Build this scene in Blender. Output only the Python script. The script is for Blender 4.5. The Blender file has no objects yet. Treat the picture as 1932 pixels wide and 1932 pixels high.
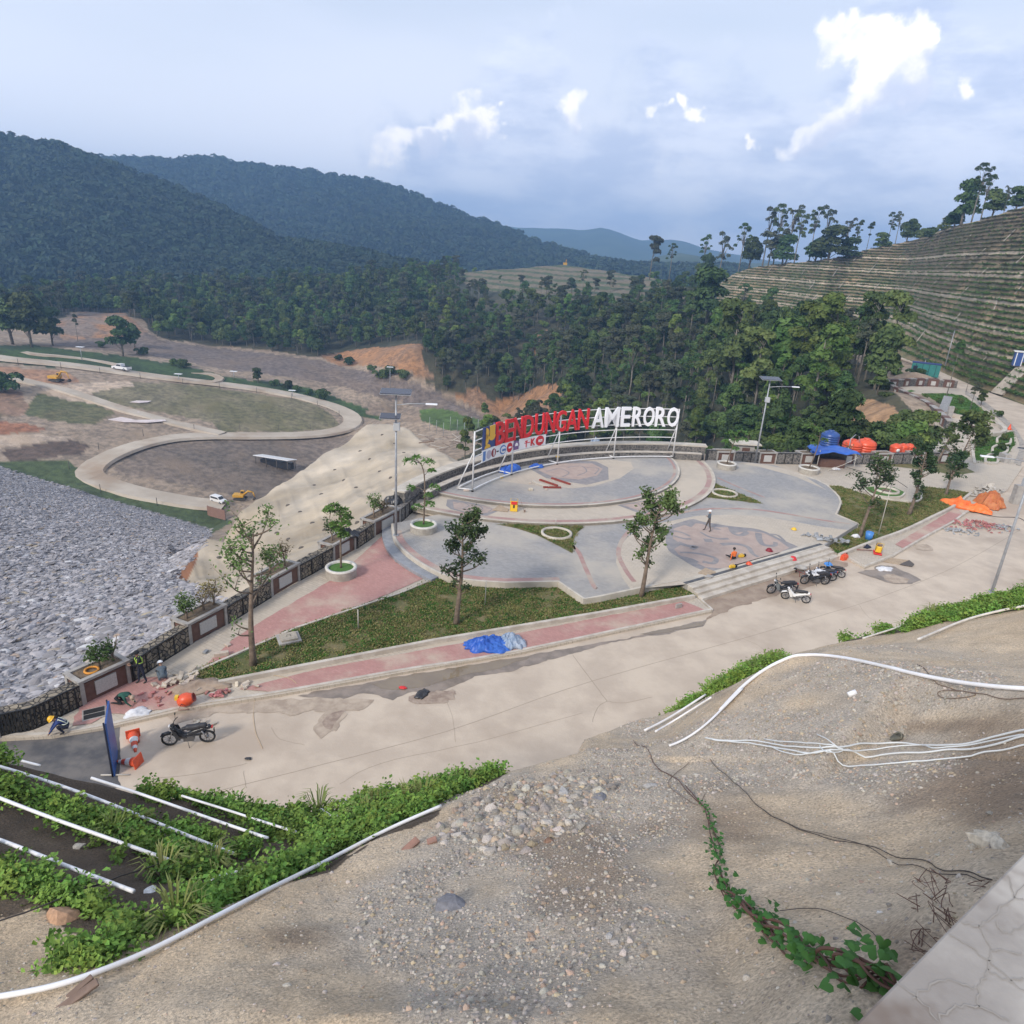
import bpy,bmesh,math,random
import numpy as np
from mathutils import Vector,Matrix,noise as mnoise
from mathutils.geometry import delaunay_2d_cdt,tessellate_polygon
random.seed(7);RNG=np.random.default_rng(7)
S=bpy.context.scene
COL=S.collection
# ------------------------------------------------------------------ camera
F,CX,CY,H=1312.0,966.0,966.0,19.0
_dn=np.array([-221.0,-3534.0,-F]);_dn/=np.linalg.norm(_dn)
_up=-_dn;_f=np.array([0,0,-1.0]);_Y=_f-_up*_f.dot(_up);_Y/=np.linalg.norm(_Y)
R3=np.array([np.cross(_Y,_up),_Y,_up])
cam=bpy.data.cameras.new('camera');camo=bpy.data.objects.new('camera',cam);COL.objects.link(camo)
cam.sensor_width=36;cam.lens=F/1932*36;cam.clip_start=0.1;cam.clip_end=60000
M=Matrix([list(r)for r in R3]).to_4x4();M.translation=(0,0,H);camo.matrix_world=M
S.camera=camo
S.render.resolution_x=1024;S.render.resolution_y=1024
# ------------------------------------------------------------------ light
SUN_EL,SUN_AZ=math.radians(34),math.radians(215)
S.view_settings.view_transform='Standard';S.view_settings.look='None';S.view_settings.gamma=1
S.view_settings.exposure=0.46
sl=bpy.data.lights.new('sun','SUN');sl.energy=2.2;sl.angle=math.radians(10);sl.color=(1,.93,.84)
so=bpy.data.objects.new('sun',sl);COL.objects.link(so)
sd=Vector((math.sin(SUN_AZ)*math.cos(SUN_EL),math.cos(SUN_AZ)*math.cos(SUN_EL),math.sin(SUN_EL)))
so.rotation_euler=sd.to_track_quat('Z','Y').to_euler();so.location=(0,0,80)
def ray(x,y):
 w=R3@np.array([x-CX,-(y-CY),-F]);return w/np.linalg.norm(w)
def atz(x,y,z=0.0):
 w=ray(x,y);t=(z-H)/w[2];return Vector((w[0]*t,w[1]*t,z))
def atd(x,y,d):
 w=ray(x,y);t=d/math.hypot(w[0],w[1]);return Vector((w[0]*t,w[1]*t,H+w[2]*t))
def ats(x,y,s):
 w=ray(x,y);return Vector((w[0]*s,w[1]*s,H+w[2]*s))
def proj(P):
 c=(np.asarray(P,float)-np.array([0,0,H]))@R3
 dz=np.where(c[:,2]<-.01,-c[:,2],np.nan)
 return CX+F*c[:,0]/dz,CY-F*c[:,1]/dz
# ------------------------------------------------------------------ sky
W=bpy.data.worlds.new("World");S.world=W;W.use_nodes=True
nt=W.node_tree;N=nt.nodes;L=nt.links;N.clear()
def nn(t,**k):
 n=N.new(t)
 for a,b in k.items():setattr(n,a,b)
 return n
def ma(op,a,b=None,c=None,clamp=False):
 n=nn('ShaderNodeMath',operation=op,use_clamp=clamp)
 for i,v in enumerate((a,b,c)):
  if v is None:continue
  if isinstance(v,(int,float)):n.inputs[i].default_value=v
  else:L.new(v,n.inputs[i])
 return n.outputs[0]
def mixc(f,a,b):
 n=nn('ShaderNodeMix',data_type='RGBA')
 for i,v in((0,f),(6,a),(7,b)):
  if isinstance(v,(int,float)):n.inputs[i].default_value=v
  elif isinstance(v,tuple):n.inputs[i].default_value=v+(1,)
  else:L.new(v,n.inputs[i])
 return n.outputs[2]
def smooth(v,a,b):
 n=nn('ShaderNodeMapRange',interpolation_type='SMOOTHSTEP')
 L.new(v,n.inputs[0]);n.inputs[1].default_value=a;n.inputs[2].default_value=b
 return n.outputs[0]
tc=nn('ShaderNodeTexCoord');D=tc.outputs['Generated']
sky=nn('ShaderNodeTexSky',sky_type='NISHITA',sun_disc=False,sun_elevation=SUN_EL,sun_rotation=SUN_AZ)
sky.air_density=1.3;sky.dust_density=1.5
sep=nn('ShaderNodeSeparateXYZ');L.new(D,sep.inputs[0]);ZZ=sep.outputs[2]
def noise(scale,detail=6,rough=.55,vec=None,stretch=None,dist=0):
 n=nn('ShaderNodeTexNoise');n.inputs['Scale'].default_value=scale;n.inputs['Detail'].default_value=detail
 n.inputs['Roughness'].default_value=rough;n.inputs['Distortion'].default_value=dist
 v=vec or D
 if stretch:
  m=nn('ShaderNodeMapping');m.inputs['Scale'].default_value=stretch;L.new(v,m.inputs[0]);v=m.outputs[0]
 L.new(v,n.inputs['Vector']);return n.outputs[0]
veil=smooth(noise(1.6,3,.4,stretch=(1,1,4.5),dist=.2),.3,.72)
veil=ma('MULTIPLY_ADD',veil,.34,.58)
low=smooth(ZZ,.22,.0)
veil=ma('MAXIMUM',veil,ma('MULTIPLY',low,.8))
base=mixc(veil,sky.outputs[0],(7.0,7.4,8.6))
base=mixc(ma('MULTIPLY',smooth(ZZ,.30,.02),.75),base,(10.6,10.4,10.8))
def dirn(x,y):return tuple(float(v)for v in ray(x,y))
def warp(s,a):
 n=nn('ShaderNodeTexNoise');n.inputs['Scale'].default_value=s;n.inputs['Detail'].default_value=6;L.new(D,n.inputs['Vector'])
 q=nn('ShaderNodeVectorMath',operation='SUBTRACT');L.new(n.outputs['Color'],q.inputs[0]);q.inputs[1].default_value=(.5,.5,.5)
 m=nn('ShaderNodeVectorMath',operation='SCALE');L.new(q.outputs[0],m.inputs[0]);m.inputs['Scale'].default_value=a
 return m.outputs[0]
def vadd(a,b):
 q=nn('ShaderNodeVectorMath',operation='ADD');L.new(a,q.inputs[0]);L.new(b,q.inputs[1]);return q.outputs[0]
DW=vadd(D,vadd(warp(9,.11),warp(30,.05)))
def blobfield(bl,nz,amp):
 cur=None
 for(x,y,r)in bl:
  vd=nn('ShaderNodeVectorMath',operation='DISTANCE');L.new(DW,vd.inputs[0]);vd.inputs[1].default_value=dirn(x,y)
  q=ma('DIVIDE',vd.outputs['Value'],r/F*math.cos(math.atan(math.hypot(x-CX,y-CY)/F)))
  cur=q if cur is None else ma('SMOOTH_MIN',cur,q,.35)
 return ma('ADD',cur,ma('MULTIPLY',ma('SUBTRACT',nz,.5),amp))
nz1=noise(9,9,.6);nz2=ma('ADD',ma('MULTIPLY',noise(12,5,.6,dist=.2),.55),ma('MULTIPLY',noise(32,8,.62,dist=.3),.45))
bank=blobfield([(1000,300,190),(820,290,120),(1200,300,170),(1420,330,190),(1650,300,230),(1860,250,220),(1900,340,160),(1150,370,160),(1550,420,160)],nz1,3.2)
bm=ma('MULTIPLY',smooth(bank,1.25,.5),.75)
bcol=mixc(smooth(noise(7,6,.6,stretch=(1,1,3)),.38,.66),(5.0,5.7,7.6),(8.2,8.5,9.6))
base=mixc(bm,base,bcol)
cum=blobfield([(1602,88,36),(1650,105,46),(1702,115,44),(1650,150,46),(1690,158,38),(1625,195,38),(1600,225,42),(1560,242,42),(1520,258,40),(1490,274,28),(1738,100,16),(860,240,34),(905,232,40),(935,238,26),(820,262,26),(1080,205,27),(1105,208,26),(760,270,40),(725,285,32),(1272,203,18),(1300,220,20),(1405,265,15),(1810,152,24),(1250,240,20)],nz2,2.2)
cm=smooth(cum,1.12,.62)
cshade=smooth(ma('ADD',noise(22,7,.6),ma('MULTIPLY',cum,-.3)),.05,.5)
ccol=mixc(cshade,(8.4,8.5,9.3),(12.0,11.3,10.8))
under=blobfield([(1690,185,46),(1640,230,40),(1590,275,50),(1535,290,40),(1725,150,26),(900,262,40),(830,280,30),(1090,228,24)],nz2,2.0)
ccol=mixc(ma('MULTIPLY',smooth(under,1.3,.4),.8),ccol,(6.2,6.6,8.2))
base=mixc(cm,base,ccol)
bg=nn('ShaderNodeBackground');L.new(base,bg.inputs[0]);bg.inputs[1].default_value=.1
ow=nn('ShaderNodeOutputWorld');L.new(bg.outputs[0],ow.inputs[0])
# ------------------------------------------------------------------ helpers
def tag(o,label=None,cat=None,group=None,kind=None):
 if label:o['label']=label
 if cat:o['category']=cat
 if group:o['group']=group
 if kind:o['kind']=kind
 return o
def link(name,me,mat=None,parent=None,loc=None):
 if mat is not None and len(me.materials)==0:
  for m in(mat if isinstance(mat,(list,tuple))else[mat]):me.materials.append(m)
 o=bpy.data.objects.new(name,me);COL.objects.link(o)
 if parent is not None:o.parent=parent
 if loc is not None:o.location=loc
 return o
def empty(name,loc=(0,0,0),rz=0,label=None,cat=None,group=None):
 o=bpy.data.objects.new(name,None);COL.objects.link(o);o.location=loc;o.rotation_euler=(0,0,rz)
 return tag(o,label,cat,group)
def mesh(name,V,Fc,smooth=False):
 me=bpy.data.meshes.new(name);me.from_pydata([tuple(v)for v in V],[],[tuple(f)for f in Fc]);me.update()
 if smooth:me.polygons.foreach_set('use_smooth',[True]*len(me.polygons))
 return me
def npmesh(name,V,Q,smooth=True):
 """V (n,3), Q (m,k) numpy"""
 me=bpy.data.meshes.new(name);k=Q.shape[1]
 me.vertices.add(len(V));me.vertices.foreach_set('co',np.asarray(V,np.float32).ravel())
 me.loops.add(Q.size);me.loops.foreach_set('vertex_index',Q.astype(np.int32).ravel())
 me.polygons.add(len(Q));me.polygons.foreach_set('loop_start',np.arange(0,Q.size,k,dtype=np.int32))
 try:me.polygons.foreach_set('loop_total',np.full(len(Q),k,np.int32))
 except Exception:pass
 me.polygons.foreach_set('use_smooth',np.full(len(Q),smooth));me.update(calc_edges=True);me.validate()
 return me
class MB:
 """collects shapes into one mesh"""
 def __init__(s):s.v=[];s.f=[];s.sm=[];s.mi=[];s.cur=0
 def add(s,v,f,sm=False):
  b=len(s.v);s.v+=[Vector(p)for p in v];s.f+=[tuple(i+b for i in q)for q in f];s.sm+=[sm]*len(f);s.mi+=[s.cur]*len(f);return s
 def box(s,c,d,rz=0,M=None):
  c=Vector(c);hx,hy,hz=d[0]/2,d[1]/2,d[2]/2
  R=M or Matrix.Rotation(rz,3,'Z')
  v=[c+R@Vector((x*hx,y*hy,z*hz))for x in(-1,1)for y in(-1,1)for z in(-1,1)]
  return s.add(v,[(0,1,3,2),(4,6,7,5),(0,4,5,1),(2,3,7,6),(0,2,6,4),(1,5,7,3)])
 def tube(s,pts,r,n=8,cap=True,sm=True):
  pts=[Vector(p)for p in pts];rs=r if isinstance(r,(list,tuple))else[r]*len(pts)
  v=[];ref=None
  for i,p in enumerate(pts):
   t=(pts[min(i+1,len(pts)-1)]-pts[max(i-1,0)]).normalized()
   if ref is None:ref=Vector((0,0,1))if abs(t.z)<.9 else Vector((1,0,0))
   a=t.cross(ref).normalized();b=t.cross(a).normalized();ref=-b if False else ref
   for k in range(n):
    an=2*math.pi*k/n;v.append(p+(a*math.cos(an)+b*math.sin(an))*rs[i])
  f=[(i*n+k,i*n+(k+1)%n,(i+1)*n+(k+1)%n,(i+1)*n+k)for i in range(len(pts)-1)for k in range(n)]
  if cap:f+=[tuple(range(n))[::-1],tuple((len(pts)-1)*n+k for k in range(n))]
  return s.add(v,f,sm)
 def lathe(s,c,prof,n=24,M=None):
  c=Vector(c);R=M or Matrix.Identity(3)
  v=[c+R@Vector((r*math.cos(2*math.pi*k/n),r*math.sin(2*math.pi*k/n),z))for r,z in prof for k in range(n)]
  m=len(prof)
  f=[(i*n+k,i*n+(k+1)%n,(i+1)*n+(k+1)%n,(i+1)*n+k)for i in range(m-1)for k in range(n)]
  return s.add(v,f,True)
 def prism(s,poly,z0,z1):
  n=len(poly);v=[Vector((p[0],p[1],z0))for p in poly]+[Vector((p[0],p[1],z1))for p in poly]
  tri=tessellate_polygon([[Vector((p[0],p[1],0))for p in poly]])
  f=[tuple(t[i]+n for i in(0,1,2))for t in tri]
  f+=[(i,(i+1)%n,(i+1)%n+n,i+n)for i in range(n)]
  return s.add(v,f)
 def ball(s,c,r,n=10,m=7,sc=(1,1,1)):
  c=Vector(c);v=[];
  for i in range(m+1):
   th=math.pi*i/m
   for k in range(n):
    ph=2*math.pi*k/n;v.append(c+Vector((r*sc[0]*math.sin(th)*math.cos(ph),r*sc[1]*math.sin(th)*math.sin(ph),r*sc[2]*math.cos(th))))
  return s.add(v,[(i*n+k,(i+1)*n+k,(i+1)*n+(k+1)%n,i*n+(k+1)%n)for i in range(m)for k in range(n)],True)
 def mesh(s,name):
  me=mesh(name,s.v,s.f);me.polygons.foreach_set('use_smooth',s.sm);me.polygons.foreach_set('material_index',s.mi)
  bm=bmesh.new();bm.from_mesh(me);bmesh.ops.recalc_face_normals(bm,faces=bm.faces);bm.to_mesh(me);bm.free();return me
 def build(s,name,mat,parent=None,loc=None,bevel=0):
  o=link(name,s.mesh(name),mat,parent,loc)
  if bevel:
   b=o.modifiers.new('b','BEVEL');b.width=bevel;b.segments=2;b.limit_method='ANGLE'
  return o
# ---- materials
def material(name,col,rough=.8,col2=None,scale=3.,detail=5,bump=0.,bscale=None,bdist=.02,metal=0,c3=None,s3=.4,attr=None,obj_rand=0,spec=None,coords='Object',voro=None,lo=.35,hi=.65):
 m=bpy.data.materials.new(name);m.use_nodes=True;t=m.node_tree;n=t.nodes;l=t.links;b=n['Principled BSDF']
 b.inputs['Roughness'].default_value=rough;b.inputs['Metallic'].default_value=metal
 if spec is not None:b.inputs['Specular IOR Level'].default_value=spec
 tcn=n.new('ShaderNodeTexCoord');vec=tcn.outputs[coords]
 if coords=='World':
  pass
 def nz(sc,d=detail,r=.6):
  q=n.new('ShaderNodeTexNoise');q.inputs['Scale'].default_value=sc;q.inputs['Detail'].default_value=d;q.inputs['Roughness'].default_value=r
  l.new(vec,q.inputs['Vector']);return q.outputs[0]
 def ramp(s,a,b_):
  q=n.new('ShaderNodeMapRange');q.interpolation_type='SMOOTHSTEP';l.new(s,q.inputs[0]);q.inputs[1].default_value=a;q.inputs[2].default_value=b_;return q.outputs[0]
 def mix(f,a,c,bt='MIX'):
  q=n.new('ShaderNodeMix');q.data_type='RGBA';q.blend_type=bt
  for i,v in((0,f),(6,a),(7,c)):
   if isinstance(v,(int,float)):q.inputs[i].default_value=v
   elif isinstance(v,tuple):q.inputs[i].default_value=v[:3]+(1,)
   else:l.new(v,q.inputs[i])
  return q.outputs[2]
 out=tuple(col)
 if col2 is not None:out=mix(ramp(nz(scale),lo,hi),tuple(col),tuple(col2))
 if c3 is not None:out=mix(ramp(nz(s3,4),.5,.68),out,tuple(c3))
 if attr:
  a=n.new('ShaderNodeAttribute');a.attribute_name=attr
  out=mix(1.,out,a.outputs['Color'],'MULTIPLY')
 if obj_rand:
  oi=n.new('ShaderNodeObjectInfo');h=n.new('ShaderNodeHueSaturation')
  mr=n.new('ShaderNodeMapRange');l.new(oi.outputs['Random'],mr.inputs[0]);mr.inputs[3].default_value=1-obj_rand;mr.inputs[4].default_value=1+obj_rand
  l.new(mr.outputs[0],h.inputs['Value'])
  mr2=n.new('ShaderNodeMapRange');wn=n.new('ShaderNodeMath');wn.operation='FRACT';mu=n.new('ShaderNodeMath');mu.operation='MULTIPLY';mu.inputs[1].default_value=37.7
  l.new(oi.outputs['Random'],mu.inputs[0]);l.new(mu.outputs[0],wn.inputs[0]);l.new(wn.outputs[0],mr2.inputs[0]);mr2.inputs[3].default_value=.5-obj_rand*.08;mr2.inputs[4].default_value=.5+obj_rand*.08
  l.new(mr2.outputs[0],h.inputs['Hue'])
  if isinstance(out,tuple):h.inputs['Color'].default_value=out[:3]+(1,)
  else:l.new(out,h.inputs['Color'])
  out=h.outputs[0]
 if isinstance(out,tuple):b.inputs['Base Color'].default_value=out[:3]+(1,)
 else:l.new(out,b.inputs['Base Color'])
 if bump:
  bu=n.new('ShaderNodeBump');bu.inputs['Strength'].default_value=bump;bu.inputs['Distance'].default_value=bdist
  if voro:
   v=n.new('ShaderNodeTexVoronoi');v.inputs['Scale'].default_value=voro;l.new(vec,v.inputs['Vector']);l.new(v.outputs['Distance'],bu.inputs['Height'])
  else:l.new(nz(bscale or scale*3,8,.65),bu.inputs['Height'])
  l.new(bu.outputs[0],b.inputs['Normal'])
 m['b']=1
 return m
def pave(name,cols,mortar,bw,bh,rot=0,dirt=None,dirt_s=.25,c2=.5,dlo=.42,dhi=.66):
 """block paving: brick pattern in world space with dust and stains"""
 m=bpy.data.materials.new(name);m.use_nodes=True;t=m.node_tree;n=t.nodes;l=t.links;b=n['Principled BSDF'];b.inputs['Roughness'].default_value=.85
 tcn=n.new('ShaderNodeTexCoord');mp=n.new('ShaderNodeMapping');mp.inputs['Rotation'].default_value=(0,0,rot);l.new(tcn.outputs['Object'],mp.inputs[0])
 br=n.new('ShaderNodeTexBrick');l.new(mp.outputs[0],br.inputs['Vector']);br.inputs['Scale'].default_value=1;br.inputs['Brick Width'].default_value=bw;br.inputs['Row Height'].default_value=bh
 br.inputs['Mortar Size'].default_value=min(bw,bh)*.05;br.inputs['Mortar Smooth'].default_value=.3;br.inputs['Color1'].default_value=cols[0]+(1,);br.inputs['Color2'].default_value=cols[1]+(1,);br.inputs['Mortar'].default_value=mortar+(1,)
 def nz(sc,d=6):
  q=n.new('ShaderNodeTexNoise');q.inputs['Scale'].default_value=sc;q.inputs['Detail'].default_value=d;q.inputs['Roughness'].default_value=.62;l.new(tcn.outputs['Object'],q.inputs['Vector']);return q.outputs[0]
 def mix(f,a,c,bt='MIX'):
  q=n.new('ShaderNodeMix');q.data_type='RGBA';q.blend_type=bt
  for i,v in((0,f),(6,a),(7,c)):
   if isinstance(v,(int,float)):q.inputs[i].default_value=v
   elif isinstance(v,tuple):q.inputs[i].default_value=v[:3]+(1,)
   else:l.new(v,q.inputs[i])
  return q.outputs[2]
 def ramp(s,a,c,o=1):
  q=n.new('ShaderNodeMapRange');q.interpolation_type='SMOOTHSTEP';l.new(s,q.inputs[0]);q.inputs[1].default_value=a;q.inputs[2].default_value=c;q.inputs[4].default_value=o;return q.outputs[0]
 out=br.outputs['Color']
 out=mix(ramp(nz(1.7),.3,.7,.35),out,tuple(c*.72 for c in cols[0]))
 if dirt:out=mix(ramp(nz(dirt_s),dlo,dhi,.85),out,dirt)
 l.new(out,b.inputs['Base Color'])
 bu=n.new('ShaderNodeBump');bu.inputs['Strength'].default_value=.35;bu.inputs['Distance'].default_value=.01;l.new(nz(9),bu.inputs['Height']);l.new(bu.outputs[0],b.inputs['Normal'])
 return m
# ---- numpy value noise
def vnoise(x,y,seed=0):
 xi=np.floor(x).astype(np.int64);yi=np.floor(y).astype(np.int64);fx=x-xi;fy=y-yi
 fx=fx*fx*(3-2*fx);fy=fy*fy*(3-2*fy)
 def h(a,b):
  n=(a*374761393+b*668265263+seed*974634777)&0xffffffff
  n=((n^(n>>13))*1274126177)&0xffffffff;return((n^(n>>16))&0xffff)/65535.
 return(h(xi,yi)*(1-fx)+h(xi+1,yi)*fx)*(1-fy)+(h(xi,yi+1)*(1-fx)+h(xi+1,yi+1)*fx)*fy*1.0
def fbm(x,y,oct=5,seed=0,gain=.5):
 s=0;a=1;t=0
 for i in range(oct):s=s+a*(vnoise(x*2**i,y*2**i,seed+i)-.5);t+=a;a*=gain
 return s/t*2
def inpoly(px,py,poly):
 c=np.zeros(px.shape,bool);n=len(poly);j=n-1
 for i in range(n):
  xi,yi=poly[i];xj,yj=poly[j]
  if yi!=yj:c^=((yi>py)!=(yj>py))&(px<(xj-xi)*(py-yi)/(yj-yi)+xi)
  j=i
 return c
def blur(a,k):
 for _ in range(k):
  b=np.pad(a,1,mode='edge');a=(b[:-2,1:-1]+b[2:,1:-1]+b[1:-1,:-2]+b[1:-1,2:]+4*a)/8
 return a
class Field:
 """height field over (azimuth, ln r) around the origin, through scattered ground points"""
 def __init__(s,P,az0,az1,r0,r1,na,nr,nb=4):
  P=[Vector(p)for p in P]
  az=np.array([math.atan2(p.x,p.y)for p in P]);lr=np.array([math.log(math.hypot(p.x,p.y))for p in P]);z=np.array([p.z for p in P])
  s.az0,s.az1,s.l0,s.l1,s.na,s.nr=az0,az1,math.log(r0),math.log(r1),na,nr
  K=.6
  vs,es,fs,ov,oe,of=delaunay_2d_cdt([Vector((a,b*K))for a,b in zip(az,lr)],[],[],0,1e-7)
  zz=[z[o[0]]for o in ov]
  A=np.linspace(az0,az1,na);B=np.linspace(s.l0,s.l1,nr)
  G=np.full((na,nr),np.nan);AA,BB=np.meshgrid(A,B,indexing='ij')
  for f in fs:
   p=[vs[i]for i in f];q=[zz[i]for i in f]
   i0=max(0,int((min(v.x for v in p)-az0)/(az1-az0)*(na-1)));i1=min(na,int((max(v.x for v in p)-az0)/(az1-az0)*(na-1))+2)
   j0=max(0,int((min(v.y for v in p)/K-s.l0)/(s.l1-s.l0)*(nr-1)));j1=min(nr,int((max(v.y for v in p)/K-s.l0)/(s.l1-s.l0)*(nr-1))+2)
   if i1<=i0 or j1<=j0:continue
   x=AA[i0:i1,j0:j1];y=BB[i0:i1,j0:j1]*K
   d=(p[1].y-p[2].y)*(p[0].x-p[2].x)+(p[2].x-p[1].x)*(p[0].y-p[2].y)
   if abs(d)<1e-12:continue
   w0=((p[1].y-p[2].y)*(x-p[2].x)+(p[2].x-p[1].x)*(y-p[2].y))/d
   w1=((p[2].y-p[0].y)*(x-p[2].x)+(p[0].x-p[2].x)*(y-p[2].y))/d;w2=1-w0-w1
   m=(w0>-1e-6)&(w1>-1e-6)&(w2>-1e-6)
   G[i0:i1,j0:j1][m]=(w0*q[0]+w1*q[1]+w2*q[2])[m]
  s.hole=np.isnan(G)
  for j in range(nr):
   c=G[:,j];ok=~np.isnan(c)
   if ok.any():G[:,j]=np.interp(np.arange(na),np.nonzero(ok)[0],c[ok])
  for i in range(na):
   c=G[i];ok=~np.isnan(c);G[i]=np.interp(np.arange(nr),np.nonzero(ok)[0],c[ok])
  s.G=blur(G,nb);s.R=np.exp(BB);s.X=s.R*np.sin(AA);s.Y=s.R*np.cos(AA)
 def h(s,x,y):
  x=np.asarray(x,float);y=np.asarray(y,float)
  u=np.clip((np.arctan2(x,y)-s.az0)/(s.az1-s.az0)*(s.na-1),0,s.na-1.001);v=np.clip((np.log(np.hypot(x,y)+1e-9)-s.l0)/(s.l1-s.l0)*(s.nr-1),0,s.nr-1.001)
  i=u.astype(int);j=v.astype(int);a=u-i;b=v-j;G=s.G
  return(G[i,j]*(1-a)+G[i+1,j]*a)*(1-b)+(G[i,j+1]*(1-a)+G[i+1,j+1]*a)*b
 def hit(s,x,y,rmin=None):
  w=ray(x,y);k=math.hypot(w[0],w[1]);r=np.exp(np.linspace(math.log(rmin or math.exp(s.l0)),s.l1-.01,4000))/k
  z=H+w[2]*r;g=s.h(w[0]*r,w[1]*r);b=np.nonzero(z<=g)[0]
  if len(b)==0:return None
  t=r[b[0]];return Vector((w[0]*t,w[1]*t,float(g[b[0]])))
 def mesh(s,name,extra=None):
  V=np.stack([s.X,s.Y,s.G],-1).reshape(-1,3);I=np.arange(s.na*s.nr).reshape(s.na,s.nr)
  Q=np.stack([I[:-1,:-1],I[1:,:-1],I[1:,1:],I[:-1,1:]],-1).reshape(-1,4)[:,::-1]
  return V,Q
def setcol(me,C,name='Col'):
 a=me.color_attributes.new(name,'FLOAT_COLOR','POINT');c=np.ones((len(C),4),np.float32);c[:,:3]=C;a.data.foreach_set('color',c.ravel())
def scatter(name,P,rot,scl,protos,mat_kind,label=None,idx=None,tilt=None):
 """geometry-nodes instances of mesh objects 'protos' on points P (uncountable cover)"""
 me=bpy.data.meshes.new(name);me.vertices.add(len(P));me.vertices.foreach_set('co',np.asarray(P,np.float32).ravel())
 a=me.attributes.new('rot','FLOAT_VECTOR','POINT');a.data.foreach_set('vector',np.asarray(rot,np.float32).ravel())
 a=me.attributes.new('scl','FLOAT_VECTOR','POINT');a.data.foreach_set('vector',np.asarray(scl,np.float32).ravel())
 a=me.attributes.new('idx','INT','POINT');a.data.foreach_set('value',np.asarray(idx if idx is not None else RNG.integers(0,len(protos),len(P)),np.int32))
 o=bpy.data.objects.new(name,me);COL.objects.link(o)
 g=bpy.data.node_groups.new(name,'GeometryNodeTree');g.interface.new_socket('Geometry',in_out='INPUT',socket_type='NodeSocketGeometry');g.interface.new_socket('Geometry',in_out='OUTPUT',socket_type='NodeSocketGeometry')
 gi=g.nodes.new('NodeGroupInput');go=g.nodes.new('NodeGroupOutput');iop=g.nodes.new('GeometryNodeInstanceOnPoints');g.links.new(gi.outputs[0],iop.inputs['Points'])
 gg=g.nodes.new('GeometryNodeGeometryToInstance')
 for p in reversed(protos):
  oi=g.nodes.new('GeometryNodeObjectInfo');oi.inputs['Object'].default_value=p;oi.transform_space='ORIGINAL';g.links.new(oi.outputs['Geometry'],gg.inputs[0])
 g.links.new(gg.outputs[0],iop.inputs['Instance']);iop.inputs['Pick Instance'].default_value=True
 for nm,ty,so_ in(('rot','FLOAT_VECTOR','Rotation'),('scl','FLOAT_VECTOR','Scale'),('idx','INT','Instance Index')):
  na=g.nodes.new('GeometryNodeInputNamedAttribute');na.data_type=ty;na.inputs[0].default_value=nm;g.links.new(na.outputs[0],iop.inputs[so_])
 g.links.new(iop.outputs[0],go.inputs[0])
 md=o.modifiers.new('scatter','NODES');md.node_group=g
 tag(o,label,kind='stuff');return o
# ================================================================== terrain of the valley
def plane3(a,b,c):
 n=(b-a).cross(c-a).normalized();return n,n.dot(a)
def onplane(x,y,pl):
 n,k=pl;o=Vector((0,0,H));w=Vector(ray(x,y));t=(k-n.dot(o))/n.dot(w);return o+w*t
WALLB=[(-60,1418),(41,1373),(115,1351),(156,1332),(254,1285),(302,1252),(358,1217),(431,1177),(510,1128),(567,1095),(630,1060),(675,1034),(724,1001),(758,985),(788,957)]
dam=plane3(atz(41,1360,-.4),atz(431,1165,-.4),atz(395,1003,-47))
floorp=plane3(atz(400,965,-47),atd(230,697,290),atz(690,797,-43))
CP=[]
def cp(x,y,d):CP.append(atd(x,y,d))
def cz(x,y,z):CP.append(atz(x,y,z))
for x,y in[(-500,1500),(-400,1900),(-100,1470),(100,1440),(300,1400),(600,1500),(600,1800),(200,1600),(1000,1500),(1400,1500),(1932,1300),(2200,1100),(2400,1500),(1700,1250),(1000,1200),(1400,1050),(1700,1000),(1900,950),(1500,930),(1200,920),(2300,900),(1100,1080),(800,1080),(500,1250),(640,1120),(1932,1000),(1800,900),(2100,960),(1740,870),(1850,800),(1760,745),(1860,860),(1932,850),(1690,735)]:
 cz(x,y,-.5)
for x,y in WALLB:cz(x,y-6,-.7)
for x,y in[(853,905),(953,868),(1069,850),(1170,843),(1280,845),(1333,855),(1430,858),(1505,858),(1600,858),(1673,858),(1760,858),(1790,850)]:cz(x,y,-.9)
TOE=[(-420,780),(-200,835),(0,887),(100,915),(200,943),(300,973),(395,1001)]
for(wx,wy_),(tx_,ty_)in zip([(-300,1500),(-60,1405),(100,1345),(190,1302),(280,1255),(358,1203),(431,1163)],TOE):
 a_,b_=atz(wx,wy_,-.4),onplane(tx_,ty_,floorp)
 for k in range(11):CP.append(a_.lerp(b_,k/10)+Vector((0,0,-.15*math.sin(k/10*3.14))))
for x,y in[(-200,835),(0,868),(80,880),(180,920),(300,952),(405,985),(150,870),(250,880),(400,955),(470,960),(300,840),(450,830),(600,830),(0,780),(120,760),(-200,730),(0,700),(230,697),(0,660),(-200,640),(100,665),(400,730),(550,735),(655,765),(690,797),(560,900),(500,930),(620,850),(740,790),(780,775),(850,790),(900,812),(930,815),(850,815),(300,690),(500,705)]:
 CP.append(onplane(x,y,floorp))
for x,y,d in[(100,640,345),(100,598,385),(230,592,378),(280,640,345),(400,655,350),(600,682,325),(700,722,295),(830,745,262),(930,795,228),(-100,600,390),(-300,560,430),(780,655,305),(640,664,345),(1040,738,250)]:cp(x,y,d)
for x,y,d in[(352,1095,62),(365,1050,66),(395,1008,73),(450,966,82),(500,932,88),(550,893,95),(600,858,101),(650,830,106),(678,806,110),(700,792,112),(725,794,112),(762,798,108),(800,828,100),(835,852,90),(850,868,80),(600,950,76),(550,1010,64),(480,1060,58),(650,900,88),(700,880,86),(730,840,98),(765,860,88),(780,900,70),(700,950,63),(440,1090,55),(640,1000,60),(430,1020,70),(520,960,80)]:cp(x,y,d)
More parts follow.
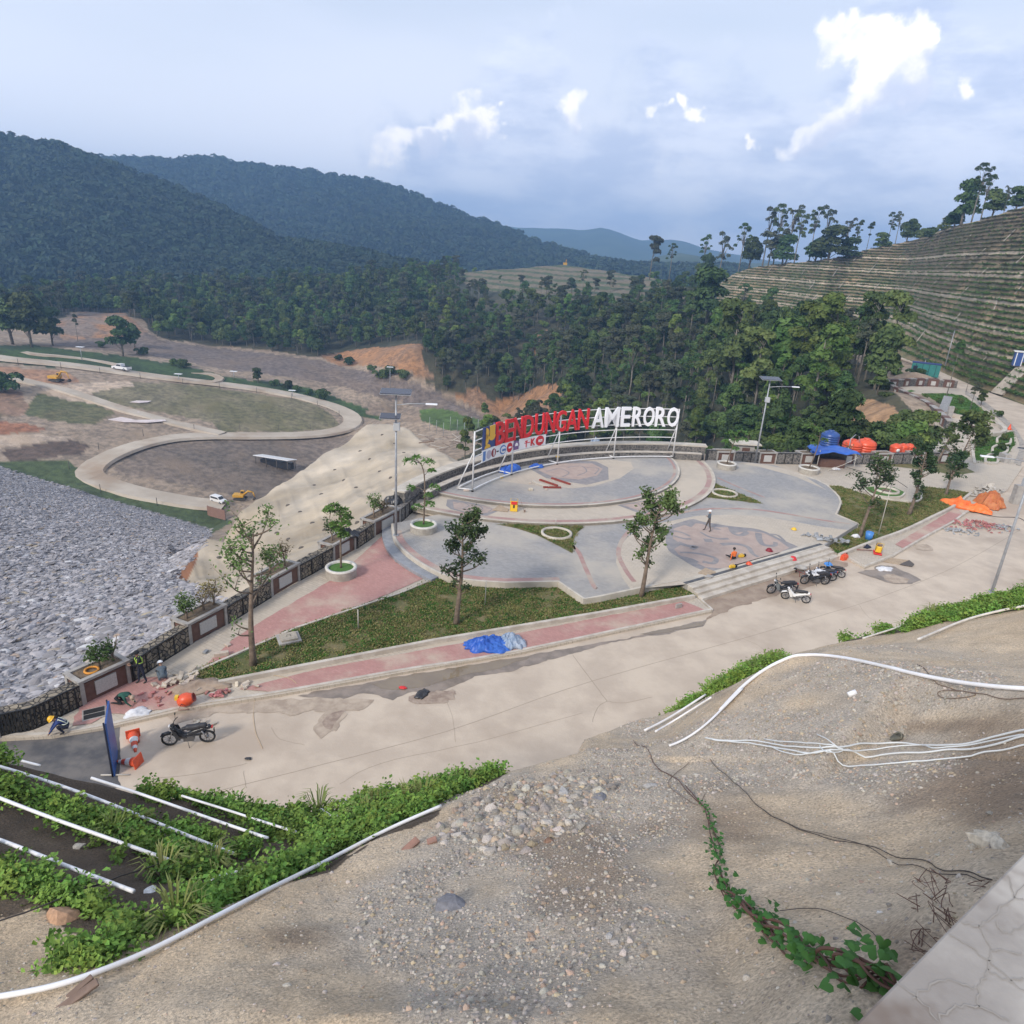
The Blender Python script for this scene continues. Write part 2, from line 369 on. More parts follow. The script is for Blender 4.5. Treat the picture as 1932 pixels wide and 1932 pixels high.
for x,y,d in[(395,1008,90),(450,966,104),(500,932,118),(550,893,128),(600,858,138),(650,833,145),(690,800,152),(725,796,152),(762,798,150),(800,828,140),(835,852,132)]:
 p=atd(x,y,d);CP.append(Vector((p.x,p.y,-30-(d-90)*.12)))
for x,y,d,z in[(900,830,80,-6),(900,830,110,-22),(900,830,160,-32),(1000,840,85,-10),(1000,840,120,-26),(1000,840,170,-36),(1150,840,95,-12),(1150,840,130,-28),(1150,840,170,-34),(1300,850,92,-10),(1300,850,120,-22),(1300,850,150,-26),(1420,858,96,-7),(1420,858,118,-15),(1520,858,96,-3),(1520,858,112,-8),(1620,858,94,-2)]:
 w=atd(x,y,d);CP.append(Vector((w.x,w.y,z)))
for x,y,d in[(1050,800,215),(1200,820,195),(1330,838,172),(1430,838,140),(1530,835,122),(1620,838,108),(1700,800,110),(1560,790,128),(1640,770,122),(1700,745,124),(1620,730,142),(1500,740,158),(1400,750,180),(1300,760,200),(1180,750,225),(1050,700,265),(900,700,300),(1300,680,238),(1450,670,205),(1580,680,180),(1640,690,165),(1610,655,236),(1500,622,290),(1440,600,300),(1400,575,310),(1330,600,300),(1200,600,325),(1080,600,350),(950,600,365),(850,600,375),(700,600,395),(550,600,410),(400,600,425),(280,590,440),(100,560,520),(0,565,520),(-200,560,560),(180,560,500),(60,585,470),(0,590,450),(200,552,540),(400,550,500),(600,545,480),(800,545,450),(900,560,425),(1000,565,400),(1100,570,390),(1200,575,385),(1290,575,380),(865,515,520),(940,508,530),(1000,503,535),(1060,498,540),(1130,508,530),(1250,524,500),(1300,542,470),(760,530,500)]:cp(x,y,d)
for x,d,z in[(0,650,-40),(200,680,-42),(400,650,-40),(600,640,-38),(800,640,-35),(1060,680,-30),(1300,640,-20),(-300,700,-35),(1400,520,-5),(-600,700,-30),(-300,1500,-40),(0,1500,-40),(600,1500,-40),(1000,1500,-40),(1300,1500,-40),(1500,1500,-30),(2100,1500,-20),(2500,1500,-20),(2400,500,-5),(2100,400,-3),(1932,300,-2),(2400,200,-1),(1650,330,-1),(-600,1500,-40),(-600,300,-35),(-500,150,-40)]:
 w=atd(x,600,d);CP.append(Vector((w.x,w.y,z)))
for x,y in[(2100,880),(1932,790),(1860,745),(1800,722),(1700,675),(1640,655),(1480,612)]:cz(x,y,-.5)
T=Field(CP,math.radians(-56),math.radians(56),20,1500,1000,620,nb=5)
big=fbm(T.X/40,T.Y/40,4,3)*2.2;small=fbm(T.X/7,T.Y/7,4,9)*.55
px,py=proj(np.stack([T.X,T.Y,T.G],-1).reshape(-1,3));px=np.nan_to_num(px,nan=-9999).reshape(T.X.shape);py=np.nan_to_num(py,nan=-9999).reshape(T.X.shape)
near=np.clip((T.R-60)/60,0,1)
PLZ=[tuple(atz(x,y,0))[:2]for x,y in[(-900,1700)]+WALLB+[(853,900),(953,863),(1069,845),(1170,838),(1280,840),(1333,852),(1790,850),(1770,838),(1700,768),(1664,727),(1600,664),(1560,642),(1470,614),(1400,592)]]+[(200,600),(900,300),(300,-100),(0,-20),(-60,0)]
onplz=inpoly(T.X,T.Y,PLZ)
DAMP=[(-300,830),(0,880),(200,940),(400,1000),(362,1050),(330,1090),(385,1112),(440,1146),(436,1180),(41,1372),(-300,1500)]
MOUND=[(352,1100),(330,1075),(345,1040),(395,1000),(450,958),(500,925),(550,885),(600,848),(650,822),(690,790),(760,785),(800,812),(850,845),(905,850),(860,905),(790,960),(724,1003),(567,1097),(440,1180),(440,1146),(385,1112)]
jx=px+fbm(T.X/9,T.Y/9,4,21)*7;jy=py+fbm(T.X/9,T.Y/9,4,22)*4
isdam=inpoly(px,py,DAMP)&(T.R<330)&~onplz
ismound=inpoly(px,py,MOUND)&(T.R<126)&~onplz
flat=np.where(py>640,.25,1)*np.where((px>1350)&(T.R<330),.3,1)
T.G=T.G+np.where(onplz,0,np.where(isdam,small*.25,np.where(ismound,small*.8+fbm(T.X/2.2,T.Y/2.2,3,6)*.2+fbm(T.X/14,T.Y/14,3,5)*.5,(big*flat+small*np.where(py>640,.25,.8))*near)))
gx=np.arctan2(T.X,T.Y)*60
T.G=T.G+np.where(ismound&(T.R>58),-.5*np.abs(fbm(gx*.55+T.Y*.03,T.R/25,3,31)),0)
DIRT=np.array([.30,.235,.175])
C=np.ones(T.X.shape+(3,))*DIRT
nzc=fbm(T.X/6,T.Y/6,5,41)[...,None];nzd=fbm(T.X/25,T.Y/25,4,44)[...,None]
def paint(poly,col,rmin=0,rmax=9999,col2=None,a=1.0):
 m=inpoly(jx,jy,poly)&(T.R>rmin)&(T.R<rmax)&~onplz
 c=np.array(col)
 if col2 is not None:c=c+(np.array(col2)-c)*np.clip(nzc*1.3+nzd+.5,0,1)
 C[:]=np.where(m[...,None],C*(1-a)+c*a,C)
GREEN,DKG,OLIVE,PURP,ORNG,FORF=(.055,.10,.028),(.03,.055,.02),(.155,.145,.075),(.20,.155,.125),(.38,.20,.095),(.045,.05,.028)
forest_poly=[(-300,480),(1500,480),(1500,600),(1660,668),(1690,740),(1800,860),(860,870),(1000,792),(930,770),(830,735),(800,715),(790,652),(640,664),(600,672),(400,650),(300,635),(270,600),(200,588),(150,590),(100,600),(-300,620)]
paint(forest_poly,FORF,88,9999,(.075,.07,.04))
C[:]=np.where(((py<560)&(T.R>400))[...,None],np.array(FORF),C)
paint([(-300,650),(60,650),(230,672),(400,700),(430,712),(600,735),(700,775),(720,795),(640,780),(560,748),(430,728),(230,702),(-300,665)],GREEN,150,420,DKG)
paint([(95,602),(160,592),(230,592),(300,640),(400,655),(600,678),(640,690),(760,715),(830,740),(950,800),(930,815),(840,785),(700,742),(560,712),(440,700),(280,672),(100,650)],PURP,150,460,(.16,.13,.115))
paint([(100,606),(160,590),(235,590),(285,622),(240,640),(180,632),(120,640)],ORNG,150,500,PURP)
for pl in([(600,672),(650,664),(700,655),(795,646),(800,680),(825,718),(780,705),(700,688),(640,690)],[(860,745),(900,730),(930,760),(1040,725),(1090,715),(1060,745),(1010,795),(960,808),(925,785)],[(995,630),(1040,620),(1050,650),(1010,665)]):paint(pl,ORNG,150,500,(.24,.15,.095))
paint([(1565,795),(1610,765),(1640,752),(1690,765),(1700,790),(1660,812),(1620,822),(1590,812)],(.42,.25,.13),88,200,(.30,.19,.11))
paint([(-20,540),(60,545),(105,560),(60,570),(-20,566)],(.40,.28,.19),300,700)
def tl(*a):return[(x*.336,226.4+y*.336)for x,y in a]
paint(tl((500,1520),(750,1470),(1000,1480),(1400,1530),(1750,1590),(1850,1650),(1900,1720),(1850,1745),(1500,1752),(1240,1748),(1200,1700),(950,1650),(700,1600),(560,1570)),OLIVE,120,420,(.20,.175,.11))
paint(tl((220,1540),(500,1570),(640,1640),(520,1710),(300,1690),(130,1650)),OLIVE,120,420,(.10,.11,.05))
paint([(211,885),(235,862),(293,832),(453,828),(640,826),(700,810),(620,880),(560,900),(520,935),(490,945),(360,915),(225,893)],(.215,.17,.135),100,330,(.14,.115,.095))
paint([(-20,690),(120,700),(150,720),(100,735),(60,722),(-20,712)],(.36,.21,.13),100,500)
paint([(60,725),(240,720),(255,728),(150,745),(190,765),(120,752)],(.48,.38,.29),100,500)
paint([(-20,790),(60,800),(90,808),(60,815),(-20,818)],(.30,.14,.08),100,500)
paint([(-20,820),(130,820),(140,828),(-20,845)],(.44,.35,.27),100,500)
paint([(5,848),(135,828),(172,840),(150,855),(20,870)],(.12,.085,.065),100,500)
paint([(-300,850),(-20,868),(130,868),(150,885),(170,905),(230,928),(400,966),(440,985),(400,1006),(200,945),(0,890),(-300,830)],(.075,.105,.04),100,400,(.055,.08,.03))
paint([(785,775),(830,770),(900,790),(935,800),(915,812),(850,812),(800,798)],(.10,.17,.04),120,400,(.06,.10,.03))
paint([(700,760),(790,775),(800,800),(740,795),(690,780)],(.26,.20,.15),120,400)
paint([(-200,735),(0,728),(40,740),(60,770),(40,785),(-200,800)],(.13,.12,.07),100,400,(.26,.17,.12))
mc=np.array([.42,.355,.27]);C[:]=np.where(ismound[...,None],mc+nzc*.07+nzd*.06-np.clip(fbm(T.X/9,T.Y/9,3,33),0,1)[...,None]*.06,C)
tip=inpoly(jx,jy,[(322,1100),(318,1062),(345,1032),(372,1035),(368,1060),(350,1095),(385,1130)])&(T.R<100)
C[:]=np.where(tip[...,None],np.array([.25,.115,.06]),C)
C[:]=np.where(isdam[...,None],np.array([.25,.24,.25]),C)
stm=inpoly(jx,jy,[(862,512),(940,503),(1000,499),(1060,492),(1140,503),(1240,518),(1310,540),(1330,562),(1200,574),(1000,560),(880,540)])&(T.R>330)
st=np.where(((T.G+fbm(T.X/30,T.Y/30,3,77)*1.2)%2.4)<1.0,1.,0.)[...,None]
C[:]=np.where(stm[...,None],np.array([.165,.135,.085])*(1-st)+np.array([.06,.085,.03])*st,C)
C=np.clip(C*(1+.20*nzc+.12*fbm(T.X/1.8,T.Y/1.8,4,48)[...,None]),.005,1)
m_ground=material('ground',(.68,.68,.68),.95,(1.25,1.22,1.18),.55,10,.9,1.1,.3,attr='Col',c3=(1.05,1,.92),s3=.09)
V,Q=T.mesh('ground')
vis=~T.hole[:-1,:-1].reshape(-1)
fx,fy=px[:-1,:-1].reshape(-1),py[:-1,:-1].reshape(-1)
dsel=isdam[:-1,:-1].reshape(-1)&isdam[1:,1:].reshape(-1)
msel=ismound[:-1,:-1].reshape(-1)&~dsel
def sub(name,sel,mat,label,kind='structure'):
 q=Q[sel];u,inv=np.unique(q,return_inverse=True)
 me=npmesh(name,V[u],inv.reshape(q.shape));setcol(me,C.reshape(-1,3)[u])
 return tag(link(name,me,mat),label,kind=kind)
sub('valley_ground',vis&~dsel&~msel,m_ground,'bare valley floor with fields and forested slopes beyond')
m_dam=material('riprap',(.21,.20,.205),.9,(.34,.33,.335),.7,6,.8,1.5,.15)
sub('dam_face',vis&dsel,m_dam,'grey rock face of the dam sloping down to the valley')
m_mound=material('shotcrete',(.86,.86,.86),.95,(1.12,1.1,1.06),.16,9,.55,1.3,.12,attr='Col')
sub('rock_abutment',vis&msel,m_mound,'pale sprayed concrete slope beyond the stone parapet')
# ---- strips of road draped on the valley
def drape(pts,w,name,mat,lift=.22,kerb=None,fld=None):
 fld=fld or T
 P=[fld.hit(x,y,60)for x,y in pts];P=[p for p in P if p]
 Rr=[]
 for i in range(len(P)-1):
  a,b,c,d=P[max(i-1,0)],P[i],P[i+1],P[min(i+2,len(P)-1)]
  n=max(2,int((c-b).length/3))
  for k in range(n):
   t=k/n;Rr.append(.5*((2*b)+(c-a)*t+(2*a-5*b+4*c-d)*t*t+(3*b-a-3*c+d)*t**3))
 Rr.append(P[-1]);V=[];Fc=[]
 for i,p in enumerate(Rr):
  t=Rr[min(i+1,len(Rr)-1)]-Rr[max(i-1,0)];s=Vector((t.y,-t.x,0)).normalized()
  zs=max(float(fld.h(p.x+s.x*w*k,p.y+s.y*w*k))for k in(-.3,0,.3));p.z=zs
 zz=[p.z for p in Rr];zz=[sum(zz[max(0,i-2):i+3])/len(zz[max(0,i-2):i+3])for i in range(len(zz))]
 for i,p in enumerate(Rr):
  t=Rr[min(i+1,len(Rr)-1)]-Rr[max(i-1,0)];s=Vector((t.y,-t.x,0)).normalized();z=zz[i]+lift
  V+=[(p.x-s.x*w*.56,p.y-s.y*w*.56,z-.7),(p.x-s.x*w/2,p.y-s.y*w/2,z),(p.x+s.x*w/2,p.y+s.y*w/2,z),(p.x+s.x*w*.56,p.y+s.y*w*.56,z-.7)]
  if i:b=i*4;Fc+=[(b-4+k,b-3+k,b+1+k,b+k)for k in range(3)]
 o=link(name,mesh(name,V,Fc),mat);return o,Rr
m_droad=material('valley_road',(.52,.45,.36),.9,(.42,.35,.27),.12,8,.3,1,.05,c3=(.36,.27,.19),s3=.05)
o,RA=drape([(-120,655),(0,676),(120,688),(230,702),(330,716),(430,727),(520,740),(590,755),(640,772),(665,790),(655,808),(600,820),(500,823),(400,823),(330,827),(270,838),(215,858),(175,880),(170,897),(200,912),(260,930),(340,945),(425,958)],6.5,'valley_road',m_droad);tag(o,kind='structure')
o,RB=drape([(-60,702),(0,708),(60,722),(120,736),(170,752),(240,775),(320,796),(390,813),(420,822)],4.2,'dirt_track',m_droad);tag(o,kind='structure')
o,RC=drape([(30,660),(60,668),(110,672),(170,679),(215,688),(235,698)],3.0,'footpath',m_droad);tag(o,kind='structure')
o,RD=drape([(360,702),(395,706),(415,715),(400,724),(360,720)],3.0,'footpath',m_droad);tag(o,kind='structure')
m_pud=material('pale_silt',(.72,.62,.58),.35,(.6,.5,.46),.6)
def sheet(name,pts,mat,lift,fld,zmax=False):
 P=[fld.hit(x,y,60)for x,y in pts];z=max(p.z for p in P)+lift if zmax else None
 c=sum(P,Vector())/len(P)
 b=MB();b.prism([(p.x,p.y)for p in P],0,.12);me=b.mesh(name)
 zt=float(fld.h(c.x,c.y))+lift
 for v in me.vertices:v.co.z+=float(fld.h(v.co.x,v.co.y))*.6+zt*.4
 return link(name,me,mat)
def z4(*a):return[(x*.2344,603.8+y*.2344)for x,y in a]
for pl,lb in((z4((815,790),(860,760),(960,775),(1060,800),(1090,812),(1200,812),(1330,815),(1340,830),(1190,840),(1070,832),(1000,830),(930,815)),'long pink silt puddle on the bare field'),(z4((1045,665),(1100,650),(1220,658),(1190,670),(1120,674)),'small white silt puddle on the olive field'),(z4((1050,745),(1090,740),(1130,748),(1090,756)),'tiny white puddle above the pink one')):
 tag(sheet('silt_puddle',pl,m_pud,.3,T),lb,kind='structure')
# ================================================================== mountains behind
m_hill=material('forest_floor',(.035,.055,.02),1,(.06,.085,.03),.01,8)
def ridge(name,rows,mat,label,res=(160,40),namp=8,nsc=90,seed=0,back=True):
 """rows: list of rows, each a list of (x, y, distance), near to far; same skyline columns interpolated"""
 K=80;xs=np.linspace(0,1,K);R_=[]
 for r in rows:
  r=sorted(r);x=np.array([p[0]for p in r]);lo,hi=x[0],x[-1]
  q=lo+(hi-lo)*xs;y=np.interp(q,x,[p[1]for p in r]);d=np.interp(q,x,[p[2]for p in r])
  R_.append([atd(a,b,c)for a,b,c in zip(q,y,d)])
 if back:R_.append([Vector((p.x*1.25,p.y*1.25,p.z-(p.z+60)*.8))for p in R_[-1]])
 A=np.array([[list(p)for p in r]for r in R_]);nr,nc=res[1],res[0]
 t=np.linspace(0,len(R_)-1,nr);u=np.linspace(0,K-1,nc)
 B=np.stack([np.stack([np.interp(u,np.arange(K),A[k,:,c])for c in range(3)],-1)for k in range(len(R_))])
 G=np.stack([np.stack([np.interp(t,np.arange(len(R_)),B[:,j,c])for c in range(3)],-1)for j in range(nc)],1)
 for _ in range(2):G[1:-1]=(G[:-2]+2*G[1:-1]+G[2:])/4
 wgt=np.clip(np.minimum(np.arange(nr)/4,1),0,1)[:,None]
 G[...,2]+=(fbm(G[...,0]/nsc,G[...,1]/nsc,5,seed)*namp)*wgt
 I=np.arange(nr*nc).reshape(nr,nc);Qd=np.stack([I[:-1,:-1],I[:-1,1:],I[1:,1:],I[1:,:-1]],-1).reshape(-1,4)
 o=link(name,npmesh(name,G.reshape(-1,3),Qd),mat);tag(o,label,kind='structure');return G
front_sky=[(-300,215,950),(0,268,900),(60,280,890),(110,283,880),(170,315,860),(250,345,850),(330,378,830),(400,405,800),(470,440,760),(540,470,720),(620,492,690),(740,512,660),(860,525,650)]
G1=ridge('mountain',[[(x,560,620)for x,y,d in front_sky],[(x,y+(560-y)*.5,620+(d-620)*.42)for x,y,d in front_sky],front_sky],m_hill,'dark forested mountain spur on the left',namp=14,nsc=120,seed=50)
back_sky=[(-300,240,1500),(60,292,1450),(190,302,1450),(250,305,1450),(330,312,1450),(370,302,1450),(400,302,1450),(450,310,1450),(560,322,1420),(640,337,1400),(700,349,1380),(770,369,1350),(820,389,1330),(870,409,1300),(920,434,1270),(980,461,1200),(1040,483,1150),(1120,503,1100),(1250,516,1080),(1400,528,1080)]
G2=ridge('mountain',[[(x,540,900)for x,y,d in back_sky],[(x,y+(540-y)*.5,900+(d-900)*.45)for x,y,d in back_sky],back_sky],m_hill,'long blue forested mountain behind the dark spur',namp=18,nsc=180,seed=60)
far1=[(860,430,3200),(913,423,3200),(927,421,3200),(977,429,3200),(1061,431,3200),(1105,437,3200),(1135,430,3200),(1165,439,3200),(1212,459,3150),(1266,455,3250),(1290,459,3250),(1330,472,3250),(1400,480,3250),(1500,492,3250),(1650,500,3250),(2400,540,3250)]
ridge('mountain',[[(x,520,2200)for x,y,d in far1],[(x,y+(520-y)*.45,2700)for x,y,d in far1],far1],m_hill,'hazy blue range at the far end of the valley',namp=30,nsc=500,seed=70)
near1=[(1120,520,1700),(1200,500,1700),(1240,482,1700),(1283,473,1700),(1320,478,1700),(1380,490,1700),(1450,497,1700),(1560,503,1700),(1700,512,1700),(2300,545,1700)]
ridge('mountain',[[(x,545,1100)for x,y,d in near1],[(x,y+15,1400)for x,y,d in near1],near1],m_hill,'blue hill behind the tall trees right of centre',namp=12,nsc=200,seed=80)
b=MB();b.add([(-4300,1400,-62),(4300,1400,-62),(4300,4300,-62),(-4300,4300,-62)],[(0,1,2,3)]);tag(b.build('distant_plain',m_hill),kind='structure')
# ---- haze: one closed box of pale air round everything
b=MB();b.box((0,2150,105),(9000,4500,340));hz=b.build('haze',None);tag(hz,'pale blue haze filling the valley',kind='stuff')
hm=bpy.data.materials.new('haze');hm.use_nodes=True;hn=hm.node_tree;hn.nodes.remove(hn.nodes['Principled BSDF']);pv=hn.nodes.new('ShaderNodeVolumePrincipled');pv.inputs['Density'].default_value=.00038;pv.inputs['Color'].default_value=(.34,.60,1,1);pv.inputs['Anisotropy'].default_value=.1
hn.links.new(pv.outputs[0],hn.nodes['Material Output'].inputs['Volume']);hz.data.materials.append(hm)
# ================================================================== terrace, road and paths (level ground around the sign)
def cv(sx,ox,oy):
 return lambda*a:[(ox+x*sx,oy+y*sx)for x,y in a]
k2=cv(.2149,717,868);k3=cv(.2149,1132.1,868);kr=cv(.2188,1509.4,641.5);k5=cv(.2344,301.9,867.9);k6=cv(.2734,0,1132.1);kq=cv(.2774,1396.2,943.4);kt=cv(.336,1283,301.9);kc=cv(.2734,754.7,1132.1);ks=cv(.2539,852.8,739.6)
ktc=cv(.336,641.5,377.4)
def G(pts,z):return[atz(x,y,z)for x,y in pts]
def arc(c,r,a0,a1,n):return[Vector((c[0]+r*math.cos(math.radians(a0+(a1-a0)*i/n)),c[1]+r*math.sin(math.radians(a0+(a1-a0)*i/n)),0))for i in range(n+1)]
def catmull(P,k=6):
 o=[]
 for i in range(len(P)-1):
  a,b,c,d=P[max(i-1,0)],P[i],P[i+1],P[min(i+2,len(P)-1)]
  for j in range(k):
   t=j/k;o.append(.5*((2*b)+(c-a)*t+(2*a-5*b+4*c-d)*t*t+(3*b-a-3*c+d)*t**3))
 return o+[P[-1]]
def slab(name,pts,z0,z1,mat,label=None,kind='structure'):
 b=MB();b.prism([(p[0],p[1])for p in pts],z0,z1);return tag(b.build(name,mat),label,kind=kind)
def strip(b,P,w,z0,z1,side=0):
 """wall or kerb of width w along points P; side -1/0/1 puts it right/centred/left"""
 P=[Vector((p[0],p[1],0))for p in P];L_=[];R_=[]
 for i,p in enumerate(P):
  t=(P[min(i+1,len(P)-1)]-P[max(i-1,0)]).normalized();s=Vector((-t.y,t.x,0))
  L_.append(p+s*w*(.5+side*.5));R_.append(p-s*w*(.5-side*.5))
 n=len(P);v=[Vector((q.x,q.y,z))for z in(z0,z1)for q in L_+R_]
 f=[]
 for i in range(n-1):
  f+=[(2*n+i,2*n+i+1,3*n+i+1,3*n+i),(i,i+1,2*n+i+1,2*n+i),(n+i+1,n+i,3*n+i,3*n+i+1)]
 f+=[(0,2*n,3*n,n),(n-1,2*n-1,4*n-1,3*n-1)]
 return b.add(v,f)
m_road=material('road_concrete',(.56,.47,.37),.9,(.46,.38,.30),.5,11,.5,6,.02,c3=(.42,.34,.265),s3=.16)
m_roadfar=material('road_concrete_far',(.56,.50,.44),.9,(.48,.43,.37),.2,8,.3,2,.02)
m_beige=pave('beige_paving',((.52,.455,.37),(.45,.39,.315)),(.30,.25,.20),.42,.21,.5,(.50,.43,.34),.22)
m_red=pave('red_paving',((.47,.25,.22),(.40,.205,.18)),(.30,.20,.16),.21,.105,.62,(.49,.40,.31),.33,dlo=.46,dhi=.70)
m_grey=pave('grey_paving',((.345,.335,.325),(.26,.255,.25)),(.17,.165,.155),.22,.11,.35,(.46,.41,.34),.14,dlo=.42,dhi=.68)
m_rb=pave('red_border',((.42,.26,.23),(.37,.22,.20)),(.2,.15,.13),.2,.1,.3,(.42,.37,.3),.5)
m_pink=material('pink_stone',(.42,.33,.28),.85,(.36,.28,.24),1.5,6,.2,12,.01)
m_dgrey=material('grey_stone_inlay',(.22,.21,.215),.85,(.28,.26,.25),2,6,.2,12,.01)
m_kerb=material('kerb_concrete',(.55,.50,.43),.85,(.42,.37,.31),1.4,7,.3,10,.01)
m_white=material('pale_coping',(.56,.51,.43),.8,(.42,.375,.31),.8,6,.15,8,.01)
m_lawn=material('lawn',(.125,.135,.045),1,(.22,.175,.085),1.1,8,1.,9,.12,c3=(.065,.10,.025),s3=.5)
m_lawng=material('green_lawn',(.055,.14,.022),1,(.085,.17,.035),1.5,7,.8,7,.1)
m_dark=material('black_tile',(.05,.05,.055),.5,(.09,.09,.09),3)
m_mud=material('mud',(.27,.20,.15),.8,(.36,.28,.21),1.2,8,.7,5,.05)
m_wet=material('wet_concrete',(.18,.145,.115),.35,(.28,.225,.18),1.2,6,.15,6,.01)
m_soil=material('planter_soil',(.12,.085,.055),1,(.2,.15,.1),4,6,.8,10,.05)
m_conc=material('grey_concrete',(.38,.36,.33),.85,(.29,.27,.25),2.5,7,.3,10,.01)
m_brownp=material('brown_panel',(.11,.055,.04),.6,(.14,.075,.055),5)
m_panel=material('speckled_panel',(.50,.49,.47),.6,(.40,.39,.37),14)
def stonemat(name,c1,c2,mortar,sc,bump=1.0,dist=.06):
 m=bpy.data.materials.new(name);m.use_nodes=True;t=m.node_tree;n=t.nodes;l=t.links;b=n['Principled BSDF'];b.inputs['Roughness'].default_value=.85
 tcn=n.new('ShaderNodeTexCoord');v=n.new('ShaderNodeTexVoronoi');v.inputs['Scale'].default_value=sc;l.new(tcn.outputs['Object'],v.inputs['Vector']);v.inputs['Randomness'].default_value=.9
 e=n.new('ShaderNodeTexVoronoi');e.feature='DISTANCE_TO_EDGE';e.inputs['Scale'].default_value=sc;l.new(tcn.outputs['Object'],e.inputs['Vector']);e.inputs['Randomness'].default_value=.9
 s=n.new('ShaderNodeSeparateColor');l.new(v.outputs['Color'],s.inputs[0])
 mx=n.new('ShaderNodeMix');mx.data_type='RGBA';l.new(s.outputs[0],mx.inputs[0]);mx.inputs[6].default_value=c1+(1,);mx.inputs[7].default_value=c2+(1,)
 mr=n.new('ShaderNodeMapRange');l.new(e.outputs['Distance'],mr.inputs[0]);mr.inputs[1].default_value=.02;mr.inputs[2].default_value=.09
 m2=n.new('ShaderNodeMix');m2.data_type='RGBA';l.new(mr.outputs[0],m2.inputs[0]);m2.inputs[6].default_value=mortar+(1,);l.new(mx.outputs[2],m2.inputs[7]);l.new(m2.outputs[2],b.inputs['Base Color'])
 bu=n.new('ShaderNodeBump');bu.inputs['Strength'].default_value=bump;bu.inputs['Distance'].default_value=dist;l.new(mr.outputs[0],bu.inputs['Height']);l.new(bu.outputs[0],b.inputs['Normal'])
 return m
m_gab=stonemat('gabion_stone',(.30,.25,.18),(.12,.105,.09),(.022,.02,.018),4.2)
m_blk=stonemat('black_stone',(.07,.068,.066),(.14,.13,.12),(.24,.22,.2),3.2,.5,.03)
m_flag=stonemat('flagstone',(.36,.32,.27),(.22,.20,.18),(.45,.40,.34),2.2,.4,.03)
m_wire=material('black_mesh',(.02,.02,.02),.5)
KERB_L=[(-200,1418),(0,1394),(96,1389),(213,1370),(369,1334),(528,1310),(755,1269),(973,1233),(1343,1153)]
KERB_R=kq((730,400),(845,462),(1040,385),(1250,262),(1450,155),(1600,40))+[(1880,935)]
INNER=[(1925,890),(1923,838),(1914,806),(1881,777),(1860,760),(1800,729),(1767,716),(1724,685),(1649,659),(1606,644),(1485,611)]
OUTER=[(1475,606),(1501,609),(1619,643),(1706,676),(1772,700),(1859,738),(1932,764),(2050,812)]
RP=G([(x,y+4)for x,y in[(-200,1414),(0,1390),(96,1385),(369,1330),(755,1264),(973,1228),(1300,1160),(1290,1110),(1560,1030),(1640,1060),(1900,900)]],0)+G(INNER,0)+G(OUTER,0)+[Vector((150,50,0)),Vector((60,20,0)),Vector((30,14,0)),Vector((0,13,0)),Vector((-30,15,0)),Vector((-40,22,0))]
slab('road',RP,-.3,0,m_road,'dusty beige concrete road')
b=MB()
def crack(pts,w=.035,z=.004):
 P=catmull(G(pts,0),5);P=[p+Vector((random.uniform(-.02,.02),random.uniform(-.02,.02),0))for p in P];n=len(P)
 v=[]
 for i,p in enumerate(P):
  t=(P[min(i+1,n-1)]-P[max(i-1,0)]).normalized();s=Vector((-t.y,t.x,0))*w/2;v+=[(p.x+s.x,p.y+s.y,z),(p.x-s.x,p.y-s.y,z)]
 b.add(v,[(2*i,2*i+1,2*i+3,2*i+2)for i in range(n-1)])
crack([(300,1520),(560,1455),(840,1380),(1117,1285),(1400,1205),(1650,1130),(1800,1070),(1925,1000)],.03)
crack([(1080,1236),(1117,1284),(1145,1323)],.03);crack([(1145,1323),(1180,1326),(1230,1315)],.025);crack([(1145,1323),(1128,1335),(1118,1362)],.025)
crack(k6((1000,1240),(1350,1200),(1700,1130)),.03);crack(k6((1680,1180),(1700,1300)),.02);crack([(1400,1205),(1440,1225),(1470,1290)],.02);crack([(640,1480),(720,1440),(900,1400),(1100,1345)],.02)
crack([(1620,1140),(1640,1165),(1680,1180)],.02);crack([(820,1280),(850,1340),(860,1400)],.015);crack(k6((1870,880),(1932,960),(2100,1000)),.02)
tag(b.build('road_joint',material('joint_dirt',(.33,.27,.21),1)),kind='structure')
PC=[0]
def patch(name,pts,z,mat,label=None,jitter=.12,kind='structure'):
 PC[0]+=1;z=z+.0015*PC[0]
 P=G(pts,z);P=P+[P[0]];Q_=[]
 for i in range(len(P)-1):
  n=max(1,int((P[i+1]-P[i]).length/.22))
  for k in range(n):
   p=P[i].lerp(P[i+1],k/n);p=p+Vector((mnoise.noise(p*1.3),mnoise.noise(p*1.3+Vector((9,9,9))),0))*jitter*2.2+Vector((mnoise.noise(p*4),mnoise.noise(p*4+Vector((5,5,5))),0))*jitter*1.2;Q_.append(p)
 bb=MB();tri=tessellate_polygon([Q_]);bb.add(Q_,tri);return tag(bb.build(name,mat),label,kind=kind)
m_asph=material('asphalt',(.075,.075,.08),.85,(.17,.155,.14),.8,7,.3,12,.01)
patch('asphalt_patch',k6((-700,1000),(0,965),(330,940),(770,890),(830,870),(825,1300),(300,1300),(-900,1500)),.004,m_asph,'black asphalt patch at the left end of the road',.04)
m_stain2=material('dark_stain',(.25,.185,.145),.9,(.38,.30,.235),2.5,8,.4,6,.02)
m_stain=material('road_stain',(.46,.375,.29),.9,(.33,.26,.20),1.6,8,.4,6,.02)
patch('muddy_strip',[(560,1312),(755,1276),(973,1240),(1200,1200),(1335,1168),(1325,1182),(1260,1195),(1180,1205),(1120,1222),(1030,1247),(960,1268),(900,1276),(830,1305),(780,1306),(740,1320),(690,1308),(640,1320),(600,1318)],.004,m_wet,'wet grime along the roadside kerb',.06)
m_water=material('puddle_water',(.24,.19,.13),.03,(.20,.155,.11),.5,3)
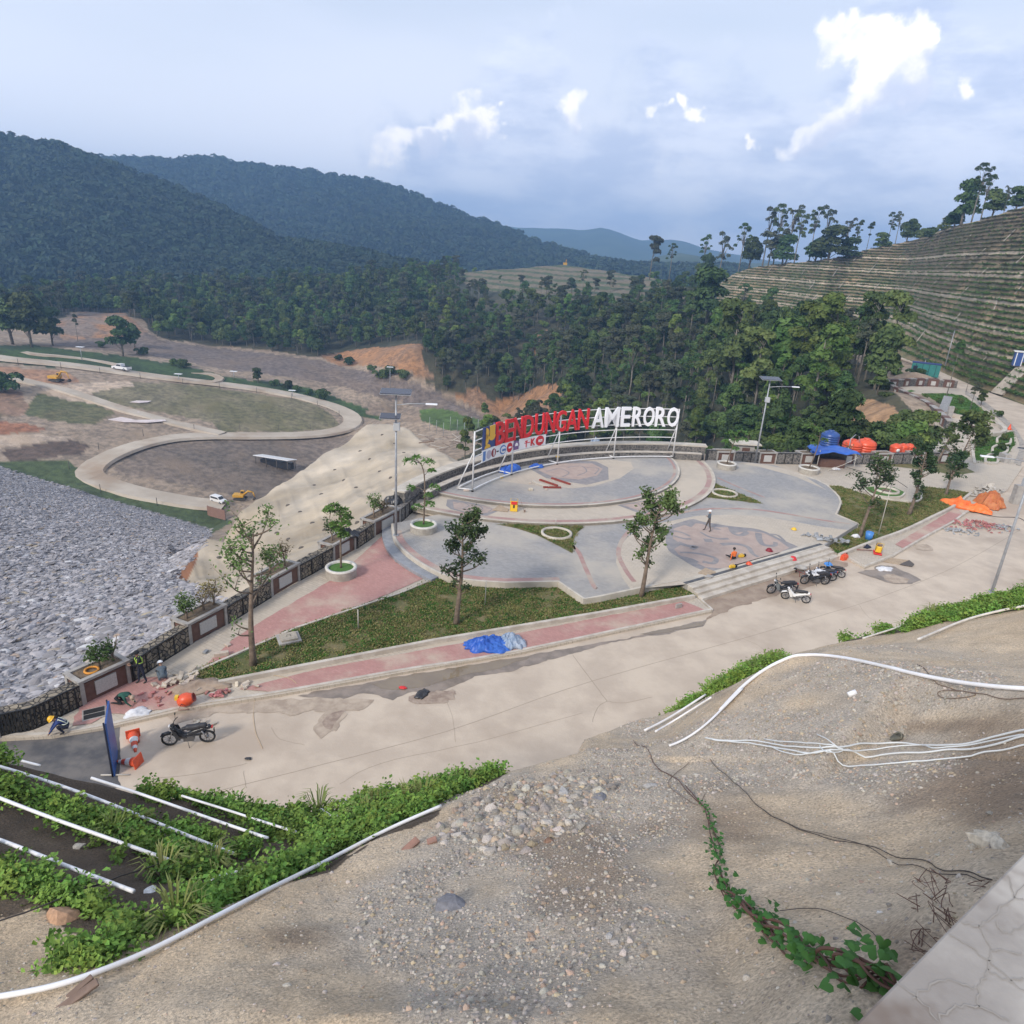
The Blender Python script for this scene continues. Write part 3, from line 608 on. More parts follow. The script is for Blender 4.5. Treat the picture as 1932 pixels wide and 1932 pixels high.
patch('puddle',[(700,1290),(755,1277),(870,1257),(990,1237),(1000,1240),(940,1262),(880,1272),(820,1290),(770,1300),(720,1300)],.008,m_water,'shallow puddle by the kerb below the blue sheet',.05)
patch('puddle',[(1205,1196),(1330,1172),(1325,1180),(1262,1192),(1230,1196)],.008,m_water,'narrow puddle at the end of the footpath kerb',.04)
patch('mud_patch',[(1322,1128),(1420,1100),(1560,1055),(1600,1062),(1590,1080),(1520,1110),(1440,1130),(1350,1160),(1330,1172),(1346,1152)],.006,m_mud,'brown mud in front of the steps',.1)
patch('oil_stain',[(770,1318),(800,1305),(850,1300),(870,1312),(830,1330),(790,1332)],.004,m_stain2,'brown stain at the end of the puddle',.2)
patch('oil_stain',[(610,1365),(625,1345),(648,1342),(650,1355),(635,1370),(615,1380)],.008,m_stain2,'dark core of the stain in the middle of the road',.2)
patch('oil_stain',[(585,1372),(620,1340),(650,1335),(660,1350),(640,1375),(600,1392)],.004,m_stain,'dark stain in the middle of the road',.15)
patch('oil_stain',[(300,1345),(420,1330),(560,1315),(700,1318),(690,1340),(560,1345),(430,1345),(340,1362)],.004,m_stain,'brown grime along the kerb beside the motorcycle',.15)
patch('wet_patch',kq((800,490),(900,470),(960,440),(1050,450),(1200,520),(1240,545),(1150,572),(1040,570),(960,545),(880,520)),.004,m_wet,'wet patch beside the flattened cardboard',.1)
patch('wet_patch',kq((1180,300),(1280,300),(1320,340),(1250,345),(1200,330)),.004,m_stain,'faint damp spot on the road at the right',.1)
patch('mortar_patch',kq((960,515),(1040,500),(1150,540),(1120,568),(1040,566)),.008,m_stain,'grey mortar spill on the wet patch',.08)
WALLG=G(WALLB,.13)
FP=WALLG+G([(800,962)],.13)+G([(1340,873),(1505,875),(1790,873),(1835,868),(1890,872),(1930,880)],.13)+G([(1900,925),(1880,935),(1840,957),(1798,985),(1743,1013),(1685,1050),(1631,1071),(1599,1054),(1568,1040),(1540,1030),(1290,1096),(1310,1124),(1343,1153)],.13)+G(KERB_L[::-1][1:],.13)
slab('footpath',FP,-.35,.13,m_beige,'dusty beige paving of the footpaths')
patch('footpath',[(380,1262),(440,1205),(530,1150),(640,1085),(722,1010),(745,1060),(806,1088),(750,1113),(500,1215),(380,1262)],.136,m_red,'red block paving beside the stone parapet',.02)
patch('footpath',[(450,1300),(600,1262),(820,1222),(1000,1190),(1290,1134),(1330,1150),(970,1228),(755,1264),(520,1306)],.136,m_red,'red block paving of the roadside footpath',.02)
patch('footpath',k6((560,700),(900,560),(1100,520),(1400,560),(1360,700),(1150,760),(900,790),(740,790),(640,850),(480,870)),.136,m_red,'broken red paving at the corner by the workers',.1)
patch('footpath',kr((820,1760),(1120,1580),(1350,1440),(1400,1500),(1180,1640),(900,1800)),.136,m_red,'red paving strip on the right footpath',.02)
b=MB();strip(b,catmull(G(KERB_L,0),4),.16,-.2,.17);strip(b,G([(1343,1153),(1310,1124)],0),.12,-.2,.15)
strip(b,G(KERB_R[:-1],0),.16,-.2,.17);tag(b.build('kerb',m_kerb),kind='structure')
L1=[(356,1273),(560,1184),(755,1119),(820,1091.5),(846,1090),(893,1098),(953,1102),(1054,1100),(1102,1134),(1207,1112),(1280,1098),(1310,1124),(1132,1156),(820,1208),(412,1287)]
slab('lawn',G(L1,.16),-.1,.165,m_lawn,'patchy lawn between the two footpaths')
b=MB();strip(b,G([(356,1273),(560,1184),(755,1119),(822,1091)],.2),.14,0,.24);strip(b,G([(412,1287),(820,1208),(1132,1156),(1310,1124)],.3),.20,0,.36);tag(b.build('kerb',m_kerb),kind='structure')
PE=[(740,988),(742,1003),(748,1022),(771,1046),(807,1070),(846,1087),(893,1095),(953,1099),(1054,1097),(1102,1130),(1132,1125),(1207,1109),(1280,1095),(1298,1104),(1556,1029),(1619,988),(1577,970),(1582,960),(1586,948),(1583,938),(1575,929),(1560,915),(1540,905),(1509,895),(1480,884),(1458,877),(1400,871),(1336,868)]
PZ=.55
pe=G(PE[:9],PZ);pe=catmull(pe[:8],4)+G(PE[8:],PZ)
CW=(18.1,41.0)
def inring(c,r,rw=27.2):
 P=[p for p in arc(c,r,0,360,160)[:-1]];inn=[(p-Vector((CW[0],CW[1],0))).length<rw for p in P]
 s=next(i for i in range(len(P))if inn[i]and not inn[i-1]);A=[]
 for i in range(len(P)):
  if inn[(s+i)%len(P)]:A.append(P[(s+i)%len(P)])
  else:break
 a0=math.degrees(math.atan2(A[-1].y-CW[1],A[-1].x-CW[0]));a1=math.degrees(math.atan2(A[0].y-CW[1],A[0].x-CW[0]))
 return A,A+arc(CW,rw,a0,a1,30)[1:-1]
C1=(.75,65.45)
ringE,ringP=inring(C1,18.2);stE,stP=inring(C1,14.95)
m_side=m_kerb
slab('terrace',pe,-.3,PZ,m_grey,'grey block paving of the main terrace')
slab('terrace',ringP,.3,.72,m_beige,'beige ring step around the sign stage');slab('terrace',stP,.5,.92,m_grey,'raised oval stage of grey blocks under the sign')
b=MB();strip(b,ringE,.20,.4,.74,1);strip(b,stE,.20,.6,.94,1);strip(b,catmull(G(PE[:8],PZ),4)+G(PE[8:13],PZ),.16,.0,.58);strip(b,G(PE[15:24],PZ),.15,0,.58);tag(b.build('kerb',m_white),kind='structure')
def border(P,w,z,mat,side,name='paving_border'):
 bb=MB();P=[Vector((p[0],p[1],0))for p in P];n=len(P);v=[]
 for i,p in enumerate(P):
  t=(P[min(i+1,n-1)]-P[max(i-1,0)]).normalized();s=Vector((-t.y,t.x,0));a=p+s*side*.0;c=p+s*side*w;v+=[(a.x,a.y,z),(c.x,c.y,z)]
 bb.add(v,[(2*i,2*i+1,2*i+3,2*i+2)for i in range(n-1)]);return tag(bb.build(name,mat),kind='structure')
border([C1_ for C1_ in[Vector((C1[0]+(p.x-C1[0])*17.85/18.2,C1[1]+(p.y-C1[1])*17.85/18.2,0))for p in ringE]],.45,.724,m_rb,1)
border([Vector((C1[0]+(p.x-C1[0])*14.6/14.95,C1[1]+(p.y-C1[1])*14.6/14.95,0))for p in stE],.25,.924,m_rb,1)
border(catmull(G([(x+3,y-2)for x,y in PE[1:9]],PZ),4),.45,PZ+.004,m_rb,1)
def pan(pts,z,mat,name='terrace',label=None,cm=False):
 P=G(pts,z)
 if cm:P=catmull(P+[P[0]],4)[:-1]
 bb=MB();bb.add(P,tessellate_polygon([P]));return tag(bb.build(name,mat),label,kind='structure')
z1_=PZ+.004;z2_=PZ+.008;z3_=PZ+.012
pan([(1210,996),(1240,988),(1270,982),(1315,973),(1368,971),(1422,973),(1480,981),(1547,993),(1600,1000),(1553,1028),(1298,1102),(1190,1112),(1175,1091),(1162,1061),(1166,1036),(1185,1012)],z1_,m_beige,label='beige paved fan of the terrace')
border(catmull(G([(1600,999),(1547,992),(1480,980),(1422,972),(1368,970),(1315,972),(1270,981),(1235,988),(1207,997),(1183,1013),(1166,1036),(1161,1061),(1175,1092),(1190,1113)],0),4),.32,z2_,m_rb,1)
border(catmull(G(k2((980,548),(1160,590),(1380,670),(1560,760),(1700,850),(1770,1000),(1850,1180),(1890,1210)),0),4),.3,z1_,m_rb,1)
border(catmull(G(k2((1800,585),(1720,670),(1690,760),(1715,850)),0),4),.4,z1_,m_rb,-1)
lw=k2((1010,552),(1200,560),(1500,572),(1790,578),(1720,640),(1690,720),(1690,810),(1560,740),(1380,650),(1200,590))
pan([(x,y+2)for x,y in lw],z2_,m_lawn,'lawn','grass triangle left of the ring step')
pan(k3((1015,205),(1200,290),(1430,383),(1150,350),(935,325),(985,265)),z2_,m_lawn,'lawn','grass triangle right of the ring step')
border(catmull(G(k3((1015,205),(1200,290),(1430,383)),0),4),.2,z3_,m_rb,1)
pan([(1509,893),(1480,884),(1440,876),(1400,872),(1390,874),(1430,880),(1475,892),(1500,899),(1545,918),(1560,925)],z1_,m_beige)
orn=k3((600,580),(800,520),(900,540),(1150,580),(1400,610),(1600,700),(1750,770),(1700,810),(1500,850),(1200,940),(1050,970),(880,960),(700,860),(600,790),(575,690))
pan(orn,z2_,m_dgrey,'terrace_ornament','grey and pink swirling stone inlay',True)
pan(k3((650,600),(740,570),(800,590),(840,555),(900,560),(960,590),(1120,590),(1190,640),(1300,620),(1440,640),(1560,700),(1660,770),(1560,820),(1380,870),(1180,930),(1060,950),(930,940),(800,880),(690,830),(650,780),(720,740),(640,690)),z3_,m_pink,'terrace_ornament')
b=MB()
def swirl(pts,w0,w1,z,cmp=True):
 P=catmull(G(pts,z),6);n=len(P);v=[]
 for i,p in enumerate(P):
  t=(P[min(i+1,n-1)]-P[max(i-1,0)]).normalized();s=Vector((-t.y,t.x,0))*(w0+(w1-w0)*i/n)/2;v+=[(p.x+s.x,p.y+s.y,z),(p.x-s.x,p.y-s.y,z)]
 b.add(v,[(2*i,2*i+1,2*i+3,2*i+2)for i in range(n-1)])
z4_=z3_+.004
for s_,w0,w1 in((((880,630),(950,670),(1040,690),(1130,690)),.2,.35),(((1140,590),(1170,640),(1230,660),(1280,640),(1260,620)),.3,.5),(((1060,740),(1180,735),(1290,760),(1340,820),(1390,850)),.5,.25),(((680,720),(760,750),(840,760),(800,780)),.5,.4),(((700,810),(820,815),(950,840),(1020,870),(990,905),(900,890)),.25,.4),(((1390,640),(1400,700),(1440,745),(1530,750),(1540,720)),.5,.3),(((650,620),(730,640),(790,670)),.3,.2),(((940,690),(960,720)),.6,.6),(((1000,600),(1060,610)),.4,.2),(((1480,650),(1560,660),(1620,710)),.3,.2),(((720,850),(800,870),(860,900)),.3,.3),(((650,665),(740,690),(800,690)),.25,.3)):
 swirl(k3(*s_),w0,w1,z4_)
tag(b.build('terrace_ornament',m_dgrey),kind='structure')
pan(k2((590,345),(660,345),(900,395),(1050,440),(940,490),(800,475),(620,430),(580,400)),.728,m_dgrey,'terrace_ornament','pink inlay on the left of the ring step')
pan(k2((640,365),(800,385),(960,410),(1030,440),(900,470),(760,460),(650,425)),.734,m_pink,'terrace_ornament')
pan(k3((150,395),(450,345),(600,300),(640,330),(500,420),(380,480)),.728,m_dgrey,'terrace_ornament')
pan(k3((200,395),(450,350),(560,335),(480,410),(390,460)),.734,m_pink,'terrace_ornament')
b=MB();z4_=.738
for s_ in(((650,380),(720,370),(780,400),(730,420)),((800,395),(870,400),(900,430),(830,440)),((680,420),(760,430),(820,460)),((930,420),(980,430),(950,455))):swirl(k2(*s_),.09,.09,z4_)
for s_ in(((250,385),(330,380),(380,420),(450,420)),((400,370),(480,360),(500,390))):swirl(k3(*s_),.09,.09,z4_)
tag(b.build('terrace_ornament',m_dgrey),kind='structure')
s1=ks((560,560),(760,500),(1070,515),(1160,560),(1165,650),(1000,690),(700,640))
pan(ks((350,660),(500,590),(700,500),(900,500),(1200,505),(1330,520),(1350,570),(1250,640),(1050,700),(900,715),(650,700)),.924,m_beige,label='beige oval on the stage')
pan(s1,.928,m_dgrey,'terrace_ornament');pan(ks((640,580),(780,530),(1040,530),(1120,570),(1080,620),(940,650),(760,635)),.932,m_pink,'terrace_ornament')
b=MB()
for s_ in(((700,590),(800,570),(870,600),(820,630)),((860,560),(960,550),(1000,590),(930,620)),((1000,560),(1090,570),(1060,610))):swirl(ks(*s_),.13,.13,.936)
tag(b.build('terrace_ornament',m_dgrey),kind='structure')
A=atz(1298,1104,.55);B=atz(1556,1029,.55);dr=(B-A).normalized();ou=Vector((dr.y,-dr.x,0))
steps=empty('stone_steps',(A+B)/2,0,'long flight of three pale steps with black edges down to the road','steps')
steps.location=(0,0,0)
for i in range(3):
 b=MB();o1=ou*(.42*(i)-.02);o2=ou*(.42*(i+1));zt=.55-.17*i-.004
 b.prism([tuple((A+o1)[:2]),tuple((B+o1)[:2]),tuple((B+o2)[:2]),tuple((A+o2)[:2])],-.1,zt);b.build('step',m_kerb,steps,bevel=.015)
b=MB();strip(b,[A-ou*.55,B-ou*.55],.3,.5,.562);strip(b,[A-ou*.05,B-ou*.05],.16,.5,.568);b.build('edging',m_white,steps)
b=MB();strip(b,[A-ou*.28,B-ou*.28],.25,.5,.565);b.build('black_edging',m_dark,steps)
P=catmull(G([(734,992),(731,1010),(742,1038),(765,1060),(800,1081),(822,1091)],.3),4)
b=MB();strip(b,P,.75,0,.34);tag(b.build('curved_step',material('slate_step',(.22,.23,.25),.7,(.29,.3,.32),2)),kind='structure')
# ---- right lawn
L2=kr((240,1262),(330,1256),(560,1332),(700,1372),(950,1402),(1045,1372),(1030,1290),(1000,1266),(1100,1270),(1290,1290),(1475,1318),(1330,1430),(1000,1590),(600,1750),(340,1852),(225,1745),(520,1590),(330,1500),(375,1400),(320,1310))
slab('lawn',G(L2,.16),-.1,.17,m_lawn,'brownish lawn on the right with three small trees')
b=MB();strip(b,catmull(G(kr((340,1852),(600,1748),(900,1640),(1150,1520),(1330,1430),(1475,1318)),.3),4),.22,0,.38);tag(b.build('kerb',m_kerb),kind='structure')
b=MB();strip(b,catmull(G(kr((530,1258),(560,1310),(700,1362),(950,1392),(1045,1368),(1035,1290),(1005,1262)),.3),5),.14,0,.36)
strip(b,catmull(G(kr((545,1268),(600,1320),(720,1350),(860,1352),(905,1318)),.3),5),.14,0,.36);tag(b.build('kerb',m_white),kind='structure')
pan(kr((545,1268),(650,1262),(810,1268),(905,1312),(860,1350),(720,1348),(600,1318)),.17,m_lawng,'lawn','small green bed with a white ring in it')
pan(kr((760,1070),(1000,1062),(1300,1062),(1400,1085),(1510,1140),(1330,1168),(1200,1140),(980,1110),(800,1090)),.14,m_lawn,'lawn','grass strip at the foot of the far parapet')
# ---- garden behind
slab('garden_ground',G(kr((740,402),(1340,400),(1500,470),(1750,680),(1880,830),(1900,960),(1860,1080),(1560,1090),(1380,1060),(1180,800),(1150,670),(1000,580),(850,490)),.05),-.6,.06,m_beige,'beige paths of the small garden')
for pl,lb,m_ in((kr((985,490),(1060,462),(1250,458),(1400,478),(1500,540),(1640,650),(1640,692),(1500,676),(1280,636),(1150,600),(1050,550)),'bright green oval garden lawn',m_lawng),(kr((1510,880),(1560,838),(1720,812),(1840,790),(1850,900),(1770,1010),(1710,1068),(1600,1068),(1510,1060)),'bright green garden lawn near the stacked stones',m_lawng),(kr((880,445),(960,430),(1000,440),(900,460)),None,m_lawng),(kr((1520,730),(1580,735),(1640,760),(1600,790),(1530,800)),None,m_flag)):
 pan(pl,.075,m_,'lawn',lb)
b=MB();strip(b,catmull(G(kr((1280,636),(1500,678),(1680,715),(1765,765),(1730,800),(1620,812),(1520,822)),.4),5),.5,0,.55)
strip(b,catmull(G(kr((1480,865),(1490,960),(1505,1060)),.2),5),.3,0,.25)
for s_ in(((1600,1060),(1600,1020),(1640,985),(1700,1000),(1700,1060),(1630,1070)),((1660,960),(1660,930),(1700,905)),((1730,980),(1785,960),(1790,920)),((1700,880),(1700,850),(1735,830)),((1770,900),(1812,890),(1815,850)),((1640,660),(1690,700),(1760,740))):strip(b,catmull(G(kr(*s_),.2),4),.25,0,.3)
tag(b.build('kerb',m_white),kind='structure')
P_=G(kr((1420,470),(1560,560),(1720,690),(1840,800),(1890,900),(1880,980),(1840,1070),(1900,1090)),0)
slab('flagstone_path',catmull(P_[:7],4)+[P_[7]]+G(kr((1930,1010),(1930,880),(1860,770),(1730,640),(1570,520),(1430,440)),0),-.1,.10,m_flag,'flagstone path between garden and road')
b=MB();hp=G(kr((740,400),(900,390),(1100,390),(1290,390),(1200,350),(1000,330),(860,345)),0);c=sum(hp,Vector())/len(hp)
vs_=[];n_=24
for k in range(9):
 r=k/8
 for j in range(n_):
  a=2*math.pi*j/n_;p=Vector((c.x+6.5*r*math.cos(a)-r*math.sin(a)*1.5,c.y+3.4*r*math.sin(a)+1.5,0));p.z=2.6*(1-r)**.8*(1+.3*mnoise.noise(p*.3))-.5;vs_.append(p)
b.add(vs_,[(k*n_+j,k*n_+(j+1)%n_,(k+1)*n_+(j+1)%n_,(k+1)*n_+j)for k in range(8)for j in range(n_)],True)
tag(b.build('earth_heap',material('loose_earth',(.33,.26,.19),1,(.26,.19,.14),1,7,.6,4,.1)),'heap of brown earth behind the garden wall',kind='structure')
# ================================================================== parapets (things)
pwall=[Vector((p.x,p.y,.1))for p in G(WALLB,.13)]
def along(P,a,b_):
 """sub polyline between photo x positions a and b"""
 return[p for p in P if a-.01<=p[0]<=b_+.01]
PL=[('P0',-60,4),('P1',156,250),('P2',358,431),('P3',512,567),('P4',629,672),('P5',706,756)]
def wy(x):return float(np.interp(x,[p[0]for p in WALLB],[p[1]for p in WALLB]))
def wpt(x):return atz(x,wy(x),.13)
plabels=['stone planter box cut by the left edge of the photo','planter box with a yellow bucket hat of leaves and shrubs beside the crouching worker','planter box with a low shrub and bare twigs, third along the parapet','planter box with two stumpy saplings, behind the tallest bare tree','planter box behind the round planter with the drooping tree','planter box next to the lamp post and black sheet']
plabels[1]='planter box with an orange ring on its soil, behind the standing worker'
planters=[]
def planter(pa,pb,label,dep=1.15,hgt=1.05,z=.13,big=True,group='planter boxes along the parapet'):
 d=(pb-pa).normalized();ang=math.atan2(d.y,d.x);Lg=(pb-pa).length;mid=(pa+pb)/2
 n=Vector((-d.y,d.x,0))
 o=empty('planter_box',(mid.x,mid.y,z),ang,label,'planter',group)
 b=MB();b.box((0,dep/2,hgt/2-.05),(Lg-.1,dep-.1,hgt-.1));b.build('box',m_brownp,o)
 for sx in(-1,1):
  for yy in(.07,dep-.1):
   b=MB();b.box((sx*(Lg/2-.09),yy,hgt/2),(.18,.2,hgt));b.build('corner_post',m_conc,o)
 b=MB()
 for yy in(.06,dep-.06):b.box((0,yy,hgt+.05),(Lg+.06,.2,.12))
 for xx in(-Lg/2+.07,Lg/2-.07):b.box((xx,dep/2,hgt+.048),(.2,dep,.12))
 b.build('rim',m_conc,o)
 b=MB();b.box((0,dep/2,hgt+.0),(Lg-.3,dep-.3,.06));b.build('soil',m_soil,o)
 b=MB();b.box((0,.025,hgt*.5),(Lg*.42,.05,hgt*.62));b.build('plaque',m_panel,o)
 planters.append((o,Lg,dep,hgt));return o
for(nm,a,b_),lb in zip(PL,plabels):planter(wpt(a),wpt(b_),lb)
glabels=['curved gabion parapet with tan stones at the left edge','gabion parapet section behind the standing worker','gabion parapet section left of the tallest bare tree trunk','gabion parapet section between the stumpy saplings and the drooping tree','short gabion parapet section left of the lamp post']
def gabion(P,label,w=.55,h=1.0,z=.13,group='gabion parapet sections',mat=None):
 o=empty('gabion_wall',(P[0].x,P[0].y,z),0,label,'stone wall',group);Q_=[Vector((p.x-P[0].x,p.y-P[0].y,0))for p in P]
 b=MB();strip(b,Q_,w,0,h,1);b.build('stone_fill',mat or m_gab,o)
 b=MB();strip(b,Q_,.05,h-.03,h+.035,-1);strip(b,Q_,.04,0,.05,-1);tot=0
 for i in range(len(Q_)-1):
  n=max(1,round((Q_[i+1]-Q_[i]).length/1.0))
  for k in range(n):
   p=Q_[i].lerp(Q_[i+1],k/n);d=(Q_[i+1]-Q_[i]).normalized();s=Vector((d.y,-d.x,0))*.02;b.box((p.x+s.x,p.y+s.y,h/2),(.06,.05,h),math.atan2(d.y,d.x))
 b.build('wire_frame',m_wire,o);return o
gabion(catmull([wpt(4)]+G([(22,1385),(41,1381),(63,1376),(90,1364)],.13)+[wpt(120),wpt(156)],3),glabels[0])
for(a,b_),lb in zip(((250,358),(431,512),(567,629),(672,706)),glabels[1:]):
 xs=[a]+[p[0]for p in WALLB if a+2<p[0]<b_-2]+[b_];gabion([wpt(x)for x in xs],lb)
gabion([wpt(756),wpt(788)],'dark stone parapet piece joining the curved stage wall',mat=m_blk)
sw=empty('stage_wall',(0,0,0),0,'long curved black stone wall with a white coping and bench behind the sign','stone wall')
a0_,a1_=163.5,88
b=MB();strip(b,arc(CW,27.25,a0_,a1_,60),.9,-.5,1.93,1);b.build('masonry',m_blk,sw)
b=MB();strip(b,arc(CW,27.2,a0_+.3,a1_-.3,60),1.05,1.93,2.06,1);b.build('coping',m_white,sw)
b=MB();strip(b,arc(CW,26.45,a0_-5,a1_+1,60),.8,.7,1.36,1);b.build('bench',m_blk,sw)
b=MB();strip(b,arc(CW,26.4,a0_-5,a1_+1,60),.55,1.36,1.42,1);b.build('bench_top',m_kerb,sw)
def fpt(x):return atz(x,float(np.interp(x,[1333,1505,1673,1790],[873,876,876,874])),.13)
fl=[(1350,1385,'planter box right of the stage, behind a round planter'),(1430,1464,'planter box just right of the leaning lamp pole'),(1508,1542,'planter box left of the blue canopy'),(1588,1612,'planter box right of the blue canopy'),(1652,1682,'planter box between the two groups of orange tanks'),(1718,1740,'planter box behind the leafy lawn tree'),(1768,1790,'planter box at the right end of the far parapet')]
fw=['gabion parapet left of the leaning lamp pole','gabion parapet piece left of the blue canopy','gabion parapet piece under the blue canopy','gabion parapet piece under the pair of orange tanks','gabion parapet piece under the single row of small orange tanks','gabion parapet piece behind the thin lawn trees']
for a,b_,lb in fl:planter(fpt(a),fpt(b_),lb,group='planter boxes on the far parapet',hgt=1.1)
for i in range(len(fl)-1):gabion([fpt(fl[i][1]),fpt(fl[i+1][0])],fw[i],mat=m_blk,group='far parapet sections',h=1.15)
gabion([fpt(1333),fpt(1350)],'black stone pier at the right end of the stage wall',mat=m_blk,group='far parapet sections',h=1.3)
gp=kr((735,405),(790,455),(880,500),(970,548),(1060,590),(1150,655),(1210,710),(1270,775))
gw=kr((735,405),(840,405),(950,395),(1080,395),(1190,405),(1340,415))
o_=empty('garden_wall',atz(*gp[0],0),0,'garden wall of dark stone running down towards the trees','stone wall','garden walls')
def segwall(o,pts,h):
 P=G(pts,0);b=MB();strip(b,[p-P[0]for p in P],.6,0,h);b.build('masonry',m_blk,o)
 b=MB();strip(b,[p-P[0]for p in P],.75,h,h+.12);b.build('coping',m_conc,o)
 for i in range(len(P)-1):
  b=MB();q=P[i].lerp(P[i+1],.5)-P[0];d=(P[i+1]-P[i]).normalized();s=Vector((d.y,-d.x,0))*.47;b.box((q.x+s.x,q.y+s.y,h*.5),(.8,.05,h*.6),math.atan2(d.y,d.x));b.box((q.x-s.x,q.y-s.y,h*.5),(.8,.05,h*.6),math.atan2(d.y,d.x))
  pb=MB();pb.box((q.x,q.y,h*.55),(1.9,.9,h*1.15),math.atan2(d.y,d.x));pl_=pb.build('pillar',m_brownp,o);b.build('plaque',m_panel,pl_)
segwall(o_,gp,1.2)
o_=empty('garden_wall',atz(*gw[0],0),0,'garden back wall of dark stone in front of the earth heap','stone wall','garden walls');segwall(o_,gw,1.3)
b=MB();strip(b,G(kr((800,520),(900,575),(1040,650)),-.5),1.2,-1.5,-.4);tag(b.build('wall_footing',m_kerb),'pale concrete footing outside the garden wall','footing')
# ================================================================== terraced hill on the right
HB=[(1340,582),(1380,590),(1475,604),(1501,610),(1619,645),(1706,677),(1772,701),(1859,737),(1932,764),(2050,812),(2200,872),(2500,985)]
HT=[(1340,548),(1362,534),(1377,519),(1417,505),(1468,498),(1525,493),(1579,486),(1646,468),(1720,454),(1787,430),(1854,414),(1932,390),(2100,345),(2300,300),(2600,260)]
HS=.45
_hb=[atz(x,y,0)for x,y in HB];hb_az=np.array([math.atan2(p.x,p.y)for p in _hb]);hb_d=np.array([math.hypot(p.x,p.y)for p in _hb])
def az_of(x,y):w=ray(x,y);return math.atan2(w[0],w[1])
HA0,HA1=az_of(1352,560),az_of(2450,700)
D65=[(1340,575),(1400,578),(1485,580.5),(1585,583),(1686,593),(1753,624),(1854,663),(1932,688),(2100,745),(2500,880)]
_d6=[atz(x,y,6.5)for x,y in D65];d6_az=np.array([math.atan2(q.x,q.y)for q in _d6]);d6_d=np.array([math.hypot(q.x,q.y)for q in _d6])
def dbase(a):return np.interp(a,hb_az,hb_d)
def d65(a):return np.maximum(np.interp(a,d6_az,d6_d),dbase(a)+9)
hts=[]
for x,y in HT:
 w=ray(x,y);e=w[2]/math.hypot(w[0],w[1]);a=math.atan2(w[0],w[1]);d=(float(d65(a))*HS-6.5+H)/(HS-e);hts.append((a,6.5+HS*(d-float(d65(a)))))
ht_az=np.array([h[0]for h in hts]);ht_z=np.array([h[1]for h in hts])
def hillhit(x,y):
 w=ray(x,y);k=math.hypot(w[0],w[1]);a=math.atan2(w[0],w[1]);e=w[2]/k;b6,b0=float(d65(a)),float(dbase(a));d=(b6*HS-6.5+H)/(HS-e)
 if d<b6:sl=6.5/(b6-b0);d=(b0*sl+H)/(sl-e)
 return Vector((w[0]/k*d,w[1]/k*d,H+e*d))
STEP=1.12
nA=900;A_=np.linspace(HA0,HA1,nA);zt=np.interp(A_,ht_az,ht_z);zt=np.convolve(np.pad(zt,12,'edge'),np.ones(25)/25,'valid')
sm_=lambda v:np.convolve(np.pad(v,14,'edge'),np.ones(29)/29,'valid')
db_=sm_(dbase(A_));d6_=sm_(d65(A_))
rows=[];K_=int(zt.max()/STEP)+2;berms=[hillhit(1932,y).z for y in(688,633,574,520,478)]
prof=[]
for k in range(K_):
 z0=k*STEP;run=STEP/HS
 prof+=[(z0+.02,z0/HS+run*.02,0),(z0+.10,z0/HS+run*.50,1),(z0+.16,z0/HS+run*.62,2),(z0+STEP*.62,z0/HS+run*.80,2),(z0+STEP*.98,z0/HS+run*.97,3)]
Z=np.zeros((nA,len(prof)));Dd=np.zeros_like(Z);Kd=np.zeros_like(Z)
zt_=zt[:,None]
for j,(z0,dd,kd)in enumerate(prof):
 Z[:,j]=np.minimum(z0,zt);q_=dd*HS;Dd[:,j]=np.where(q_<6.5,db_+(d6_-db_)*q_/6.5,d6_+(q_-6.5)/HS);Kd[:,j]=kd
over=(np.array([p[0]for p in prof])[None]>zt_)
dt_=d6_[:,None]+(zt_-6.5)/HS;Dd=np.where(over,dt_+(Dd-dt_)*.8,Dd);Z=np.where(over,zt_-(Dd-dt_)*.12,Z)
X=Dd*np.sin(A_)[:,None];Y=Dd*np.cos(A_)[:,None]
wob=fbm(X/18,Y/18,4,90)*1.4;rr=fbm(X/2.5,Y/2.5,3,91)*.35
X=X+np.sin(A_)[:,None]*(wob+rr);Y=Y+np.cos(A_)[:,None]*(wob+rr);Z=Z+fbm(X/3,Y/3,3,93)*.16
n1=fbm(X/5,Y/5,4,95);n2=fbm(X/30,Y/30,3,96)
up_=np.clip(Z/26-.15+n2*.3,0,1)
soil=np.array([.23,.18,.105])*(1-up_[...,None])+np.array([.20,.15,.10])*up_[...,None]
grn=np.array([.06,.115,.028])*(1-up_[...,None])+np.array([.115,.115,.06])*up_[...,None]
gm=np.clip(np.where((Kd==3)|(Kd==0),1.0,.18)+n1*1.0-.05,0,1)[...,None]
Cc=soil*(1-gm)+grn*gm
bare=np.clip((fbm(X/11,Y/7,4,97)-.36)*5,0,1)[...,None];Cc=Cc*(1-bare*.8)+np.array([.40,.29,.18])*bare*.8
for bz in berms:
 m=np.clip(1-np.abs(Z-bz-.2)/.8,0,1)[...,None];m=np.clip(m*1.8,0,1);Cc=Cc*(1-m)+np.array([.50,.42,.32])*m
 m=np.clip(1-np.abs(Z-bz+1.5)/1.3,0,1)[...,None]*np.clip(.5+n1*1.5,0,1)[...,None];Cc=Cc*(1-m*.7)+np.array([.33,.26,.19])*m*.7
edge=np.clip((Z-zt_+1.2),0,1)[...,None];Cc=Cc*(1-edge)+np.array([.36,.29,.20])*edge
m_terr=material('terraced_soil',(.8,.8,.8),1,(1.15,1.12,1.1),.8,6,.6,2,.15,attr='Col')
I=np.arange(Z.size).reshape(Z.shape);Q2=np.stack([I[:-1,:-1],I[:-1,1:],I[1:,1:],I[1:,:-1]],-1).reshape(-1,4)
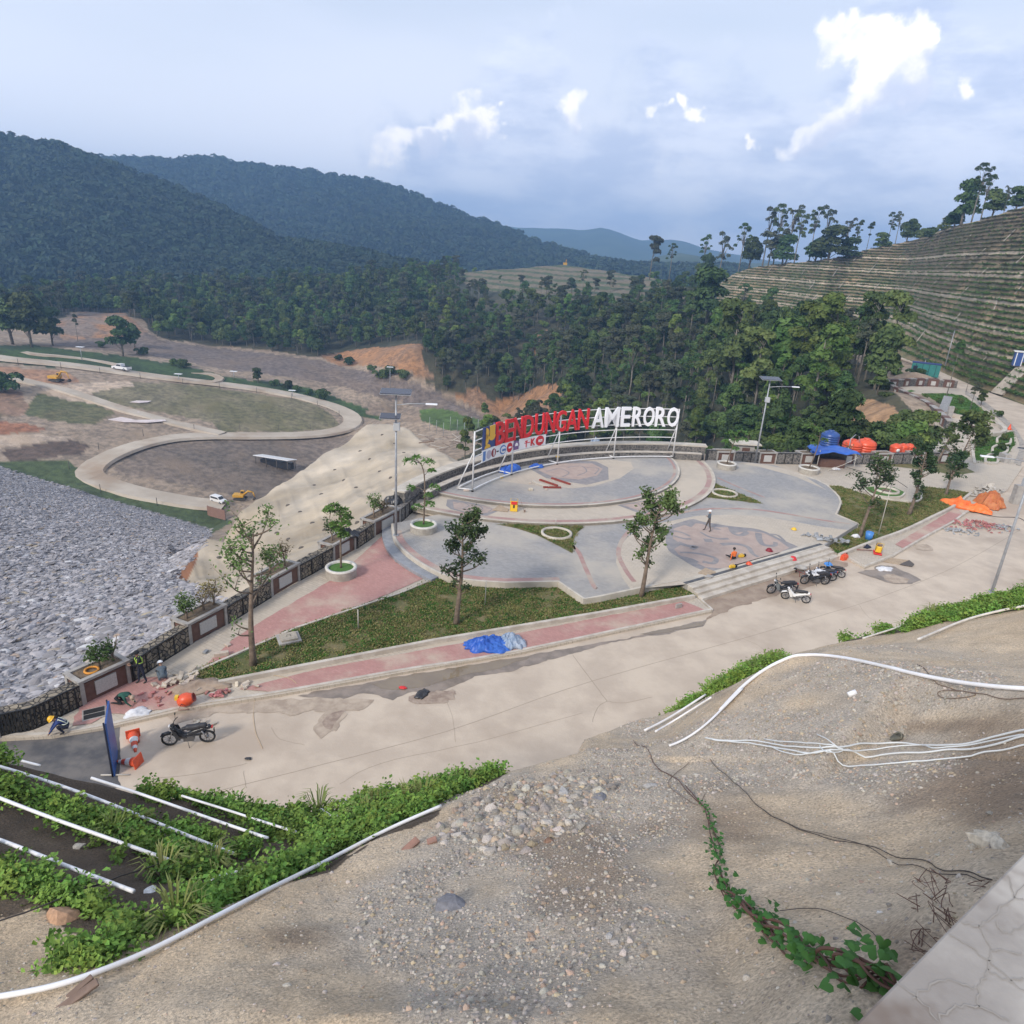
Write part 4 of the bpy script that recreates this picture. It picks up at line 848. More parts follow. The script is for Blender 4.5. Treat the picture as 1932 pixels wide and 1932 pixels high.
me=npmesh('terraced_hill',np.stack([X,Y,Z-.05],-1).reshape(-1,3),Q2[:,::-1]);setcol(me,Cc.reshape(-1,3));tag(link('terraced_hill',me,m_terr),'terraced hillside above the far road',kind='structure')
lipX,lipY,lipZ,lipU=X[:,4::5],Y[:,4::5],Z[:,4::5],up_[:,4::5];lipOK=~over[:,4::5]
m_pipe=material('white_pipe',(.78,.78,.80),.45,(.66,.64,.62),2,5)
m_pale=material('pale_post',(.50,.47,.42),.7)
dp=[((1400,450),(1355,495)),((1880,400),(1810,470)),((1720,500),(1645,570)),((1520,585),(1450,645)),((1440,685),(1375,750)),((1340,780),(1290,840)),((1580,860),(1530,920)),((865,552),(838,582)),((522,598),(490,640)),((372,648),(335,695)),((885,615),(855,660)),((1190,488),(1165,520)),((1640,420),(1600,460)),((1932,545),(1870,600)),((1725,615),(1660,680)),((1932,700),(1880,760)),((1620,720),(1570,770)),((1500,530),(1440,575)),((1270,510),(1220,560)),((1100,590),(1055,640)),((930,680),(890,725)),((950,765),(915,810)),((1140,770),(1085,825)),((760,690),(720,735)),((1135,680),(1090,730)),((1330,690),(1280,745)),((1790,780),(1755,860)),((1380,960),(1325,1030)),((1180,870),(1130,950)),((1730,1105),(1690,1145)),((1000,540),(970,575)),((700,620),(680,650)),((600,700),(575,730)),((770,760),(735,800))]
lv=['upper right','upper middle','middle','lower','left']
dpm=None;m_hp=material('weathered_pipe',(.45,.41,.35),.7)
for i,(a,b_)in enumerate(dp):
 P0=hillhit(*kt(a)[0]);P1=hillhit(*kt(b_)[0]);c=P0
 d=P1-P0;b=MB();b.tube([(0,0,.45),d+Vector((0,0,.45))],.10,6)
 o=b.build('drain_pipe',m_hp,loc=P0);tag(o,'thin pale drain pipe running down the '+('upper right' if a[0]>1250 and a[1]<650 else 'lower right' if a[0]>1250 else 'upper left' if a[1]<620 else 'lower left')+' of the terraced hillside','pipe','drain pipes down the terraced hillside')
# ================================================================== trees and plants
def leafmat(name,c1,c2,rand=.3,rough=.75):
 m=material(name,c1,rough,c2,.35,3,obj_rand=rand,spec=.2,lo=.4,hi=.6)
 return m
m_leafA=leafmat('forest_leaves',(.042,.072,.022),(.088,.128,.04),.45)
m_leafB=leafmat('bright_leaves',(.075,.13,.028),(.13,.185,.045),.3)
m_leafG=leafmat('greyish_leaves',(.05,.062,.035),(.085,.092,.055),.3)
m_leafS=leafmat('sapling_leaves',(.085,.16,.035),(.12,.21,.05),.15)
m_leafD=leafmat('glossy_dark_leaves',(.030,.055,.02),(.06,.095,.03),.15,.5)
m_leafV=leafmat('creeper_leaves',(.11,.20,.035),(.19,.29,.06),.3)
m_leafH=leafmat('hill_leaves',(.018,.032,.017),(.036,.054,.026),.4)
m_bark=material('bark',(.22,.19,.15),.95,(.12,.10,.08),3,6,.5,10,.03)
m_barkp=material('pale_bark',(.24,.215,.18),.95,(.15,.135,.11),1.5,5)
def leaves(P,Nrm,size,jit=.55,fold=True,asp=1.5):
 """quads at points P facing roughly Nrm"""
 n=len(P);P=np.asarray(P);Nm=np.asarray(Nrm)+RNG.normal(0,jit,(n,3));Nm/=np.linalg.norm(Nm,axis=1)[:,None]+1e-9
 U=np.cross(Nm,RNG.normal(0,1,(n,3)));U/=np.linalg.norm(U,axis=1)[:,None]+1e-9;W_=np.cross(Nm,U)
 s=(np.asarray(size)*RNG.uniform(.65,1.35,n))[:,None]
 a=P-U*s*asp*.5;c=P+U*s*asp*.5;b=P+W_*s*.42+Nm*s*.12;d=P-W_*s*.42+Nm*s*.12
 V=np.stack([a,b,c,d],1).reshape(-1,3);return V,np.arange(4*n).reshape(n,4)
def crown_pts(lobes,n,rng=None):
 """points + outward normals on the shells of ellipsoid lobes"""
 w=np.array([l[3]**2 for l in lobes]);w=w/w.sum();k=RNG.choice(len(lobes),n,p=w);d=RNG.normal(0,1,(n,3));d/=np.linalg.norm(d,axis=1)[:,None];d[:,2]=np.where(d[:,2]<-.3,-d[:,2],d[:,2])
 c=np.array([l[:3]for l in lobes])[k];r=np.array([l[3]for l in lobes])[k][:,None]*RNG.uniform(.72,1.05,(n,1));return c+d*r*np.array([1,1,.72]),d+np.array([0,0,.35])
def tree_meshes(kind,seed,nl,ls):
 rnd=random.Random(seed);b=MB();lobes=[]
 if kind=='tall':
  h=15;lean=rnd.uniform(-.8,.8);top=Vector((lean,rnd.uniform(-.6,.6),h*.86));b.tube([(0,0,-1.5),(lean*.2,0,h*.3),top*.7,top],[.24,.19,.13,.05],6)
  for i in range(13):
   z=rnd.uniform(.30,.98)*h;a=rnd.uniform(0,6.28);r=rnd.uniform(.5,2.5)*(1.2-abs(z/h-.6));p=Vector((lean*z/h+math.cos(a)*r,math.sin(a)*r,z));lobes.append((p.x,p.y,p.z,rnd.uniform(.9,1.7)))
   b.tube([(lean*z/h*.8,0,z-1.8),(p.x*.6,p.y*.6,z-.7),p],[.08,.05,.02],4)
 elif kind=='round':
  h=10;b.tube([(0,0,-1.5),(.2,.1,h*.4),(.1,0,h*.75)],[.28,.2,.08],6)
  for i in range(13):
   a=rnd.uniform(0,6.28);z=rnd.uniform(.32,.9)*h;r=rnd.uniform(.5,3.1)*(1.2-z/h);p=Vector((math.cos(a)*r,math.sin(a)*r,z));lobes.append((p.x,p.y,p.z,rnd.uniform(1.1,2.0)))
   if i%2:b.tube([(0.1,0,z-2),p],[.09,.03],4)
 elif kind=='umbrella':
  h=19;b.tube([(0,0,-1.5),(.4,.2,h*.4),(.1,.5,h*.8)],[.33,.24,.12],6)
  for i in range(15):
   a=i*.7+rnd.uniform(-.3,.3);r=rnd.uniform(.4,3.6);z=h*rnd.uniform(.58,1.02)-r*.12;p=Vector((.1+math.cos(a)*r,.5+math.sin(a)*r,z));lobes.append((p.x,p.y,p.z,rnd.uniform(.7,1.35)));b.tube([(.2,.4,h*rnd.uniform(.55,.75)),p*.55+Vector((0,0,h*.36)),p],[.12,.07,.03],4)
 elif kind=='bush':
  b.tube([(0,0,-.5),(0,0,1.2)],[.1,.05],5)
  for i in range(8):
   a=rnd.uniform(0,6.28);r=rnd.uniform(.2,1.6);lobes.append((math.cos(a)*r,math.sin(a)*r,rnd.uniform(.5,2.0),rnd.uniform(.7,1.2)))
 elif kind=='slim':
  h=13;lean=rnd.uniform(-1.2,1.2);b.tube([(0,0,-1.5),(lean*.4,0,h*.5),(lean,0,h)],[.15,.11,.03],6)
  for i in range(6):
   z=rnd.uniform(.6,1.0)*h;a=rnd.uniform(0,6.28);r=rnd.uniform(.2,1.2);lobes.append((lean*z/h+math.cos(a)*r,math.sin(a)*r,z,rnd.uniform(.5,1.1)))
   b.tube([(lean*z/h,0,z-1.3),lobes[-1][:3]],[.05,.02],4)
 P,Nn=crown_pts(lobes,nl);V,Qd=leaves(P,Nn,np.full(nl,ls));return b.mesh('trunk'),npmesh('crown',V,Qd,False)
PROTO={}
def proto(key,kind,seed,nl,ls,lm,bm_):PROTO[key]=tree_meshes(kind,seed,nl,ls)+(lm,bm_);PROTO[key][1].materials.append(lm);PROTO[key][0].materials.append(bm_)
proto('tall0','tall',1,2100,.62,m_leafA,m_barkp);proto('tall1','tall',2,1900,.6,m_leafG,m_barkp);proto('tall2','tall',5,2100,.62,m_leafB,m_barkp)
proto('round0','round',3,1900,.6,m_leafA,m_bark);proto('round1','round',4,1700,.62,m_leafA,m_bark);proto('round2','round',8,1800,.6,m_leafB,m_bark)
proto('umb0','umbrella',6,1700,.42,m_leafA,m_barkp);proto('umb1','umbrella',12,1300,.42,m_leafG,m_barkp);proto('bush0','bush',7,900,.34,m_leafA,m_bark);proto('bush1','bush',9,900,.34,m_leafB,m_bark);proto('slim0','slim',10,600,.5,m_leafG,m_barkp);proto('slim1','slim',11,700,.5,m_leafA,m_barkp)
def tree(key,p,s,rz,name,label,cat,group=None,sz=None):
 tm,cm_,lm,bm_=PROTO[key];o=empty(name,p,rz,label,cat,group);o.scale=(s,s,sz or s)
 link('trunk',tm,None,o);link('crown',cm_,None,o);return o
# --- forest on the slopes across the ravine
def exclude(x,y,r):
 for pl in([(995,628),(1040,618),(1050,650),(1010,665)],[(865,762),(915,740),(940,772),(1035,738),(1085,728),(1060,750),(1010,795),(960,806),(925,792)],[(1560,830),(1575,775),(1625,738),(1700,750),(1720,800),(1680,840),(1620,850),(1580,845)],[(600,665),(650,662),(700,652),(795,646),(800,680),(830,730),(780,705),(640,690)],[(100,600),(160,592),(235,592),(300,640),(400,660),(400,690),(80,690)]):
  if inpoly(np.array([x]),np.array([y]),pl)[0]:return True
 return False
fmask=inpoly(px,py,forest_poly)&(T.R>92)&~onplz&(T.R<640)&~T.hole
fmask|=(T.R>430)&(T.R<700)&(px<1340)&(px>-60)&~T.hole&(py>480)
fmask&=~((px<110)&(py>535)&(py<572))&~(stm&(py<548))&~((px>1330)&(T.R>285))&~((px>1560)&(py<672))
wgt=np.where(fmask,T.R**2,0).ravel();wgt=wgt/wgt.sum()
idx=RNG.choice(len(wgt),16000,p=wgt);pts=np.stack([T.X.ravel()[idx],T.Y.ravel()[idx]],-1)+RNG.normal(0,.6,(16000,2))
cell={};keep=[]
for i,(x,y)in enumerate(pts):
 r=math.hypot(x,y);mn=2.1+r/190;c=(int(x/6),int(y/6));ok=True
 for a in(-1,0,1):
  for b_ in(-1,0,1):
   for q in cell.get((c[0]+a,c[1]+b_),()):
    if(q[0]-x)**2+(q[1]-y)**2<mn*mn:ok=False;break
 if ok:cell.setdefault(c,[]).append((x,y));keep.append(i)
pts=pts[keep];zz=T.h(pts[:,0],pts[:,1]);qx,qy=proj(np.column_stack([pts,zz]));rr_=np.hypot(pts[:,0],pts[:,1])
kinds=['tall0','tall1','tall2','round0','round1','round2','umb0','bush0','bush1','slim0','slim1']
cl=fbm(pts[:,0]/35,pts[:,1]/35,3,200)
F_=[]
for i in range(len(pts)):
 x,y,r=qx[i],qy[i],rr_[i]
 if exclude(x,y,r)or(865<x<1300 and y<594 and random.random()<.7):continue
 u=random.random();c=cl[i]
 if x>1330 and r<240:k=random.choice(['tall2','round2','tall0','slim1','slim0','round0','bush0','bush1','tall0'])
 elif x<800:k=random.choice(['round0','round1','round0','round1','tall0','round2','tall1'])
 else:k=random.choice(['tall0','tall1','tall1','round0','round1','slim0','slim1','bush0','bush1','round0','round1','tall2' if c>.1 else 'tall0','umb0'])
 s=random.uniform(.6,1.0)if not k.startswith('bush')else random.uniform(.8,1.6)
 if k.startswith('umb'):s*=.75
 if r<130:s*=.62;
 if x>1560 and r<130:k=random.choice(['bush0','bush0','bush0','round0']);s=random.uniform(.5,.9)if k=='round0' else random.uniform(.8,1.3)
 F_.append((s/r*(1 if not k.startswith('bush')else .25),i,k,s))
F_.sort(reverse=True)
flabel={'tall':'tall slender forest tree with open crown on the slope across the ravine','roun':'round bushy forest tree on the slope across the ravine','umb0':'forest tree with flat spreading crown on the slope across the ravine','slim':'thin pole like tree with a tuft of leaves on the slope','bush':'leafy bush on the slope behind the far parapet'}
nInd=0;rest=[]
for sc,i,k,s in F_:
 vis_=-60<qx[i]<1990
 if vis_ and nInd<250 and not k.startswith('bush'):
  nInd+=1;tree(k,(pts[i,0],pts[i,1],float(zz[i])),s,random.uniform(0,6.28),'forest_tree',flabel[k[:4]].split(' on the')[0]+(' left of the orange cuts across the valley' if qx[i]<600 else ' above the orange cuts across the valley' if qx[i]<900 else ' in the ravine behind the sign' if qx[i]<1330 else ' behind the far parapet and leaning lamp'),'tree','forest trees across the ravine',s*random.uniform(.9,1.2))
 else:rest.append((i,k,s))
stuffobj={}
def crownproto(k):
 """joined trunk and crown of a kind, as one visible tree placed in the wood"""
 if k in stuffobj:return stuffobj[k]
 tm,cm_,lm,bm_=PROTO[k];bmx=bmesh.new();bmx.from_mesh(cm_)
 for f in bmx.faces:f.material_index=0
 n0=len(bmx.faces);bmx.from_mesh(tm);bmx.faces.ensure_lookup_table()
 for f in bmx.faces[n0:]:f.material_index=1
 me=bpy.data.meshes.new('wood_tree');bmx.to_mesh(me);bmx.free();me.materials.append(lm);me.materials.append(bm_);stuffobj[k]=me;return me
def wood(name,items,label,keys):
 protos=[]
 for k in keys:
  me=crownproto(k);i,kk,s=next(it for it in items if it[1]==k);items.remove((i,kk,s))
  o=link('forest_tree',me,None,None,(pts[i,0],pts[i,1],float(zz[i])));tag(o,flabel[k[:4]],'tree','forest trees across the ravine');protos.append(o)
 P=np.array([[pts[i,0],pts[i,1],zz[i]]for i,k,s in items]);rot=np.zeros((len(P),3));rot[:,2]=RNG.uniform(0,6.28,len(P));sc=np.array([[s,s,s*random.uniform(.85,1.2)]for i,k,s in items])
 return scatter(name,P,rot,sc,protos,None,label,idx=[keys.index(k)for i,k,s in items])
used=sorted(set(k for _,k,_ in rest));wood('forest',rest,'dense forest covering the slopes across the ravine',used)
print('forest',len(F_),nInd,len(rest))
# --- far mountains: canopy cover
def lowcrown(seed,n=90,ls=1.7):
 rnd=random.Random(seed);lobes=[(rnd.uniform(-2.5,2.5),rnd.uniform(-2.5,2.5),rnd.uniform(1,4.5),rnd.uniform(1.8,2.8))for _ in range(6)];P,Nn=crown_pts(lobes,n);V,Qd=leaves(P,Nn,np.full(n,ls),.4);return npmesh('canopy',V,Qd,False)
far_me=[lowcrown(s)for s in(1,2,3)]
for m_,l_ in zip(far_me,(m_leafH,m_leafH,m_leafH)):m_.materials.append(l_)
def cover(Gm,n,smin,smax,label,lab2):
 nr,nc=Gm.shape[:2];a=RNG.integers(0,nr-8,n);c=RNG.integers(0,nc-1,n);u=RNG.random((n,1));v=RNG.random((n,1))
 P=(Gm[a,c]*(1-u)+Gm[a,c+1]*u)*(1-v)+(Gm[a+1,c]*(1-u)+Gm[a+1,c+1]*u)*v
 q,w=proj(P);k=(q>-80)&(q<2010);P=P[k];n=len(P);rot=np.zeros((n,3));rot[:,2]=RNG.uniform(0,6.28,n);s=RNG.uniform(smin,smax,(n,1))*np.array([1,1,1.15])
 pr=[]
 for j in range(3):o=link('hill_tree',far_me[j],None,None,P[j]);o.scale=s[j];tag(o,lab2,'tree',lab2+'s');pr.append(o)
 scatter('hill_forest',P[3:],rot[3:],s[3:],pr,None,label)
cover(G1,11000,.9,1.9,'forest canopy covering the dark spur','small tree crown on the dark spur')
cover(G2,13000,1.3,2.6,'forest canopy covering the long blue mountain','small tree crown on the long blue mountain')
# --- trees along the crest of the terraced hill and on the central spur
def crest(x,yb,yt,key,label,dback=4,wide=1.0,bm_=None):
 w=ray(x,yb);a=math.atan2(w[0],w[1]);k=math.hypot(w[0],w[1]);e=w[2]/k;d=(float(d65(a))*HS-6.5+H)/(HS-e)+dback;p=atd(x,yb,d)
 sl_=(p-Vector((0,0,H))).length;h=(yb-yt)/F*sl_*.98;hk={'tall':14.5,'roun':10.5,'umb0':19.5,'umb1':19.5,'slim':13.5,'bush':3}[key[:4]];s=h/hk
 return tree(key,(p.x,p.y,p.z-.8),s*wide,random.uniform(0,6.28),'crest_tree',label,'tree','trees on the crest of the terraced hill',s)
for x,yb,yt,k,lb,wd in[(1325,520,450,'umb0','tall thin tree with a flat dark tuft, leftmost on the crest',.8),(1352,545,450,'umb1','tall tree with layered crown beside the leftmost flat topped one',.8),(1330,530,480,'round0','low dark tree at the left foot of the crest',1),(1392,512,432,'umb0','tall tree left of the big clump on the crest',.8),(1412,506,445,'round1','dark round tree in front of the big clump',1),(1437,505,408,'umb1','tallest open crowned tree at the left of the big clump',.8),(1458,502,402,'umb0','tall spreading tree in the middle of the big clump',.8),(1480,502,405,'umb1','spreading tree in the big clump, second from the right',.8),(1497,500,412,'umb0','tree at the right of the big clump',.8),(1448,506,440,'tall1','grey green tree low in the big clump',1.2),(1475,504,445,'round0','dark bushy tree at the foot of the big clump',1.1),(1525,496,407,'umb0','open tree with two tufts right of the big clump',.75),(1548,494,406,'umb1','pale open tree between the two middle groups',.8),(1562,492,430,'round0','dark dense tree under the pale open ones',1.3),(1588,490,424,'umb1','pale spreading tree right of the middle group',.8),(1610,484,426,'umb0','spreading tree before the lone thin one',.8),(1535,498,448,'round1','dark bush like tree along the middle crest',1.4),(1595,490,450,'round0','dark low tree under the pale spreading one',1.6),(1634,472,426,'slim1','lone thin tree standing in the gap of the crest',.9),(1672,466,412,'umb0','left tree of the small group after the gap',.75),(1688,464,411,'umb1','middle tree of the small group after the gap',.75),(1708,460,415,'round1','right tree of the small group after the gap',1.0),(1660,470,440,'round0','dark bush at the foot of the small group after the gap',1.3),(1735,452,430,'round1','low bush on the crest right of the small group',1.2),(1760,444,425,'bush0','dark shrub on the crest near the gap',1.2),(1783,436,410,'round0','dark tree before the great crown on the right crest',1.2),(1812,425,352,'round0','great dark tree with a high crown on the right crest',.9),(1832,420,335,'umb0','highest tree of all on the right crest',.85),(1850,416,350,'umb0','dense dark tree right of the highest one',.9),(1870,410,362,'round1','round dark tree near the right edge of the crest',1.1),(1893,402,362,'umb1','open tree near the right edge of the crest',.8),(1915,396,358,'round0','dark tree at the right edge of the crest',1.1),(1935,390,356,'umb1','tree cut by the right edge of the photo',.9),(1800,430,395,'round1','dark bushy tree left under the great crown',1.3)]:
 crest(x,yb+3,yt,k,lb,wide=wd)
def spot(x,yb,yt,key,label,d,name='tall_tree',wide=1,group=None):
 p=atd(x,yb,d);sl_=(p-Vector((0,0,H))).length;h=(yb-yt)/F*sl_;hk={'tall':14.5,'roun':10.5,'umb0':19.5,'umb1':19.5,'slim':13.5,'bush':3}[key[:4]];s=h/hk
 return tree(key,p,s*wide,random.uniform(0,6.28),name,label,'tree',group,s)
spot(1226,520,448,'tall1','tall grey tree standing alone against the far blue hills',400,wide=.8);spot(1262,525,468,'umb0','dark open tree right of the lone grey one',395,wide=.8);spot(1252,600,530,'slim0','thin tree in front of the central terraces',320)
spot(1330,620,510,'round0','large dark tree at the left end of the terraced hill',250,wide=1.1);spot(1303,625,560,'tall0','mid green tree beside the large dark one',245)
spot(1555,720,588,'tall2','bright green tall tree in front of the far road',150,wide=1.15);spot(1500,730,600,'tall2','bright green tree left of the tallest bright one',155,wide=1.2);spot(1530,770,640,'tall2','bright green lower tree above the orange bank',132,wide=1.1);spot(1375,760,590,'tall0','tall mid green tree left of the leaning lamp pole',170);spot(1460,760,610,'round2','broad green tree behind the leaning lamp pole',160);spot(1420,790,640,'tall0','tall tree right behind the lamp pole',150)
spot(1614,700,618,'slim1','small dark topped tree at the edge of the far road',150,wide=1.1);spot(1655,738,700,'round0','dark round bush tree left of the earth heap',118,wide=1.2);spot(1588,762,700,'round1','dark bushy tree above the orange bank',132,wide=1.0)
for x,yb,yt,k,lb,wd in[(232,672,605,'round0','dark round tree standing alone in front of the orange cut',1.0),(60,655,570,'round0','large dark tree at the left edge beyond the green strip',1.1),(25,650,575,'round1','dark tree at the far left beyond the green strip',1.2),(100,652,590,'round0','dark tree left of the orange cut',1.0),(147,645,600,'slim0','bare looking thin tree in front of the orange cut',.8),(487,722,694,'round0','dark shrub like tree by the bend of the green strip',1.2),(5,740,700,'bush0','dark bush at the left edge',1),(255,655,612,'round1','tree leaning over the lone dark tree',1)]:
 p=T.hit(x,yb,100);spot(x,yb,yt,k,lb,math.hypot(p.x,p.y),'valley_tree',wd)
vb=empty
for i,(x,yb)in enumerate([(520,728),(545,733),(560,738),(330,690),(345,694),(190,655),(270,670),(585,745),(610,752),(700,700),(735,708),(760,715),(720,715),(640,680),(660,688)]):
 p=T.hit(x,yb,100);o=tree('bush0',p,random.uniform(.9,1.7),i,'bush','low green bush along the bare bank of the valley','bush','low bushes along the valley bank')
m_lip=leafmat('terrace_plants',(.055,.105,.025),(.09,.145,.04),.35);m_lip2=leafmat('dry_terrace_plants',(.085,.085,.04),(.13,.12,.07),.3)
def tuft(n,r,h,ls,mat,seed=0):
 P=np.column_stack([RNG.normal(0,r,n),RNG.normal(0,r,n),np.abs(RNG.normal(0,h,n))]);V,Qd=leaves(P,np.tile([0,0,1.],(n,1)),np.full(n,ls),.9);me=npmesh('tuft',V,Qd,False);me.materials.append(mat);return me
tm_=[tuft(22,.5,.18,.38,m_lip),tuft(22,.5,.18,.38,m_lip2)]
lx,ly,lz,lu=lipX[lipOK],lipY[lipOK],lipZ[lipOK],lipU[lipOK];sel=RNG.random(len(lx))<.7;lx,ly,lz,lu=lx[sel],ly[sel],lz[sel],lu[sel]
P=np.column_stack([lx+RNG.normal(0,.2,len(lx)),ly+RNG.normal(0,.2,len(lx)),lz]);pr=[]
for j in range(2):o=link('terrace_plant',tm_[j],None,None,P[j]);tag(o,['green','dry'][j]+' plant tuft on the lowest terrace','plant');pr.append(o)
rot=np.zeros((len(P),3));rot[:,2]=RNG.uniform(0,6.28,len(P));scatter('terrace_plants',P[2:],rot[2:],RNG.uniform(.45,.95,(len(P),1))[2:]*np.ones(3),pr,None,'rows of plants along the terraces',idx=(RNG.random(len(P))<lu*.8).astype(int)[2:])
print('lips',len(P))
m_rock=material('dam_rock',(.34,.32,.32),.85,(.26,.25,.26),.8,5,.4,3,.05,obj_rand=.35);m_rockb=material('dam_rock_brown',(.38,.29,.20),.85,(.31,.27,.23),.8,5,obj_rand=.3);m_rockw=material('dam_rock_pale',(.50,.49,.48),.8,(.42,.41,.42),.8,5,obj_rand=.2)
def rock(seed,flat=.45):
 bm_=bmesh.new();bmesh.ops.create_icosphere(bm_,subdivisions=2,radius=.5);r=random.Random(seed);off=Vector((seed*7.1,0,0))
 for v in bm_.verts:v.co*=1+.55*mnoise.noise(v.co*2.2+off);v.co.z*=flat;v.co.x*=1.35
 for _ in range(5):
  n_=Vector((r.uniform(-1,1),r.uniform(-1,1),r.uniform(-.3,1))).normalized();d=.3*r.uniform(.6,1.1)
  for v in bm_.verts:
   k=v.co.dot(n_)-d
   if k>0:v.co-=n_*k*.85
 me=bpy.data.meshes.new('rock');bm_.to_mesh(me);bm_.free();return me
rk=[rock(1),rock(2,.35),rock(3,.5),rock(4,.3),rock(5,.45)]
for m_,q in zip(rk,(m_rock,m_rock,m_rock,m_rockb,m_rockw)):m_.materials.append(q)
dm=isdam&(px>-80)&(px<450)&(py<1480)&~T.hole
w_=np.where(dm,T.R**2,0).ravel();w_/=w_.sum();n=88000;ii=RNG.choice(len(w_),n,p=w_)
P=np.column_stack([T.X.ravel()[ii],T.Y.ravel()[ii]])+RNG.normal(0,.25,(n,2));P=np.column_stack([P,T.h(P[:,0],P[:,1])])
dam=plane3(atz(100,1345,-.4),atz(431,1163,-.4),onplane(200,943,floorp));nd=dam[0]if dam[0].z>0 else-dam[0];q0=Vector((0,0,1)).rotation_difference(nd);rot=np.array([list((q0.to_matrix()@Matrix.Rotation(RNG.uniform(-.9,.9)+.5,3,'Z')@Matrix.Rotation(RNG.normal(0,.15),3,'X')@Matrix.Rotation(RNG.normal(0,.15),3,'Y')).to_euler())for _ in range(600)])[RNG.integers(0,600,n)]
sc=(RNG.gamma(4,.115,(n,1)).clip(.2,1.2))*np.array([1,1,.7]);ix=RNG.choice(5,n,p=[.3,.28,.27,.09,.06]);pr=[]
for j in range(5):o=link('rock',rk[j],None,None,P[j]);o.rotation_euler=rot[j];tag(o,['squarish grey rock','flat grey rock','thick grey rock','tan rock','pale rock'][j]+' lying on the dam face','rock','loose rocks on the dam face');pr.append(o)
scatter('riprap',P[5:],rot[5:],sc[5:],pr,None,'grey rocks covering the dam face',idx=ix[5:])
# ================================================================== near bank below the camera
BP=[ats(x,y,s)for x,y,s in[(1650,1830,4.7),(1932,1560,6.2),(1400,1932,5.0),(1000,1932,5.3),(600,1932,6.0),(200,1932,7.2),(0,1932,7.9),(0,1890,8.2),(-250,1960,8.6),(400,1740,8.4),(620,1640,9.2),(830,1530,10.3),(960,1458,11.2),(1100,1410,11.8),(1190,1414,11.9),(1280,1404,12.1),(1000,1700,7.4),(700,1850,6.8),(1300,1650,7.4),(1500,1500,9.2),(1700,1396,11.0),(1700,1600,7.3),(1932,1430,8.8),(1932,1310,10.2),(1700,1270,11.8),(1500,1232,13.8),(1370,1310,13.2),(1620,1222,15.0),(1750,1205,16.5),(1932,1170,17.5),(2150,1100,20),(2150,1300,11),(2200,1600,6),(1800,2050,4.2),(1400,2250,3.8),(800,2250,4.4),(200,2250,5.6),(-200,2250,7),(2100,1800,4.6),(1150,1500,10.0),(900,1600,9.0),(0,1790,9.3),(130,1800,8.9),(0,1700,10.2),(0,1600,11.3),(0,1500,12.6),(0,1435,13.6),(-250,1400,14.2),(-250,1700,10.6),(130,1470,13.4),(260,1495,13.2),(400,1520,13.2),(520,1545,13.0),(590,1530,13.0),(650,1525,13.2),(760,1500,12.9),(900,1465,12.5),(250,1700,9.9),(330,1640,10.9),(440,1630,11.1),(500,1597,11.7),(560,1586,11.9),(700,1560,11.5),(200,1560,12.0),(300,1800,8.3),(180,1850,8.0),(1100,1390,14.6),(1200,1390,14.6),(1260,1380,14.8),(1300,1335,16.2),(1400,1280,17.4),(1440,1252,18.2),(1250,1348,16.0),(1150,1374,15.4),(1350,1310,16.8),(1590,1208,20.0),(1700,1175,20.5),(1800,1155,21.0),(1932,1125,22.0),(1800,1175,18.6),(2150,1060,24)]]
crest_out=[(-250,1398),(0,1433),(130,1468),(260,1493),(400,1518),(520,1543),(590,1528),(760,1498),(900,1463),(1000,1430),(1095,1392),(1150,1370),(1250,1343),(1300,1333),(1400,1283),(1440,1256),(1520,1235),(1590,1206),(1700,1173),(1800,1150),(1932,1120),(2150,1055)]
for x,y in crest_out:
 c=min((p for p in BP),key=lambda p:(proj(np.array([list(p)]))[0][0]-x)**2+3*(proj(np.array([list(p)]))[1][0]-y)**2);w=ray(x,y);r0=math.hypot(c.x,c.y);rr=-H/w[2]*math.hypot(w[0],w[1]);k=math.hypot(w[0],w[1])
 for t,zz_ in((.25,.55),(.6,.12),(.82,-.02)):
  r=r0+(rr-r0)*t;zline=H+w[2]/k*r;BP.append(Vector((w[0]/k*r,w[1]/k*r,zline*zz_-(.3 if zz_<0 else 0))))
 BP.append(Vector((w[0]/k*rr*1.3,w[1]/k*rr*1.3,-.8)))
for a in range(-80,81,20):BP.append(Vector((1.2*math.sin(math.radians(a)),1.2*math.cos(math.radians(a)),15.4)))
BP+=[Vector((-14,2,12)),Vector((-30,5,4)),Vector((14,2,13)),Vector((30,8,10)),Vector((35,25,6)),Vector((-40,10,-.8))]
Fg=Field(BP,math.radians(-80),math.radians(80),1.3,46,1000,760,nb=14)
bx,by=proj(np.stack([Fg.X,Fg.Y,Fg.G],-1).reshape(-1,3));bx=np.nan_to_num(bx,nan=-9999).reshape(Fg.X.shape);by=np.nan_to_num(by,nan=-9999).reshape(Fg.X.shape)
Fg.G=Fg.G+fbm(Fg.X/2.2,Fg.Y/2.2,5,300)*.16+fbm(Fg.X/.5,Fg.Y/.5,4,310)*.035+np.where(by<1430,fbm(Fg.X/3,Fg.Y/3,3,305)*.12,0)
fj=fbm(Fg.X/.9,Fg.Y/.9,5,320);fk=fbm(Fg.X/.25,Fg.Y/.25,4,321);fl_=fbm(Fg.X/2.5,Fg.Y/2.5,3,322)
TERR=[(-400,1380),(0,1425),(260,1485),(520,1535),(600,1520),(900,1452),(960,1448),(840,1515),(620,1632),(400,1728),(250,1790),(130,1765),(80,1720),(0,1740),(-400,1700)]
jx2=bx+fj*22;jy2=by+fj*14
Cb=np.ones(Fg.X.shape+(3,))*np.array([.54,.42,.285])
def bl(mask,col,a=1.0):
 m=(np.clip(mask,0,1)*a)[...,None];Cb[:]=Cb*(1-m)+np.array(col)*m
